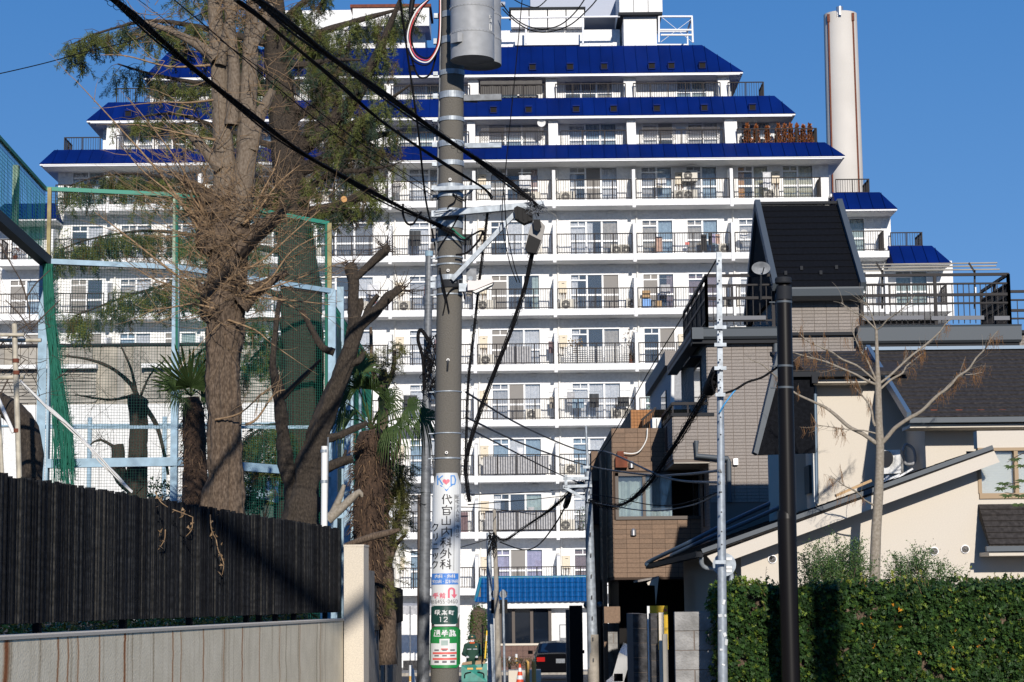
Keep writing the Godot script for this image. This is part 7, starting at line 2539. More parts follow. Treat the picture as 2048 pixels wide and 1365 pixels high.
func build_cream_house() -> void:
	var T := thing("cream_house", "cream rendered house with dark slate roofs and a long sloping gable", "house", Vector3(4.5, gy(28), -28))
	# lean-to gable: roof edge from the eave to the upper right
	var d := 26.0
	var e0 := P(1404, 1103, d)
	var e1 := P(1986, 895, d)
	var back := Vector3(0, 0, -10.0)
	var nrm := Vector3(-(e1.y - e0.y), e1.x - e0.x, 0).normalized()
	var b := MB.new()
	b.prism([e0, e1, e1 - nrm * 0.05, e0 - nrm * 0.05], Vector3(0, 0, -10))
	var rf := part(b, "lean_to_roof", M.slate, T)
	courses(rf, e0 + back, e0 + Vector3(0, 0, -0.05), e1 + Vector3(0, 0, -0.05), e1 + back, 26, M.slate)
	b = MB.new()
	b.bar(e0 - nrm * 0.0 + Vector3(0, 0, 0.01), e1 + Vector3(0, 0, 0.01), 0.03, 0.055, nrm)
	part(b, "metal_verge", M.trim_slate, T)
	b = MB.new()
	b.prism([e0 - nrm * 0.045 + Vector3(0.05, -0.02, 0), e1 - nrm * 0.045, e1 - nrm * 0.20 + Vector3(0.02, 0, 0), e0 - nrm * 0.20 + Vector3(0.1, 0.0, 0)], Vector3(0, 0, -0.09))
	part(b, "fascia", M.cream_wall, T)
	# gable wall
	var wz := -26.45
	var wx := PXX(1483, 1150, 26.45)
	var yl := func(x: float) -> float: return lerpf(e0.y, e1.y, (x - e0.x) / (e1.x - e0.x)) - 0.06
	var xe := PXX(1956, 950, 26.45)
	b = MB.new()
	b.prism([Vector3(wx, gy(26), wz), Vector3(wx, yl.call(wx), wz), Vector3(xe + 0.01, yl.call(xe), wz), Vector3(xe + 0.01, gy(26), wz)], Vector3(0, 0, -0.2))
	part(b, "gable_wall", M.cream_wall, T)
	b = MB.new()
	b.prism([Vector3(wx, gy(26), wz - 0.2), Vector3(wx, yl.call(wx), wz - 0.2), Vector3(wx, yl.call(wx), wz - 9), Vector3(wx, gy(26), wz - 9)], Vector3(0.15, 0, 0))
	part(b, "side_wall", M.cream_wall, T)
	# right end with the window
	b = MB.new()
	var xf := xe + 2.2
	var wy0 := Y(998, 26.45, 2000)
	var wy1 := Y(896, 26.45, 2000)
	b.bb(xe + 0.01, xf, gy(26), wy0, wz, wz - 0.2)
	b.bb(xe + 0.01, xf, wy1, Y(862, 26.45, 2000), wz, wz - 0.2)
	part(b, "end_wall", M.cream_wall, T)
	b = MB.new()
	b.bb(xe + 0.01, xf, wy0, wy0 + 0.07, wz + 0.03, wz - 0.1)
	b.bb(xe + 0.01, xf, wy1 - 0.04, wy1, wz + 0.02, wz - 0.1)
	b.bb(xe + 0.0, xe + 0.045, wy0 + 0.07, wy1 - 0.04, wz + 0.02, wz - 0.1)
	var mx := PXX(2030, 950, 26.45)
	b.bb(mx, mx + 0.05, wy0 + 0.07, wy1 - 0.04, wz + 0.01, wz - 0.1)
	var W := part(b, "window", M.window_brown, T)
	for q: Array in [[xe + 0.05, mx], [mx + 0.05, xf]]:
		b = MB.new()
		b.bb(q[0], q[1], wy0 + 0.07, wy1 - 0.04, wz - 0.05, wz - 0.055)
		part(b, "pane", M.glass, W)
	for i in 16:
		b = MB.new()
		var yy := wy0 + 0.09 + i * (wy1 - wy0 - 0.12) / 16.0
		b.box(Vector3((xe + mx) / 2 + 0.3, yy, wz - 0.1), Vector3(mx - xe + 0.6, 0.036, 0.004), Basis(Vector3.RIGHT, 0.35))
		part(b, "blind_slat", M.ivory_slat, W)
	b = MB.new()
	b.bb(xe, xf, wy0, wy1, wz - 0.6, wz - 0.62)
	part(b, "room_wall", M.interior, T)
	# little pent roof below the window
	var a0 := P(1953, 1092, 25.9)
	var a1 := P(2110, 1090, 25.9)
	b = MB.new()
	var ty := Y(1010, 26.44, 2000)
	b.prism([Vector3(xe - 0.01, ty, wz + 0.01), Vector3(xe - 0.01, a0.y, a0.z), Vector3(xe - 0.01, a0.y - 0.04, a0.z), Vector3(xe - 0.01, ty - 0.16, wz + 0.01)], Vector3(2.2, 0, 0))
	var pr := part(b, "pent_roof", M.slate_brown, T)
	courses(pr, Vector3(xe - 0.01, a0.y, a0.z), Vector3(xf, a0.y, a0.z), Vector3(xf, ty, wz + 0.01), Vector3(xe - 0.01, ty, wz + 0.01), 7, M.slate_brown)
	b = MB.new()
	b.bb(xe - 0.06, xf, a0.y - 0.075, a0.y - 0.01, a0.z + 0.05, a0.z - 0.02)
	part(b, "pent_gutter", M.trim_slate, T)
	b = MB.new()
	b.bb(xe - 0.02, xf, a0.y - 0.13, a0.y - 0.08, a0.z - 0.0, wz)
	part(b, "pent_fascia", M.cream_wall, T)
	# round wall vents
	for q: Array in [[1545, 1119], [1869, 1103], [1931, 1099]]:
		var o := P(q[0], q[1], 26.44)
		b = MB.new()
		b.cyl(Vector3(o.x, o.y, wz), Vector3(o.x, o.y, wz + 0.02), 0.056, -1, 20)
		var v := part(b, "wall_vent", M.steel, T)
		b = MB.new()
		for i in 5:
			var r0 := 0.047 * cos(i * 0.3)
			b.cyl(Vector3(o.x, o.y, wz + 0.02 + i * 0.008), Vector3(o.x, o.y, wz + 0.02 + (i + 1) * 0.008), r0, 0.047 * cos((i + 1) * 0.3), 18)
		part(b, "dome", M.steel, v)
		b = MB.new()
		b.box(Vector3(o.x, o.y - 0.012, wz + 0.052), Vector3(0.07, 0.016, 0.02))
		part(b, "slot", M.ink, v)
	# upper storey, right part: front at 28.2
	d = 28.2
	var ux := PXX(1851, 880, d)
	b = MB.new()
	b.bb(ux, ux + 3.5, gy(28), Y(846, d, 1950), -d, -d - 5)
	part(b, "upper_wall", M.cream_wall, T)
	# its roof
	var ex := PXX(1818, 836, 27.6)
	var ey := Y(836, 27.6, 1900)
	var rz := -30.6
	var ry := Y(702, 30.6, 1850)
	var rx1 := ux + 3.6
	b = MB.new()
	b.prism([Vector3(ex, ey, -27.6), Vector3(ex, ry, rz), Vector3(ex, ry - 0.06, rz), Vector3(ex, ey - 0.06, -27.6)], Vector3(rx1 - ex, 0, 0))
	var mr := part(b, "main_roof", M.slate_brown, T)
	courses(mr, Vector3(ex + 0.05, ey, -27.6), Vector3(rx1, ey, -27.6), Vector3(rx1, ry, rz), Vector3(ex + 0.05, ry, rz), 17, M.slate_brown)
	b = MB.new()
	b.prism([Vector3(ex, ry, rz), Vector3(ex, ry - 0.06, rz), Vector3(ex, ey, rz - 3), Vector3(ex, ey + 0.05, rz - 3)], Vector3(rx1 - ex, 0, 0))
	part(b, "rear_roof", M.slate_brown, T)
	b = MB.new()
	b.bar(Vector3(ex, ey + 0.02, -27.58), Vector3(ex, ry + 0.04, rz), 0.06, 0.12)
	part(b, "verge_board", M.trim_blue, T)
	b = MB.new()
	b.bb(ex, rx1, ey - 0.07, ey + 0.0, -27.52, -27.6)
	part(b, "eave_gutter", M.trim_slate, T)
	b = MB.new()
	b.bb(ex + 0.02, rx1, ey - 0.13, ey - 0.085, -27.64, -28.2)
	part(b, "eave_board", M.cream_wall, T)
	b = MB.new()
	b.bar(Vector3(ex - 0.05, ry + 0.03, rz), Vector3(rx1, ry + 0.03, rz), 0.2, 0.05)
	part(b, "ridge_cap", M.trim_blue, T)
	for x: float in [1868, 1918, 1962, 2005]:
		b = MB.new()
		b.box(P(x, 822, 27.85), Vector3(0.09, 0.03, 0.05))
		part(b, "snow_guard", M.rust, mr)
	# upper storey, left wing: corner at 1628, front at 31
	d = 29.6
	var gx := PXX(1628, 880, d)
	b = MB.new()
	b.bb(gx, ux + 0.4, gy(31), Y(752, d, 1680), -d, -d - 2.6)
	part(b, "wing_wall", M.cream_wall, T)
	var wex := PXX(1578, 745, d - 0.5)
	var wey := Y(744, d - 0.5, 1660)
	var wr2 := Y(704, 31.2, 1660)
	b = MB.new()
	b.prism([Vector3(wex, wey, -d + 0.5), Vector3(wex, wr2, -31.2), Vector3(wex, wr2 - 0.05, -31.2), Vector3(wex, wey - 0.05, -d + 0.5)], Vector3(ux - wex, 0, 0))
	var wr := part(b, "wing_roof", M.slate_brown, T)
	courses(wr, Vector3(wex, wey, -d + 0.5), Vector3(PXX(1742, 745, d - 0.5), wey, -d + 0.5), Vector3(ux, wr2, -31.2), Vector3(wex, wr2, -31.2), 7, M.slate_brown)
	b = MB.new()
	b.bb(wex, PXX(1742, 745, d - 0.5), wey - 0.075, wey, -d + 0.58, -d + 0.48)
	b.bb(PXX(1622, 745, d - .5), PXX(1634, 745, d - .5), wey - 0.17, wey - 0.05, -d + 0.6, -d + 0.5)
	part(b, "wing_gutter", M.trim_dark, T)
	b = MB.new()
	b.bb(wex, PXX(1742, 745, d - 0.5), wey - 0.15, wey - 0.10, -d + 0.42, -d)
	part(b, "wing_eave_board", M.cream_wall, T)
	# big barge roof hanging down on the left
	b = MB.new()
	var s0 := P(1556, 702, d - 0.5)
	var s1 := P(1508, 905, d - 0.5)
	b.prism([s0, s1, s1 + Vector3(0.06, -0.03, 0), s0 + Vector3(0.10, -0.04, 0)], Vector3(0, 0, -0.3))
	part(b, "barge_roof", M.trim_slate, T)
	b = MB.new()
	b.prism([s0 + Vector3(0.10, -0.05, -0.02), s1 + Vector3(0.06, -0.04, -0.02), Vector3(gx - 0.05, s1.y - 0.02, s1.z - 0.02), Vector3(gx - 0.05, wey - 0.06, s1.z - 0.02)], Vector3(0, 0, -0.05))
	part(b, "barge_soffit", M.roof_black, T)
	b = MB.new()
	b.bb(gx - 0.35, gx - 0.001, gy(31), s1.y + 0.3, -d - 0.9, -d - 2.6)
	part(b, "side_return", M.cream_wall, T)
	b = MB.new()
	b.bb(gx - 0.04, gx - 0.001, Y(985, d, 1610), Y(928, d, 1610), -d - 0.3, -d - 0.8)
	part(b, "side_window", M.glass_dark, T)
	# downpipes
	for q: Array in [[1624, 758, 1630, 1005, M.pipe_white, 0.012], [1630, 755, 1634, 1008, M.trim_blue, 0.030]]:
		b = MB.new()
		b.cyl(P(q[0], q[1], d - 0.06), P(q[2], q[3], d - 0.06), q[5], -1, 10)
		part(b, "downpipe", q[4], T)
	# blue rain pipe lying along the back of the lean-to roof
	b = MB.new()
	b.tube(smooth([P(1297, 1132, 35.5), P(1299, 1124, 35.5), P(1380, 1085, 34), P(1480, 1035, 33), P(1600, 985, 31.2), P(1634, 1000, 31)], 6), 0.035, 0.035, 8)
	part(b, "rain_pipe", M.trim_blue, T)
	b = MB.new()
	b.tube(smooth([P(1343, 1112, 34.5), P(1400, 1085, 33.5), P(1500, 1042, 32), P(1560, 1015, 31)], 6), 0.035, 0.035, 8)
	part(b, "rain_pipe", M.trim_blue, T)
	# eave gutter at the low side
	b = MB.new()
	b.bar(e0 + Vector3(-0.03, -0.04, 0.0), e0 + Vector3(-0.03, -0.04, -10), 0.09, 0.07)
	part(b, "low_gutter", M.trim_dark, T)
	b = MB.new()
	b.tube(smooth([e0 + Vector3(0.0, -0.08, -0.1), e0 + Vector3(0.05, -0.2, -0.2), e0 + Vector3(0.38, -0.25, -0.38), e0 + Vector3(0.40, -0.4, -0.40)], 5), 0.03, 0.03, 8)
	part(b, "elbow_pipe", M.galv, T)
	# air conditioner on a roof bracket
	var A := thing("roof_bracket_air_conditioner", "white outdoor air conditioner on white roof brackets in the shaded recess of the cream house", "air conditioner", P(1788, 960, 28.4))
	b = MB.new()
	b.box(P(1787, 925, 28.6), Vector3(0.24, 0.33, 0.22), Basis(Vector3.UP, -0.35))
	part(b, "casing", M.white_paint, A)
	b = MB.new()
	var fc := P(1774, 918, 28.5)
	b.cyl(fc, fc + Vector3(-0.02, 0, 0.02), 0.11, -1, 18)
	part(b, "fan_grille", M.ac_dark, A)
	for q: Array in [[1762, 965, 1800, 950], [1762, 965, 1778, 952], [1785, 962, 1826, 938]]:
		b = MB.new()
		b.bar(P(q[0], q[1], 28.4), P(q[2], q[3], 28.4), 0.025, 0.025)
		part(b, "bracket", M.white_frame, A)
	b = MB.new()
	b.tube(smooth([P(1805, 910, 28.7), P(1812, 890, 28.7), P(1828, 900, 28.7), P(1830, 925, 28.7), P(1812, 928, 28.7), P(1808, 910, 28.7)], 5), 0.022, 0.022, 7)
	part(b, "hose", M.grey_wall, A)
	# board lying on the roof
	var Bd := MB.new()
	Bd.bar(P(1672, 992, 28.0), P(1742, 962, 28.0), 0.16, 0.035, nrm)
	tag(part(Bd, "loose_plank", M.plank, self), "tan wooden plank lying on the slate lean-to roof", "plank")

func build_hedge() -> void:
	var d := 19.95
	var x0 := PXX(1436, 1260, d)
	var x1 := PXX(2130, 1260, d)
	var top := Y(1172, d, 1700)
	var H := thing("ivy_hedge", "thick clipped ivy hedge wall with glossy dark and yellow-green leaves", "hedge", Vector3(x0, gy(20), -d - 0.4))
	var b := MB.new()
	b.bb(x0 + 0.06, x1, gy(20) - 0.1, top - 0.08, -d - 0.12, -d - 0.9)
	part(b, "woody_core", M.bark, H)
	var nz := FastNoiseLite.new()
	nz.seed = 4
	nz.frequency = 0.9
	var xf: Array = []
	var cl: Array = []
	for i in 60000:
		var side := rng.randf()
		var p: Vector3
		var nrm: Vector3
		if side < 0.80:
			p = Vector3(rr(x0, x1), rr(gy(20), top), -d)
			nrm = Vector3(0, 0.25, 1)
		elif side < 0.94:
			p = Vector3(rr(x0, x1), top, -d - rr(0.0, 0.9))
			nrm = Vector3(0, 1, 0.2)
		else:
			p = Vector3(x0, rr(gy(20), top), -d - rr(0, 0.8))
			nrm = Vector3(-1, 0.2, 0.2)
		var lump := nz.get_noise_3d(p.x * 2, p.y * 2, p.z * 2)
		var lump2 := nz.get_noise_3d(p.x * 7, p.y * 7, p.z * 7)
		p += nrm.normalized() * (lump * 0.15 + lump2 * 0.08 - rr(0, 0.10))
		if lump2 < -0.3 and side < 0.8: continue
		var fwd := (nrm.normalized() * 0.55 + Vector3(rr(-0.7, 0.7), rr(-1.1, 0.3), rr(-0.3, 0.3))).normalized()
		var up := (nrm + ball_dir() * 0.5).normalized()
		var rt := up.cross(fwd).normalized()
		up = fwd.cross(rt)
		xf.append(Transform3D(Basis(rt, up, fwd).scaled(Vector3.ONE * rr(0.5, 1.45)), p))
		var f := rng.randf()
		var band := clampf((1.02 - p.y) * 1.3 + nz.get_noise_2d(p.x * 1.5, p.y * 1.5) * 0.8, 0, 1)
		var yl := 0.10 + 0.30 * band + (0.5 if side >= 0.8 and p.x < x0 + 1.0 else 0.0)
		var g := rr(0.65, 1.35)
		if f < 0.003:
			cl.append(Color(0.42, 0.17, 0.02) * g)
		elif f < yl:
			cl.append(Color(0.095, 0.135, 0.017) * g)
		elif f < 0.75:
			cl.append(Color(0.019, 0.044, 0.011) * g)
		else:
			cl.append(Color(0.034, 0.074, 0.016) * g)
	var sg := MB.new()
	for i in 90:                                            # young shoots that stand out of the clipped face
		var o := Vector3(rr(x0, x1), top + rr(-0.1, 0.03), -d - rr(-0.05, 0.5)) if i < 60 else Vector3(rr(x0, x1), rr(0, top), -d + 0.05)
		var e := shoot(sg, o, Vector3(rr(-0.6, 0.6), 1, rr(-0.2, 0.6)) if i < 60 else Vector3(rr(-0.5, 0.5), rr(-0.6, 0.4), 1), rr(0.06, 0.2), 0.003, 0.3)
		for k in 6:
			xf.append(Transform3D(Basis(ball_dir(), rr(0, TAU)).scaled(Vector3.ONE * rr(0.4, 1.1)), o.lerp(e, (k + 1) / 6.0)))
			cl.append((Color(0.17, 0.19, 0.025) if rng.randf() < 0.6 else Color(0.06, 0.10, 0.025)) * rr(0.7, 1.3))
	stuff(part(sg, "shoots", M.twig, H))
	var lm := M.leaf.duplicate() as StandardMaterial3D
	lm.roughness = 0.5
	lm.metallic_specular = 0.35
	scatter("leaves", ivy_leaf(0.039), lm, H, xf, cl)
	# feathery shrubs behind the hedge
	var at := [["feathery shrub behind the hedge, left of the two nearest the black pole", 1640, 1085, 34, 21.3], ["tall feathery shrub behind the hedge just left of the young tree", 1695, 1080, 36, 21.5], ["wide feathery shrub behind the hedge right of the young tree", 1840, 1100, 62, 21.6]]
	for s: Array in at:
		var S := thing("feathery_shrub", s[0], "shrub", P(s[1], 1200, s[4]))
		var tw := MB.new()
		xf = []; cl = []
		for i in 26:
			var bx: float = s[1] + rr(-1, 1) * s[3]
			var base := P(bx, 1180, s[4] + rr(-0.3, 0.3))
			var hgt: float = (1180.0 - s[2]) * s[4] / F * (1.0 - 0.5 * absf(bx - s[1]) / s[3]) * rr(0.6, 1.12)
			var tip := base + Vector3(rr(-0.12, 0.12), hgt, rr(-0.1, 0.1))
			tw.tube(PackedVector3Array([base, base.lerp(tip, 0.5) + ball_dir() * 0.02, tip]), 0.006, 0.002, 4)
			var n := int(hgt / 0.028) + 3
			for j in n:
				var o := base.lerp(tip, (j + 1.0) / n)
				for k in 3:
					var dr := Vector3(rr(-1, 1), rr(0.0, 0.9), rr(-1, 1)).normalized()
					var ln := rr(0.06, 0.16)
					for m in 7:
						var q := o + dr * ln * (m + 1) / 7.0
						xf.append(Transform3D(Basis(ball_dir(), rr(0, TAU)).scaled(Vector3.ONE * rr(0.6, 1.1)), q))
						cl.append((Color(0.075, 0.135, 0.03) if rng.randf() < 0.6 else Color(0.035, 0.08, 0.025)) * rr(0.7, 1.3))
		part(tw, "stems", M.twig_dark, S)
		scatter("leaves", leaf_mesh(0.026, 0.012), M.leaf, S, xf, cl)
	# maple sprays reaching in at the right edge
	var Mp := thing("maple_spray", "dark pointed maple leaves reaching in before the blind window", "branch", P(2050, 950, 17))
	b = MB.new()
	for q: Array in [[2075, 900, 2015, 925], [2075, 960, 1998, 978], [2080, 1010, 2010, 985]]:
		b.tube(smooth([P(q[0], q[1], 17), P((q[0] + q[2]) / 2, (q[1] + q[3]) / 2 - 4, 17), P(q[2], q[3], 17)], 4), 0.006, 0.002, 4)
	part(b, "twigs", M.twig_dark, Mp)
	for q: Array in [[2032, 917], [2020, 932], [2044, 930], [2002, 976], [2015, 990], [2030, 972], [2040, 990], [2036, 1008], [2046, 960], [2008, 966]]:
		b = MB.new()
		var o := P(q[0], q[1], 17)
		for k in 6:
			var a := -PI / 2 + (k - 2.5) * 0.55 + rr(-0.1, 0.1)
			var tip := o + Vector3(cos(a), sin(a) * 0.6, rr(-0.3, 0.3)) * rr(0.05, 0.075)
			var sd := Vector3(-sin(a), cos(a), 0) * 0.009
			b.quad(o - sd * 0.4, o.lerp(tip, 0.4) - sd, tip, o.lerp(tip, 0.4) + sd)
		part(b, "leaf", M.frond, Mp)

func ivy_leaf(s: float) -> Mesh:                           # five-lobed ivy leaf, slightly folded
	var b := MB.new()
	var o := Vector3(0, 0, 0)
	var pts := [Vector3(-0.22, 0.02, -0.12), Vector3(-0.55, 0.10, 0.15), Vector3(-0.30, 0.05, 0.38), Vector3(-0.42, 0.05, 0.68), Vector3(-0.14, 0.0, 0.70), Vector3(0, -0.10, 1.1), Vector3(0.14, 0.0, 0.70), Vector3(0.42, 0.05, 0.68), Vector3(0.30, 0.05, 0.38), Vector3(0.55, 0.10, 0.15), Vector3(0.22, 0.02, -0.12)]
	for i in pts.size() - 1:
		b.tri(Vector3(0, -0.05, 0.3) * s, pts[i + 1] * s, pts[i] * s)
	return b.mesh()

func build_young_tree() -> void:
	var d := 25.5
	var T := thing("young_bare_tree", "slender pale bare tree with spreading branches and dry seed tassels", "tree", P(1752, 1300, d))
	var b := MB.new()
	limb(b, [[1749, 1330, 24], [1750, 1165, 22], [1752, 1080, 21], [1756, 1010, 20], [1759, 950, 18], [1760, 892, 17], [1758, 840, 15], [1757, 778, 13], [1755, 720, 8], [1753, 660, 6]], d, 16, 0.05, 1.2, 0.06)
	part(b, "trunk", M.bark_pale, T)
	var tw := MB.new()
	var ts := MB.new()
	var br := [[[1754, 888, 13], [1698, 854, 11], [1652, 816, 9], [1590, 786, 6], [1527, 731, 4], [1496, 716, 2]], [[1763, 888, 13], [1790, 857, 12], [1843, 823, 10], [1900, 773, 8], [1938, 739, 6], [1972, 697, 4], [1996, 662, 2]], [[1756, 771, 8], [1713, 750, 7], [1652, 724, 5], [1580, 704, 3]], [[1762, 766, 8], [1797, 736, 7], [1843, 697, 6], [1881, 663, 4], [1906, 634, 2]], [[1762, 778, 7], [1805, 747, 6], [1824, 724, 4], [1856, 684, 2]], [[1753, 764, 7], [1713, 731, 6], [1664, 705, 5], [1614, 682, 3], [1582, 650, 2]], [[1751, 853, 8], [1744, 823, 7], [1725, 792, 5], [1696, 757, 2]], [[1753, 762, 7], [1732, 716, 6], [1713, 682, 4], [1705, 642, 2]], [[1753, 660, 5], [1725, 632, 4], [1682, 605, 2]], [[1753, 660, 5], [1775, 640, 4], [1830, 592, 2]], [[1753, 660, 4], [1740, 620, 3], [1732, 596, 2]], [[1750, 1012, 6], [1715, 985, 4], [1662, 952, 2]], [[1754, 868, 5], [1700, 860, 3], [1630, 850, 2]], [[1870, 800, 4], [1920, 752, 3], [1965, 745, 2]]]
	for q: Array in br:
		b = MB.new()
		var nn: Array = []
		var dz := rr(-0.7, 0.7)
		for i in q.size():
			nn.append([q[i][0], q[i][1], q[i][2] * 0.68, d + dz * i / q.size()])
			if i + 1 < q.size():
				nn.append([(q[i][0] + q[i + 1][0]) / 2.0 + rr(-4, 4), (q[i][1] + q[i + 1][1]) / 2.0 + rr(-4, 4), (q[i][2] + q[i + 1][2]) * 0.34, d + dz * (i + 0.5) / q.size()])
		var path := limb(b, nn, d, 9, 0.14, 1.0, 0.05)
		part(b, "branch", M.bark_pale, T)
		for i in 13:
			var k := int(rr(0.3, 1.0) * (path.size() - 1))
			var t := (path[k] - path[maxi(k - 1, 0)]).normalized()
			var e := shoot(tw, path[k], t + ball_dir() * 0.8, rr(0.08, 0.34), 0.0036, 0.34, 0.02)
			if rng.randf() < 0.55 and q[0][1] > 700:
				for m in 10:
					var o := path[k].lerp(e, rr(0.2, 1.0))
					ts.tube(PackedVector3Array([o, o + Vector3(rr(-0.03, 0.03), -rr(0.03, 0.1), rr(-0.03, 0.03)), o + Vector3(rr(-0.04, 0.04), -rr(0.08, 0.17), rr(-0.03, 0.03))]), 0.0022, 0.0012, 3)
	stuff(part(tw, "twigs", M.bark_pale, T))
	stuff(part(ts, "seed_tassels", mat("tassel", L(0.22, 0.11, 0.04), 0.9), T))

# ---------------------------------------------------------------- small things on the balconies
func build_bits() -> void:
	var b := MB.new()
	# browned conifers in a row on the upper terrace
	var cone_leaf := leaf_mesh(0.17, 0.09)
	var xs := [1495, 1513, 1535, 1557, 1570, 1582, 1594, 1607, 1620]
	for i in xs.size():
		var d := 105.4
		var base := P(xs[i], 283, d)
		base.y = 24.9
		var T := thing("potted_conifer", "browned potted conifer in the row along the upper terrace railing", "shrub", base, "browned conifers on the upper terrace")
		b = MB.new()
		b.lathe([Vector2(0.13, 0.0), Vector2(0.17, 0.3), Vector2(0.001, 0.3)], base, 12)
		part(b, "pot", M.rust, T)
		b = MB.new()
		b.cyl(base + Vector3(0, 0.3, 0), base + Vector3(0, 1.0, 0), 0.03, 0.01, 6)
		part(b, "trunk", M.bark, T)
		var xf: Array = []
		var cl: Array = []
		var h := rr(0.85, 1.05)
		for k in 420:
			var t := rng.randf()
			var a := rr(0, TAU)
			var r := 0.21 * pow(1.0 - t, 0.6) * rr(0.4, 1.0)
			var o := base + Vector3(cos(a) * r, 0.28 + t * h, sin(a) * r)
			xf.append(Transform3D(Basis(Vector3(rr(-1, 1), 0, rr(-1, 1)).normalized(), rr(-2.2, -0.9)).scaled(Vector3.ONE * rr(0.6, 1.2)), o))
			cl.append(Color(0.20, 0.062, 0.014) * rr(0.5, 1.6))
		scatter("foliage", cone_leaf, M.leaf, T, xf, cl)
	# lattice screens tied to railings
	for q: Array in [["dark brown lattice screen on the upper terrace railing nearest the concrete pole", 962, 1088, 255, 281, 105.0, M.bronze], ["dark lattice screen on the upper terrace railing below the second roof vents", 1284, 1352, 254, 280, 105.0, M.bronze], ["dark lattice screen beside the browned conifers' terrace", 1372, 1440, 253, 279, 105.0, M.bronze], ["white slatted screen on the fourth balcony row", 1128, 1258, 692, 728, 104.06, M.white_frame], ["dark screen sheet on the top storey railing beside the transformers", 960, 1084, 161, 189, 106.3, M.screen_dark], ["grey cloth sheet tied on the sixth balcony row railing", 966, 1098, 913, 950, 104.1, M.cloth_grey], ["grey mesh sheet on the seventh balcony row railing", 970, 1112, 1022, 1060, 104.1, M.cloth_grey], ["grey towel sheet on the fourth balcony row railing", 1002, 1062, 693, 728, 104.12, M.cloth_grey]]:
		var d: float = q[5]
		var x0 := PXX(q[1], q[3], d)
		var x1 := PXX(q[2], q[3], d)
		var y0 := P(q[1], q[4], d).y
		var y1 := P(q[1], q[3], d).y
		var T := thing("balcony_screen", q[0], "screen", Vector3(x0, y0, -d))
		if q[6] == M.cloth_grey or q[6] == M.screen_dark:
			var o := inst(sheet_mesh(x1 - x0, y1 - y0, 2.0), "sheet", q[6], T, Vector3((x1 - x0) / 2, 0, -0.12))
		elif q[6] == M.white_frame:
			for i in 9:
				b = MB.new()
				b.bb(x0, x1, lerpf(y0, y1, i / 9.0), lerpf(y0, y1, (i + 0.62) / 9.0), -d - 0.16, -d - 0.19)
				part(b, "slat", M.white_paint, T)
		else:
			b = MB.new()
			var n := int((x1 - x0) / 0.14)
			var h := y1 - y0
			for i in range(-6, n + 1):
				for s: float in [0.0, 1.0]:
					var xa := x0 + i * 0.14
					var a := Vector3(xa, y0 if s == 0.0 else y1, -d - 0.13 - s * 0.02)
					var e := Vector3(xa + h, y1 if s == 0.0 else y0, -d - 0.13 - s * 0.02)
					if a.x < x0:
						a = a.lerp(e, (x0 - a.x) / (e.x - a.x))
					if e.x > x1:
						e = a.lerp(e, (x1 - a.x) / maxf(e.x - a.x, 0.001))
					if e.x > a.x + 0.02:
						b.bar(a, e, 0.015, 0.035, Vector3.BACK)
			part(b, "lattice", q[6], T)
	# washing
	var washing := [["black trousers drying on the second balcony row", 1408, 468, 12, 34, M.ac_dark], ["dark shirt drying beside the black trousers on the second balcony row", 1421, 466, 8, 24, M.post_dark], ["pink striped towel drying on the second balcony row", 1436, 468, 9, 20, M.cloth_pink], ["lilac shirt drying beside the pink towel on the second balcony row", 1428, 468, 7, 18, M.cloth_lavender], ["pinkish garment on a hanger at the second balcony row, beside the fan unit", 1318, 473, 14, 32, M.cloth_pink]]
	for q: Array in washing:
		var o := P(q[1], q[2] + q[4], 104.5)
		var T := thing("washing_piece", q[0], "laundry", o)
		var w: float = q[3] * 104.5 / F
		var h: float = q[4] * 104.5 / F
		inst(sheet_mesh(w, h, 4.0), "cloth", q[5], T)
		b = MB.new()
		b.cyl(Vector3(-w * 0.5, h, 0), Vector3(w * 0.5, h, 0), 0.008, -1, 5)
		b.cyl(Vector3(0, h, 0), Vector3(0, h + 0.12, 0), 0.006, -1, 5)
		inst(b.mesh(), "hanger", M.galv, T)
	for i in 26:
		var k := rng.randi() % 7
		var x := rr(-9.5, 15.5) if k < 3 else rr(-6, 6)
		var o := Vector3(x, RT - 1.08 - FH * k + rr(0.55, 0.8), -104.55)
		var T := thing("washing_piece", "assorted piece of washing on the %s balcony row below the blue roofs" % ORD[k], "laundry", o, "washing on the block's balconies")
		var w := rr(0.25, 0.7)
		inst(sheet_mesh(snappedf(w, 0.1), snappedf(rr(0.4, 0.8), 0.1), 3.0), "cloth", [M.cloth_white, M.cloth_grey, M.cloth_blue, M.cloth_beige, M.post_dark, M.cloth_mauve, M.cloth_white][rng.randi() % 7], T)
		b = MB.new()
		b.cyl(Vector3(-w * 0.6, 0.82, 0), Vector3(w * 0.6, 0.82, 0), 0.012, -1, 5)
		inst(b.mesh(), "hanger", M.galv, T)
	# satellite dishes
	for q: Array in [["small white satellite dish on the upper terrace beside the second pier", 1083, 246, 105.3, 0.22], ["white satellite dish on the second balcony row beside the black turret", 1488, 468, 104.4, 0.22], ["round lamp-like white dish on the upper terrace at the transformers", 905, 250, 105.3, 0.2]]:
		var o := P(q[1], q[2], q[3])
		var T := thing("balcony_dish", q[0], "satellite dish", o)
		b = MB.new()
		var ring: Array = []
		for i in 18:
			var a0 := TAU * i / 18
			var a1 := TAU * (i + 1) / 18
			b.tri(o - Vector3(0, 0, 0.03), o + Vector3(cos(a0), sin(a0), 0.3) * q[4], o + Vector3(cos(a1), sin(a1), 0.3) * q[4])
		part(b, "reflector", M.white_paint, T)
		b = MB.new()
		b.cyl(o - Vector3(0, 0, 0.03), o + Vector3(0, -0.55, -0.05), 0.02, -1, 6)
		part(b, "mast", M.galv, T)
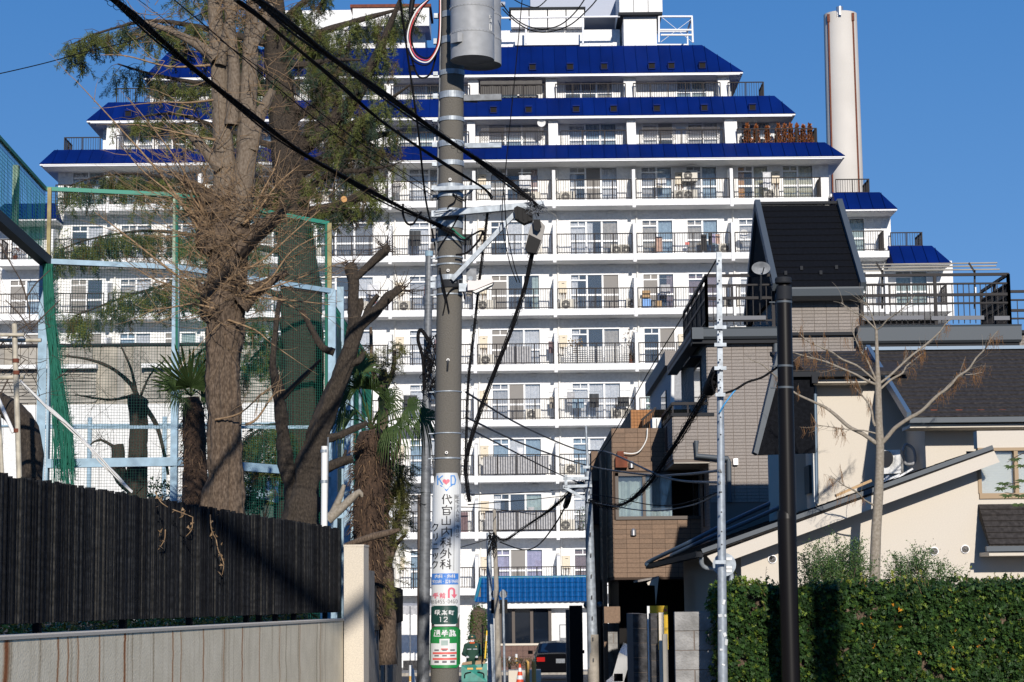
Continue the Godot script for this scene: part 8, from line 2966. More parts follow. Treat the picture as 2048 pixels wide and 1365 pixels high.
	# boxes and pots
	for q: Array in [["stack of cardboard boxes on the third balcony row", 1293, 588, 16, 14, 0.3, M.cardboard], ["blue plastic crate on the third balcony row", 1294, 606, 16, 16, 0.3, M.ink_blue], ["second cardboard box on the third balcony row", 1318, 608, 12, 13, 0.3, M.cardboard], ["red pan hanging on the third balcony row", 748, 604, 8, 5, 0.1, M.ink_red], ["grey stool on the first balcony row at the dark window", 1048, 392, 26, 12, 0.3, M.ac_dark], ["red cap on the fan unit of the second balcony row", 1375, 487, 8, 5, 0.1, M.ink_red], ["pink towel on the seventh balcony row behind the clinic sign", 929, 1045, 14, 40, 0.05, M.cloth_mauve]]:
		var o := P(q[1], q[2] + q[4] / 2.0, 104.7)
		var T := thing("balcony_clutter", q[0], "clutter", o)
		b = MB.new()
		var w: float = q[3] * 104.7 / F
		var h: float = q[4] * 104.7 / F
		b.bb(o.x - w / 2, o.x + w / 2, o.y, o.y + h, o.z, o.z - q[5])
		part(b, "body", q[6], T)
		b = MB.new()
		b.bb(o.x - w / 2 - 0.01, o.x + w / 2 + 0.01, o.y + h * 0.8, o.y + h * 0.86, o.z + 0.01, o.z - q[5] - 0.01)
		part(b, "rim", q[6], T)
	# balcony plants
	for q: Array in [["bare twiggy pot plant on the fourth balcony row", 1262, 690, 14, 30, Color(0.12, 0.07, 0.05)], ["green trailing plant on the sixth balcony row", 1310, 812, 18, 14, Color(0.06, 0.10, 0.03)], ["leafy pot plant on the second balcony row at the netted corner", 125, 480, 16, 24, Color(0.12, 0.14, 0.03)], ["dark green bush filling a balcony behind the netting", 232, 395, 22, 20, Color(0.02, 0.05, 0.02)], ["green climber on the seventh balcony row beside the galvanised pole", 1165, 1040, 10, 26, Color(0.05, 0.11, 0.02)], ["flowering pot plant on the fourth balcony row", 1150, 688, 14, 10, Color(0.25, 0.16, 0.05)], ["reddish low plants on the balcony at the far left", 30, 500, 26, 12, Color(0.13, 0.05, 0.03)]]:
		var o := P(q[1], q[2] + q[4], 104.5)
		var T := thing("balcony_plant", q[0], "plant", o)
		b = MB.new()
		b.lathe([Vector2(0.10, -0.25), Vector2(0.13, 0.0), Vector2(0.001, 0.0)], o, 10)
		part(b, "pot", M.rust, T)
		b = MB.new()
		var xf: Array = []
		var cl: Array = []
		for i in 60:
			var e := P(q[1] + rr(-1, 1) * q[3], q[2] + rr(-1, 1) * q[4], 104.5 + rr(-0.15, 0.15))
			if i < 10: b.tube(PackedVector3Array([o, o.lerp(e, 0.6) + ball_dir() * 0.03, e]), 0.012, 0.005, 4)
			xf.append(Transform3D(Basis(ball_dir(), rr(0, TAU)), e))
			cl.append(q[5] * rr(0.6, 1.5))
		part(b, "stems", M.twig_dark, T)
		scatter("leaves", leaf_mesh(0.13, 0.07), M.leaf, T, xf, cl)

# ---------------------------------------------------------------- street level at the end of the lane
func smin(a: float, b: float, k: float) -> float:
	var h := clampf(0.5 + 0.5 * (b - a) / k, 0.0, 1.0)
	return lerpf(b, a, h) - k * h * (1.0 - h)

# surface nets of a field of tapered capsules [a, b, ra, rb]
func nets(b: MB, caps: Array, cell: float, k: float) -> void:
	var lo := Vector3.ONE * 1e9
	var hi := -lo
	for c: Array in caps:
		var r := maxf(c[2], c[3]) + cell * 2
		lo = lo.min((c[0] as Vector3).min(c[1]) - Vector3.ONE * r)
		hi = hi.max((c[0] as Vector3).max(c[1]) + Vector3.ONE * r)
	var n := Vector3i(((hi - lo) / cell).ceil()) + Vector3i.ONE
	var f := PackedFloat32Array()
	f.resize(n.x * n.y * n.z)
	var at := func(i: int, j: int, l: int) -> int: return (l * n.y + j) * n.x + i
	for l in n.z:
		for j in n.y:
			for i in n.x:
				var p := lo + Vector3(i, j, l) * cell
				var v := 1e3
				for c: Array in caps:
					var ab: Vector3 = c[1] - c[0]
					var t := clampf((p - c[0]).dot(ab) / maxf(ab.length_squared(), 1e-9), 0, 1)
					var dd := p.distance_to(c[0] + ab * t) - lerpf(c[2], c[3], t)
					if dd < k * 3:
						v = smin(v, dd, k)
					elif dd < v:
						v = minf(v, dd)
				f[at.call(i, j, l)] = v
	var vid := {}
	var vs := PackedVector3Array()
	for l in n.z - 1:
		for j in n.y - 1:
			for i in n.x - 1:
				var s := Vector3.ZERO
				var m := 0
				for e: Array in [[0,0,0,1,0,0],[0,1,0,1,1,0],[0,0,1,1,0,1],[0,1,1,1,1,1],[0,0,0,0,1,0],[1,0,0,1,1,0],[0,0,1,0,1,1],[1,0,1,1,1,1],[0,0,0,0,0,1],[1,0,0,1,0,1],[0,1,0,0,1,1],[1,1,0,1,1,1]]:
					var va := f[at.call(i + e[0], j + e[1], l + e[2])]
					var vb := f[at.call(i + e[3], j + e[4], l + e[5])]
					if (va < 0) != (vb < 0):
						var t := va / (va - vb)
						s += Vector3(i, j, l) + Vector3(e[0], e[1], e[2]).lerp(Vector3(e[3], e[4], e[5]), t)
						m += 1
				if m > 0:
					vid[at.call(i, j, l)] = vs.size()
					vs.append(lo + s / m * cell)
	var faces: Array = []
	for l in range(1, n.z - 1):
		for j in range(1, n.y - 1):
			for i in range(1, n.x - 1):
				var a := f[at.call(i, j, l)]
				for ax in 3:
					var b2 := f[at.call(i + int(ax == 0), j + int(ax == 1), l + int(ax == 2))]
					if (a < 0) == (b2 < 0): continue
					var q: Array
					if ax == 0: q = [at.call(i, j, l), at.call(i, j - 1, l), at.call(i, j - 1, l - 1), at.call(i, j, l - 1)]
					elif ax == 1: q = [at.call(i, j, l), at.call(i, j, l - 1), at.call(i - 1, j, l - 1), at.call(i - 1, j, l)]
					else: q = [at.call(i, j, l), at.call(i - 1, j, l), at.call(i - 1, j - 1, l), at.call(i, j - 1, l)]
					if q.all(func(w: int) -> bool: return vid.has(w)):
						var w := [vid[q[0]], vid[q[1]], vid[q[2]], vid[q[3]]]
						if a < 0: w.reverse()
						faces.append(w)
	var nr := PackedVector3Array()
	nr.resize(vs.size())
	for w: Array in faces:
		var m := (vs[w[1]] - vs[w[0]]).cross(vs[w[2]] - vs[w[0]])
		for i: int in w:
			nr[i] += m
	# make the normals point out
	var mid := Vector3.ZERO
	for p in vs: mid += p
	mid /= maxi(vs.size(), 1)
	var vote := 0.0
	for i in vs.size(): vote += nr[i].normalized().dot((vs[i] - mid).normalized())
	var sg := 1.0 if vote > 0 else -1.0
	for w: Array in faces:
		var order := [w[0], w[2], w[1], w[0], w[3], w[2]] if sg > 0 else [w[0], w[1], w[2], w[0], w[2], w[3]]
		for i: int in order:
			b.v.append(vs[i]); b.n.append((nr[i] * sg).normalized()); b.c.append(b.col); b.u.append(Vector2.ZERO)

func build_street() -> void:
	build_porch()
	build_person()
	build_car()
	var b := MB.new()
	# kerb line and pale ground strip near the porch
	var k0 := P(800, 1345, 70)
	b = MB.new()
	b.prism([Vector3(-40, gy(88) - 0.1, -88), Vector3(-40, gy(88) + 0.14, -88), Vector3(-40, gy(104) + 0.14, -104), Vector3(-40, gy(104) - 0.1, -104)], Vector3(52, 0, 0))
	structure(part(b, "pavement", M.concrete, self))
	# topiary
	var d := 72.0
	var T := thing("clipped_bush", "tall rounded clipped bush beside the blue tiled porch", "bush", P(957, 1335, d))
	var xf: Array = []
	var cl: Array = []
	b = MB.new()
	var cc := P(957, 1275, d)
	b.lathe([Vector2(0.001, -1.0), Vector2(0.22, -0.9), Vector2(0.30, -0.3), Vector2(0.31, 0.4), Vector2(0.25, 0.9), Vector2(0.001, 1.1)], cc, 14)
	part(b, "core", M.bark, T)
	for i in 2600:
		var v := ball_dir()
		var p := cc + Vector3(v.x * 0.38, v.y * 1.12, v.z * 0.38) * rr(0.86, 1.05)
		xf.append(Transform3D(Basis(ball_dir(), rr(0, TAU)).scaled(Vector3.ONE * rr(0.7, 1.3)), p))
		cl.append(Color(0.05, 0.10, 0.015) * rr(0.5, 1.5))
	scatter("leaves", leaf_mesh(0.07, 0.035), M.leaf, T, xf, cl)
	# traffic cone
	var cn := P(1040, 1362, 71)
	cn.y = gy(71)
	var C := thing("traffic_cone", "orange traffic cone with white bands on the lane", "traffic cone", cn)
	b = MB.new()
	b.box(cn + Vector3(0, 0.02, 0), Vector3(0.36, 0.04, 0.36))
	part(b, "base", M.cone, C)
	for i in 5:
		b = MB.new()
		var r0 := lerpf(0.14, 0.025, i / 5.0)
		var r1 := lerpf(0.14, 0.025, (i + 1) / 5.0)
		b.lathe([Vector2(r0, 0.04 + i * 0.13), Vector2(r1, 0.04 + (i + 1) * 0.13)], cn, 18)
		part(b, "band" if i % 2 else "cone_section", M.sign_white if i % 2 else M.cone, C)
	# second, white cone by the lane wall
	cn = P(826, 1355, 62)
	cn.y = gy(62)
	var C2 := thing("white_cone", "plain white traffic cone beside the lane wall", "traffic cone", cn)
	b = MB.new()
	b.lathe([Vector2(0.17, 0.0), Vector2(0.17, 0.03), Vector2(0.11, 0.03), Vector2(0.02, 0.7), Vector2(0.001, 0.7)], cn, 18)
	part(b, "cone_body", M.white_paint, C2)
	# bent yellow hoops before the planter
	for i in 2:
		var px := 1057.0 + i * 13.0
		var o := P(px, 1358, 71.5)
		o.y = gy(71.5)
		var H := thing("hoop_guard", ["amber hoop guard nearer the traffic cone, one of a pair", "amber hoop guard nearer the black car, one of a pair"][i], "bollard", o, "amber hoop guards at the planter")
		b = MB.new()
		b.tube(smooth([o, o + Vector3(0, 0.65, 0), o + Vector3(-0.02, 0.74, -0.05), o + Vector3(-0.05, 0.76, -0.2), o + Vector3(-0.06, 0.7, -0.38), o + Vector3(-0.06, 0, -0.4)], 5), 0.045, 0.045, 10)
		part(b, "hoop", M.amber, H)
	# banded bollards
	for q: Array in [["black and white banded bollard beside the slim concrete pole", 979, 1320, 70.0, 0.62], ["black bollard with a white top before the porch wall", 1019, 1305, 80.0, 0.85], ["short amber and white bollard on the planter", 1033, 1318, 78.0, 0.35], ["white and amber delineator post beside the lane wall", 821, 1340, 62.0, 0.8]]:
		var o := P(q[1], 1340, q[3])
		o.y = gy(q[3]) + (0.62 if q[1] == 1033 else 0.0)
		var B := thing("banded_bollard", q[0], "bollard", o)
		for i in 5:
			b = MB.new()
			b.cyl(o + Vector3(0, q[4] * i / 5.0, 0), o + Vector3(0, q[4] * (i + 1) / 5.0, 0), 0.05, 0.05, 12)
			part(b, "band", ([M.amber, M.sign_white] if q[1] in [1033, 821] else [M.black_plastic, M.amber if i == 3 and q[1] == 979 else M.black_plastic if i < 4 and q[1] == 1019 else M.sign_white])[i % 2 if i < 4 else 1], B)
	# planter with low shrub
	var pl := P(1040, 1355, 74.0)
	pl.y = gy(74)
	var Pn := thing("stone_planter", "low concrete planter with a rusty low shrub by the porch", "planter", pl)
	b = MB.new()
	b.bb(PXX(1017, 1340, 74), PXX(1082, 1340, 74), gy(74), gy(74) + 0.42, -74, -75.2)
	part(b, "trough", M.pillar, Pn)
	xf = []; cl = []
	for i in 700:
		var p := P(1025 + rr(-24, 46), 1326 + rr(-9, 8), 74.4 + rr(-0.4, 0.6))
		xf.append(Transform3D(Basis(ball_dir(), rr(0, TAU)).scaled(Vector3.ONE * rr(0.7, 1.3)), p))
		cl.append((Color(0.11, 0.06, 0.02) if rng.randf() < 0.6 else Color(0.05, 0.06, 0.02)) * rr(0.6, 1.3))
	scatter("leaves", leaf_mesh(0.07, 0.03), M.leaf, Pn, xf, cl)
	# yellow leaning board and dark posts by the bush
	var Yb := thing("yellow_barrier_board", "leaning yellow barrier board with pale stickers beside the clipped bush", "barrier", P(973, 1330, 68))
	b = MB.new()
	b.bar(P(970, 1318, 68), P(974, 1262, 68), 0.09, 0.04)
	part(b, "board", M.yellow, Yb)
	b = MB.new()
	b.bar(P(972.5, 1283, 67.97), P(973.4, 1272, 67.97), 0.06, 0.02)
	part(b, "sticker", M.sign_white, Yb)
	var Dp := thing("dark_gate_post", "thin black gate post behind the yellow barrier board", "post", P(965, 1335, 69))
	b = MB.new()
	b.cyl(Vector3(PXX(965, 1300, 69), gy(69), -69), P(965, 1250, 69), 0.03, -1, 8)
	part(b, "post", M.black_plastic, Dp)
	# walls and gates between the brown flats and the hedge
	var wall := func(called: String, label: String, x0: float, x1: float, yt: float, dd: float, deep: float, m: Material, blocks: bool) -> void:
		var w := thing(called, label, "wall", Vector3(PXX(x0, 1300, dd), gy(dd), -dd))
		if not blocks:
			var q := MB.new()
			q.bb(PXX(x0, 1300, dd), PXX(x1, 1300, dd), gy(dd) - 0.1, Y(yt, dd, x0), -dd, -dd - deep)
			part(q, "slab", m, w)
			return
		var xa := PXX(x0, 1300, dd)
		var xb := PXX(x1, 1300, dd)
		var y1 := Y(yt, dd, x0)
		var q := MB.new()
		q.bb(xa + 0.005, xb - 0.005, gy(dd), y1 - 0.005, -dd - 0.01, -dd - deep)
		part(q, "mortar", M.tile_joint, w)
		var row := 0
		var y := y1
		while y > gy(dd):
			var x := xa - (0.195 if row % 2 else 0.0)
			while x < xb:
				var l := maxf(x, xa)
				var r := minf(x + 0.385, xb)
				if r - l > 0.04:
					q = MB.new()
					q.bb(l + 0.004, r - 0.004, y - 0.186, y - 0.004, -dd + rr(-0.002, 0.002), -dd - 0.1)
					part(q, "block", m, w)
				x += 0.39
			y -= 0.19
			row += 1
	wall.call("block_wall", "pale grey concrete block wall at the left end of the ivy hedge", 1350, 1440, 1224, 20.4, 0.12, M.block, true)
	wall.call("dark_block_wall", "dark block wall beside the yellow sign", 1267, 1295, 1228, 27.0, 1.6, M.block_dark, true)  # blocks much darker than those of the pale wall
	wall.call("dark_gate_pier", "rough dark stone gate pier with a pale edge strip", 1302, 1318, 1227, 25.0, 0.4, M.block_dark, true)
	wall.call("pale_strip", "narrow pale cream post between the gate pier and the yellow sign", 1319, 1329, 1226, 24.9, 0.08, M.pillar, false)
	wall.call("grey_strip", "short grey-brown post leaning at the pale cream post", 1326, 1336, 1269, 24.6, 0.08, M.beige_panel, false)
	wall.call("white_conduit_post", "thin white conduit post before the dark gate pier", 1296, 1301, 1213, 25.6, 0.05, M.pipe_white, false)
	wall.call("flats_base_wall", "grey concrete base wall under the brown tiled flats", 1208, 1246, 1248, 40.5, 0.2, M.block, true)
	wall.call("black_gate", "tall black steel gate at the corner of the brown flats", 1140, 1166, 1212, 55.0, 0.3, M.dark_wall, false)
	wall.call("brick_gate_pier", "slim brown brick gate pier beside the black gate", 1133, 1140, 1220, 56.0, 0.5, M.brick_wall, false)
	wall.call("dark_side_slab", "added dark slab standing for the shaded side of the brown flats", 1190, 1209, 1150, 49.0, 0.3, M.dark_wall, false)  # added slab; its near-black colour stands for shade on the flats' side
	# low railing under the flats
	var Sg := thing("yellow_sign_board", "yellow shop board standing half in shade behind the gate pier", "sign", P(1350, 1300, 28))
	b = MB.new()
	b.bb(PXX(1298, 1250, 28), PXX(1336, 1250, 28), Y(1300, 28, 1350), Y(1212, 28, 1350), -28, -28.06)
	part(b, "board", M.yellow, Sg)
	b = MB.new()
	var tc := P(1331, 1221, 27.98)
	b.cyl(tc, tc + Vector3(0, 0, 0.01), 0.02, -1, 16)
	part(b, "red_emblem", M.ink_red, Sg)
	var tm := TextMesh.new()
	tm.text = "LLIO"
	tm.font = SystemFont.new()
	(tm.font as SystemFont).font_names = PackedStringArray(["Droid Sans"])
	tm.font_size = 32
	tm.pixel_size = 0.0011
	tm.depth = 0.004
	var to := inst(tm, "lettering", M.ink, Sg, P(1331, 1258, 27.96) - Sg.position)
	# small porch canopy on the cream house side
	var Cn := thing("side_door_canopy", "small pale canopy over the shaded side door of the cream house", "canopy", P(1298, 1200, 33))
	b = MB.new()
	b.prism([P(1276, 1161, 33), P(1318, 1153, 33), P(1318, 1157, 33), P(1276, 1165, 33)], Vector3(0, 0, -1.2))
	part(b, "roof", M.tile_grey_b, Cn)
	b = MB.new()
	b.prism([P(1294, 1166, 32.95), P(1318, 1154, 32.95), P(1312, 1210, 32.95), P(1310, 1172, 32.95), P(1296, 1171, 32.95)], Vector3(0, 0, -0.05))
	part(b, "bracket", M.cream_wall, Cn)
	# round mirror on the lane
	for q: Array in [["half-shaded round convex mirror on the brown flats' wall", 1200, 1211, 43.0, 8.0], ["round convex mirror behind the galvanised pole", 1174, 1211, 47.0, 7.0]]:
		var o := P(q[1], q[2], q[3])
		var Mi := thing("convex_mirror", q[0], "mirror", o)
		b = MB.new()
		b.cyl(o, o + Vector3(0, 0, 0.05), q[4] * q[3] / F, -1, 22)
		part(b, "back", M.black_plastic, Mi)
		b = MB.new()
		b.cyl(o + Vector3(0, 0, 0.05), o + Vector3(0, 0, 0.07), q[4] * q[3] / F * 0.9, q[4] * q[3] / F * 0.4, 22)
		part(b, "glass", M.galv, Mi)
	# silver ball on the block wall pier
	var Bl := thing("steel_ball", "polished steel ball finial in front of the grey block wall", "finial", P(1360, 1365, 20.8))
	b = MB.new()
	var prof: Array = []
	for i in 13:
		var a := -PI / 2 + PI * i / 12
		prof.append(Vector2(maxf(0.001, 0.04 * cos(a)), 0.04 * sin(a)))
	b.lathe(prof, P(1360, 1364, 20.8), 20)
	part(b, "ball", M.steel, Bl)
	b = MB.new()
	b.cyl(Vector3(PXX(1360, 1364, 20.8), gy(20.8), -20.8), P(1360, 1370, 20.8), 0.025, -1, 10)
	part(b, "stem", M.galv, Bl)
	# silver car half hidden by the walls
	var o := P(1245, 1400, 33)
	o.y = gy(33)
	var V := thing("parked_car", "dark silver car nose half hidden behind the dark block wall", "car", o)
	b = MB.new()
	b.prism([o + Vector3(-0.12, 0.35, 0), o + Vector3(-0.10, 0.75, 0), o + Vector3(0.02, 0.85, 0), o + Vector3(0.14, 1.25, 0), o + Vector3(0.22, 1.42, 0), o + Vector3(1.4, 1.45, 0), o + Vector3(1.5, 0.3, 0)], Vector3(0, 0, -3.6))
	part(b, "body", M.car, V)
	b = MB.new()
	b.cyl(o + Vector3(0.0, 0.3, 0.05), o + Vector3(0.2, 0.3, 0.05), 0.3, -1, 20)
	part(b, "wheel", M.tyre, V)
	b = MB.new()
	b.box(o + Vector3(-0.06, 0.95, 0.02), Vector3(0.14, 0.12, 0.1))
	part(b, "wing_mirror", M.car, V)
	b = MB.new()
	b.box(o + Vector3(-0.03, 0.66, 0.02), Vector3(0.1, 0.14, 0.06))
	part(b, "headlight", M.steel, V)
	# out-of-view poles and the heavy cable between them: their shadows fall across the hedge and the slats
	for q: Array in [[4.7, -7.9, "concrete utility pole at the hedge side of the lane, near the viewer"], [-3.3, 14.0, "concrete utility pole at the fence side of the lane, behind the viewer"]]:
		var hp := Vector3(q[0], gy(-q[1]), q[1])
		var Op := thing("utility_pole", q[2], "utility pole", hp)
		b = MB.new()
		b.cyl(hp, hp + Vector3(0, 12, 0), 0.18, 0.13, 20)
		part(b, "shaft", M.concrete_pole, Op)
		b = MB.new()
		b.bar(hp + Vector3(-0.8, 11.2, 0), hp + Vector3(0.8, 11.2, 0), 0.08, 0.08)
		part(b, "cross_arm", M.galv, Op)
	var O := thing("overhead_cable", "heavy black cable bundle crossing the lane overhead behind the viewer", "cable", Vector3(-3.3, 11.2, 14))
	for k in 3:
		b = MB.new()
		b.tube(smooth([Vector3(-3.3, 11.25 - k * 0.09, 14), Vector3(0.7, 10.85 - k * 0.09, 3), Vector3(4.7, 11.25 - k * 0.09, -7.9)], 8), 0.045, 0.045, 8)
		part(b, "strand", M.wire, O)

func build_porch() -> void:
	var d := 92.0
	var T := thing("entrance_porch", "low entrance porch with glossy blue pantile roof and dark glass front", "porch", Vector3(PXX(1080, 1300, d), gy(d), -d))
	var x0 := PXX(950, 1206, d)
	var x1 := PXX(1215, 1206, d)
	var t0 := PXX(962, 1157, d + 0.04)
	var ey := Y(1204, d, 1060)
	var ty := Y(1157, d + 0.04, 1060)
	var a := Vector3(x0, ey, -d)
	var up := Vector3(0, ty - ey, -0.04)
	var nrm := Vector3(0, 0.04, ty - ey).normalized()
	var b := MB.new()
	b.prism([a, Vector3(x1, ey, -d), Vector3(x1, ty, -d - 0.04), Vector3(t0, ty, -d - 0.04)], -nrm * 0.06)
	var rf := part(b, "roof_deck", M.tile_joint, T)
	var pitch := 0.262
	var n := int((x1 - x0) / pitch)
	# one pantile: an S-curved strip
	var rows := 5
	var slope := up.length() / rows
	var q := MB.new()
	var dir := up.normalized()
	var prev := Vector3.ZERO
	for i in 9:
		var t := i / 8.0
		var p := Vector3.RIGHT * (t * pitch) + nrm * (0.085 * sin(t * PI) + 0.06)
		if i > 0:
			q.quad(prev, p, p + dir * slope * 1.1 - nrm * 0.05, prev + dir * slope * 1.1 - nrm * 0.05)
			q.quad(prev - nrm * 0.05, p - nrm * 0.05, p, prev)
		prev = p
	var tile := q.mesh()
	for r in rows:
		for i in n:
			var x := x0 + i * pitch
			if x < lerpf(x0, t0, float(r) / rows) - 0.05: continue
			var o := inst(tile, "pantile", M.porch_blue, rf, Vector3(x, ey, -d) + dir * slope * r)
	for i in n + 1:
		b = MB.new()
		b.cyl(Vector3(t0 + i * pitch, ty + 0.03, -d - 0.04), Vector3(t0 + (i + 0.96) * pitch, ty + 0.03, -d - 0.04), 0.075, -1, 10)
		if t0 + i * pitch < x1:
			part(b, "ridge_tile", M.porch_teal, rf)
	b = MB.new()
	b.cyl(Vector3(x0 + 0.02, ey + 0.05, -d), Vector3(t0, ty + 0.05, -d - 0.04), 0.08, -1, 10)
	part(b, "hip_tile", M.porch_teal, rf)
	b = MB.new()
	b.bb(x0 + 0.15, x1, ey - 0.3, ey - 0.03, -d - 0.12, -d - 1.4)
	part(b, "eave_beam", M.stucco_beam, T)
	# glazed front
	var gy0 := Y(1288, d, 1060)
	for g: Array in [[1003, 1024], [1030, 1060], [1067, 1097]]:
		b = MB.new()
		b.bb(PXX(g[0], 1250, d + 0.6), PXX(g[1], 1250, d + 0.6), gy0, ey - 0.3, -d - 0.62, -d - 0.64)
		part(b, "glass_panel", M.glass_dark, T)
	for x: float in [1000, 1027, 1063.5, 1100]:
		b = MB.new()
		b.bb(PXX(x - 3, 1250, d + 0.6), PXX(x + 3, 1250, d + 0.6), gy0, ey - 0.3, -d - 0.5, -d - 0.7)
		part(b, "mullion", M.bronze, T)
	b = MB.new()
	b.bb(PXX(998, 1250, d + .6), PXX(1104, 1250, d + .6), gy0 - 0.09, gy0, -d - 0.45, -d - 0.75)
	part(b, "sill", M.pillar, T)
	for r in 5:
		for c in 12:
			b = MB.new()
			var wx0 := PXX(998, 1250, d + .6)
			var w := (PXX(1140, 1250, d + .6) - wx0) / 12.0
			var hh := (gy0 - 0.09 - gy(d)) / 5.0
			b.bb(wx0 + c * w + 0.006, wx0 + (c + 1) * w - 0.006, gy0 - 0.09 - (r + 1) * hh + 0.006, gy0 - 0.09 - r * hh - 0.004, -d - 0.5, -d - 0.7)
			part(b, "base_stone", M.brick_wall, T)
	b = MB.new()
	b.bb(PXX(1102, 1250, d + .7), x1, gy(d), ey - 0.3, -d - 0.72, -d - 0.9)
	part(b, "side_wall", M.stucco, T)
	b = MB.new()
	b.bb(x0 + 0.4, x1, gy(d), ey, -d - 1.3, -d - 12)
	part(b, "rear_body", M.stucco, T)
	b = MB.new()
	b.bb(PXX(1119, 1265, d + .7), PXX(1134, 1265, d + .7), Y(1282, d, 1126), Y(1250, d, 1126), -d - 0.66, -d - 0.72)
	var nb := part(b, "notice_board", M.galv_dark, T)
	b = MB.new()
	b.bb(PXX(1120.5, 1265, d + .7), PXX(1133, 1265, d + .7), Y(1277, d, 1126), Y(1252, d, 1126), -d - 0.645, -d - 0.66)
	part(b, "notice", M.sign_white, nb)
	# scalloped canvas awning further left
	var A := thing("scalloped_awning", "white scalloped awning on the white block's ground floor behind the thin poles", "awning", P(830, 1230, 100))
	b = MB.new()
	for i in 14:
		var px := 806.0 + i * 5.0
		b.bb(PXX(px, 1220, 100), PXX(px + 5, 1220, 100), Y(1228 + 3 * sin((i % 2) * PI / 2 + 0.4), 100, px), Y(1213, 100, px), -100, -100.03)
	part(b, "valance", M.cloth_grey, A)
	b = MB.new()
	b.prism([P(806, 1213, 100), P(876, 1213, 100), P(876, 1208, 101), P(806, 1208, 101)], Vector3(0, 0.02, 0))
	part(b, "top", M.cloth_grey, A)
	for x: float in [820, 850]:
		b = MB.new()
		b.cyl(Vector3(PXX(x, 1250, 100), gy(100), -100), P(x, 1213, 100), 0.03, -1, 8)
		part(b, "leg", M.galv_dark, A)
	b = MB.new()
	b.bb(PXX(806, 1330, 96), PXX(872, 1330, 96), gy(96), Y(1322, 96, 830), -96, -96.2)
	tag(part(b, "dark_kerb_wall", M.block_dark, self), "low dark wall at the foot of the white block behind the poles", "wall")

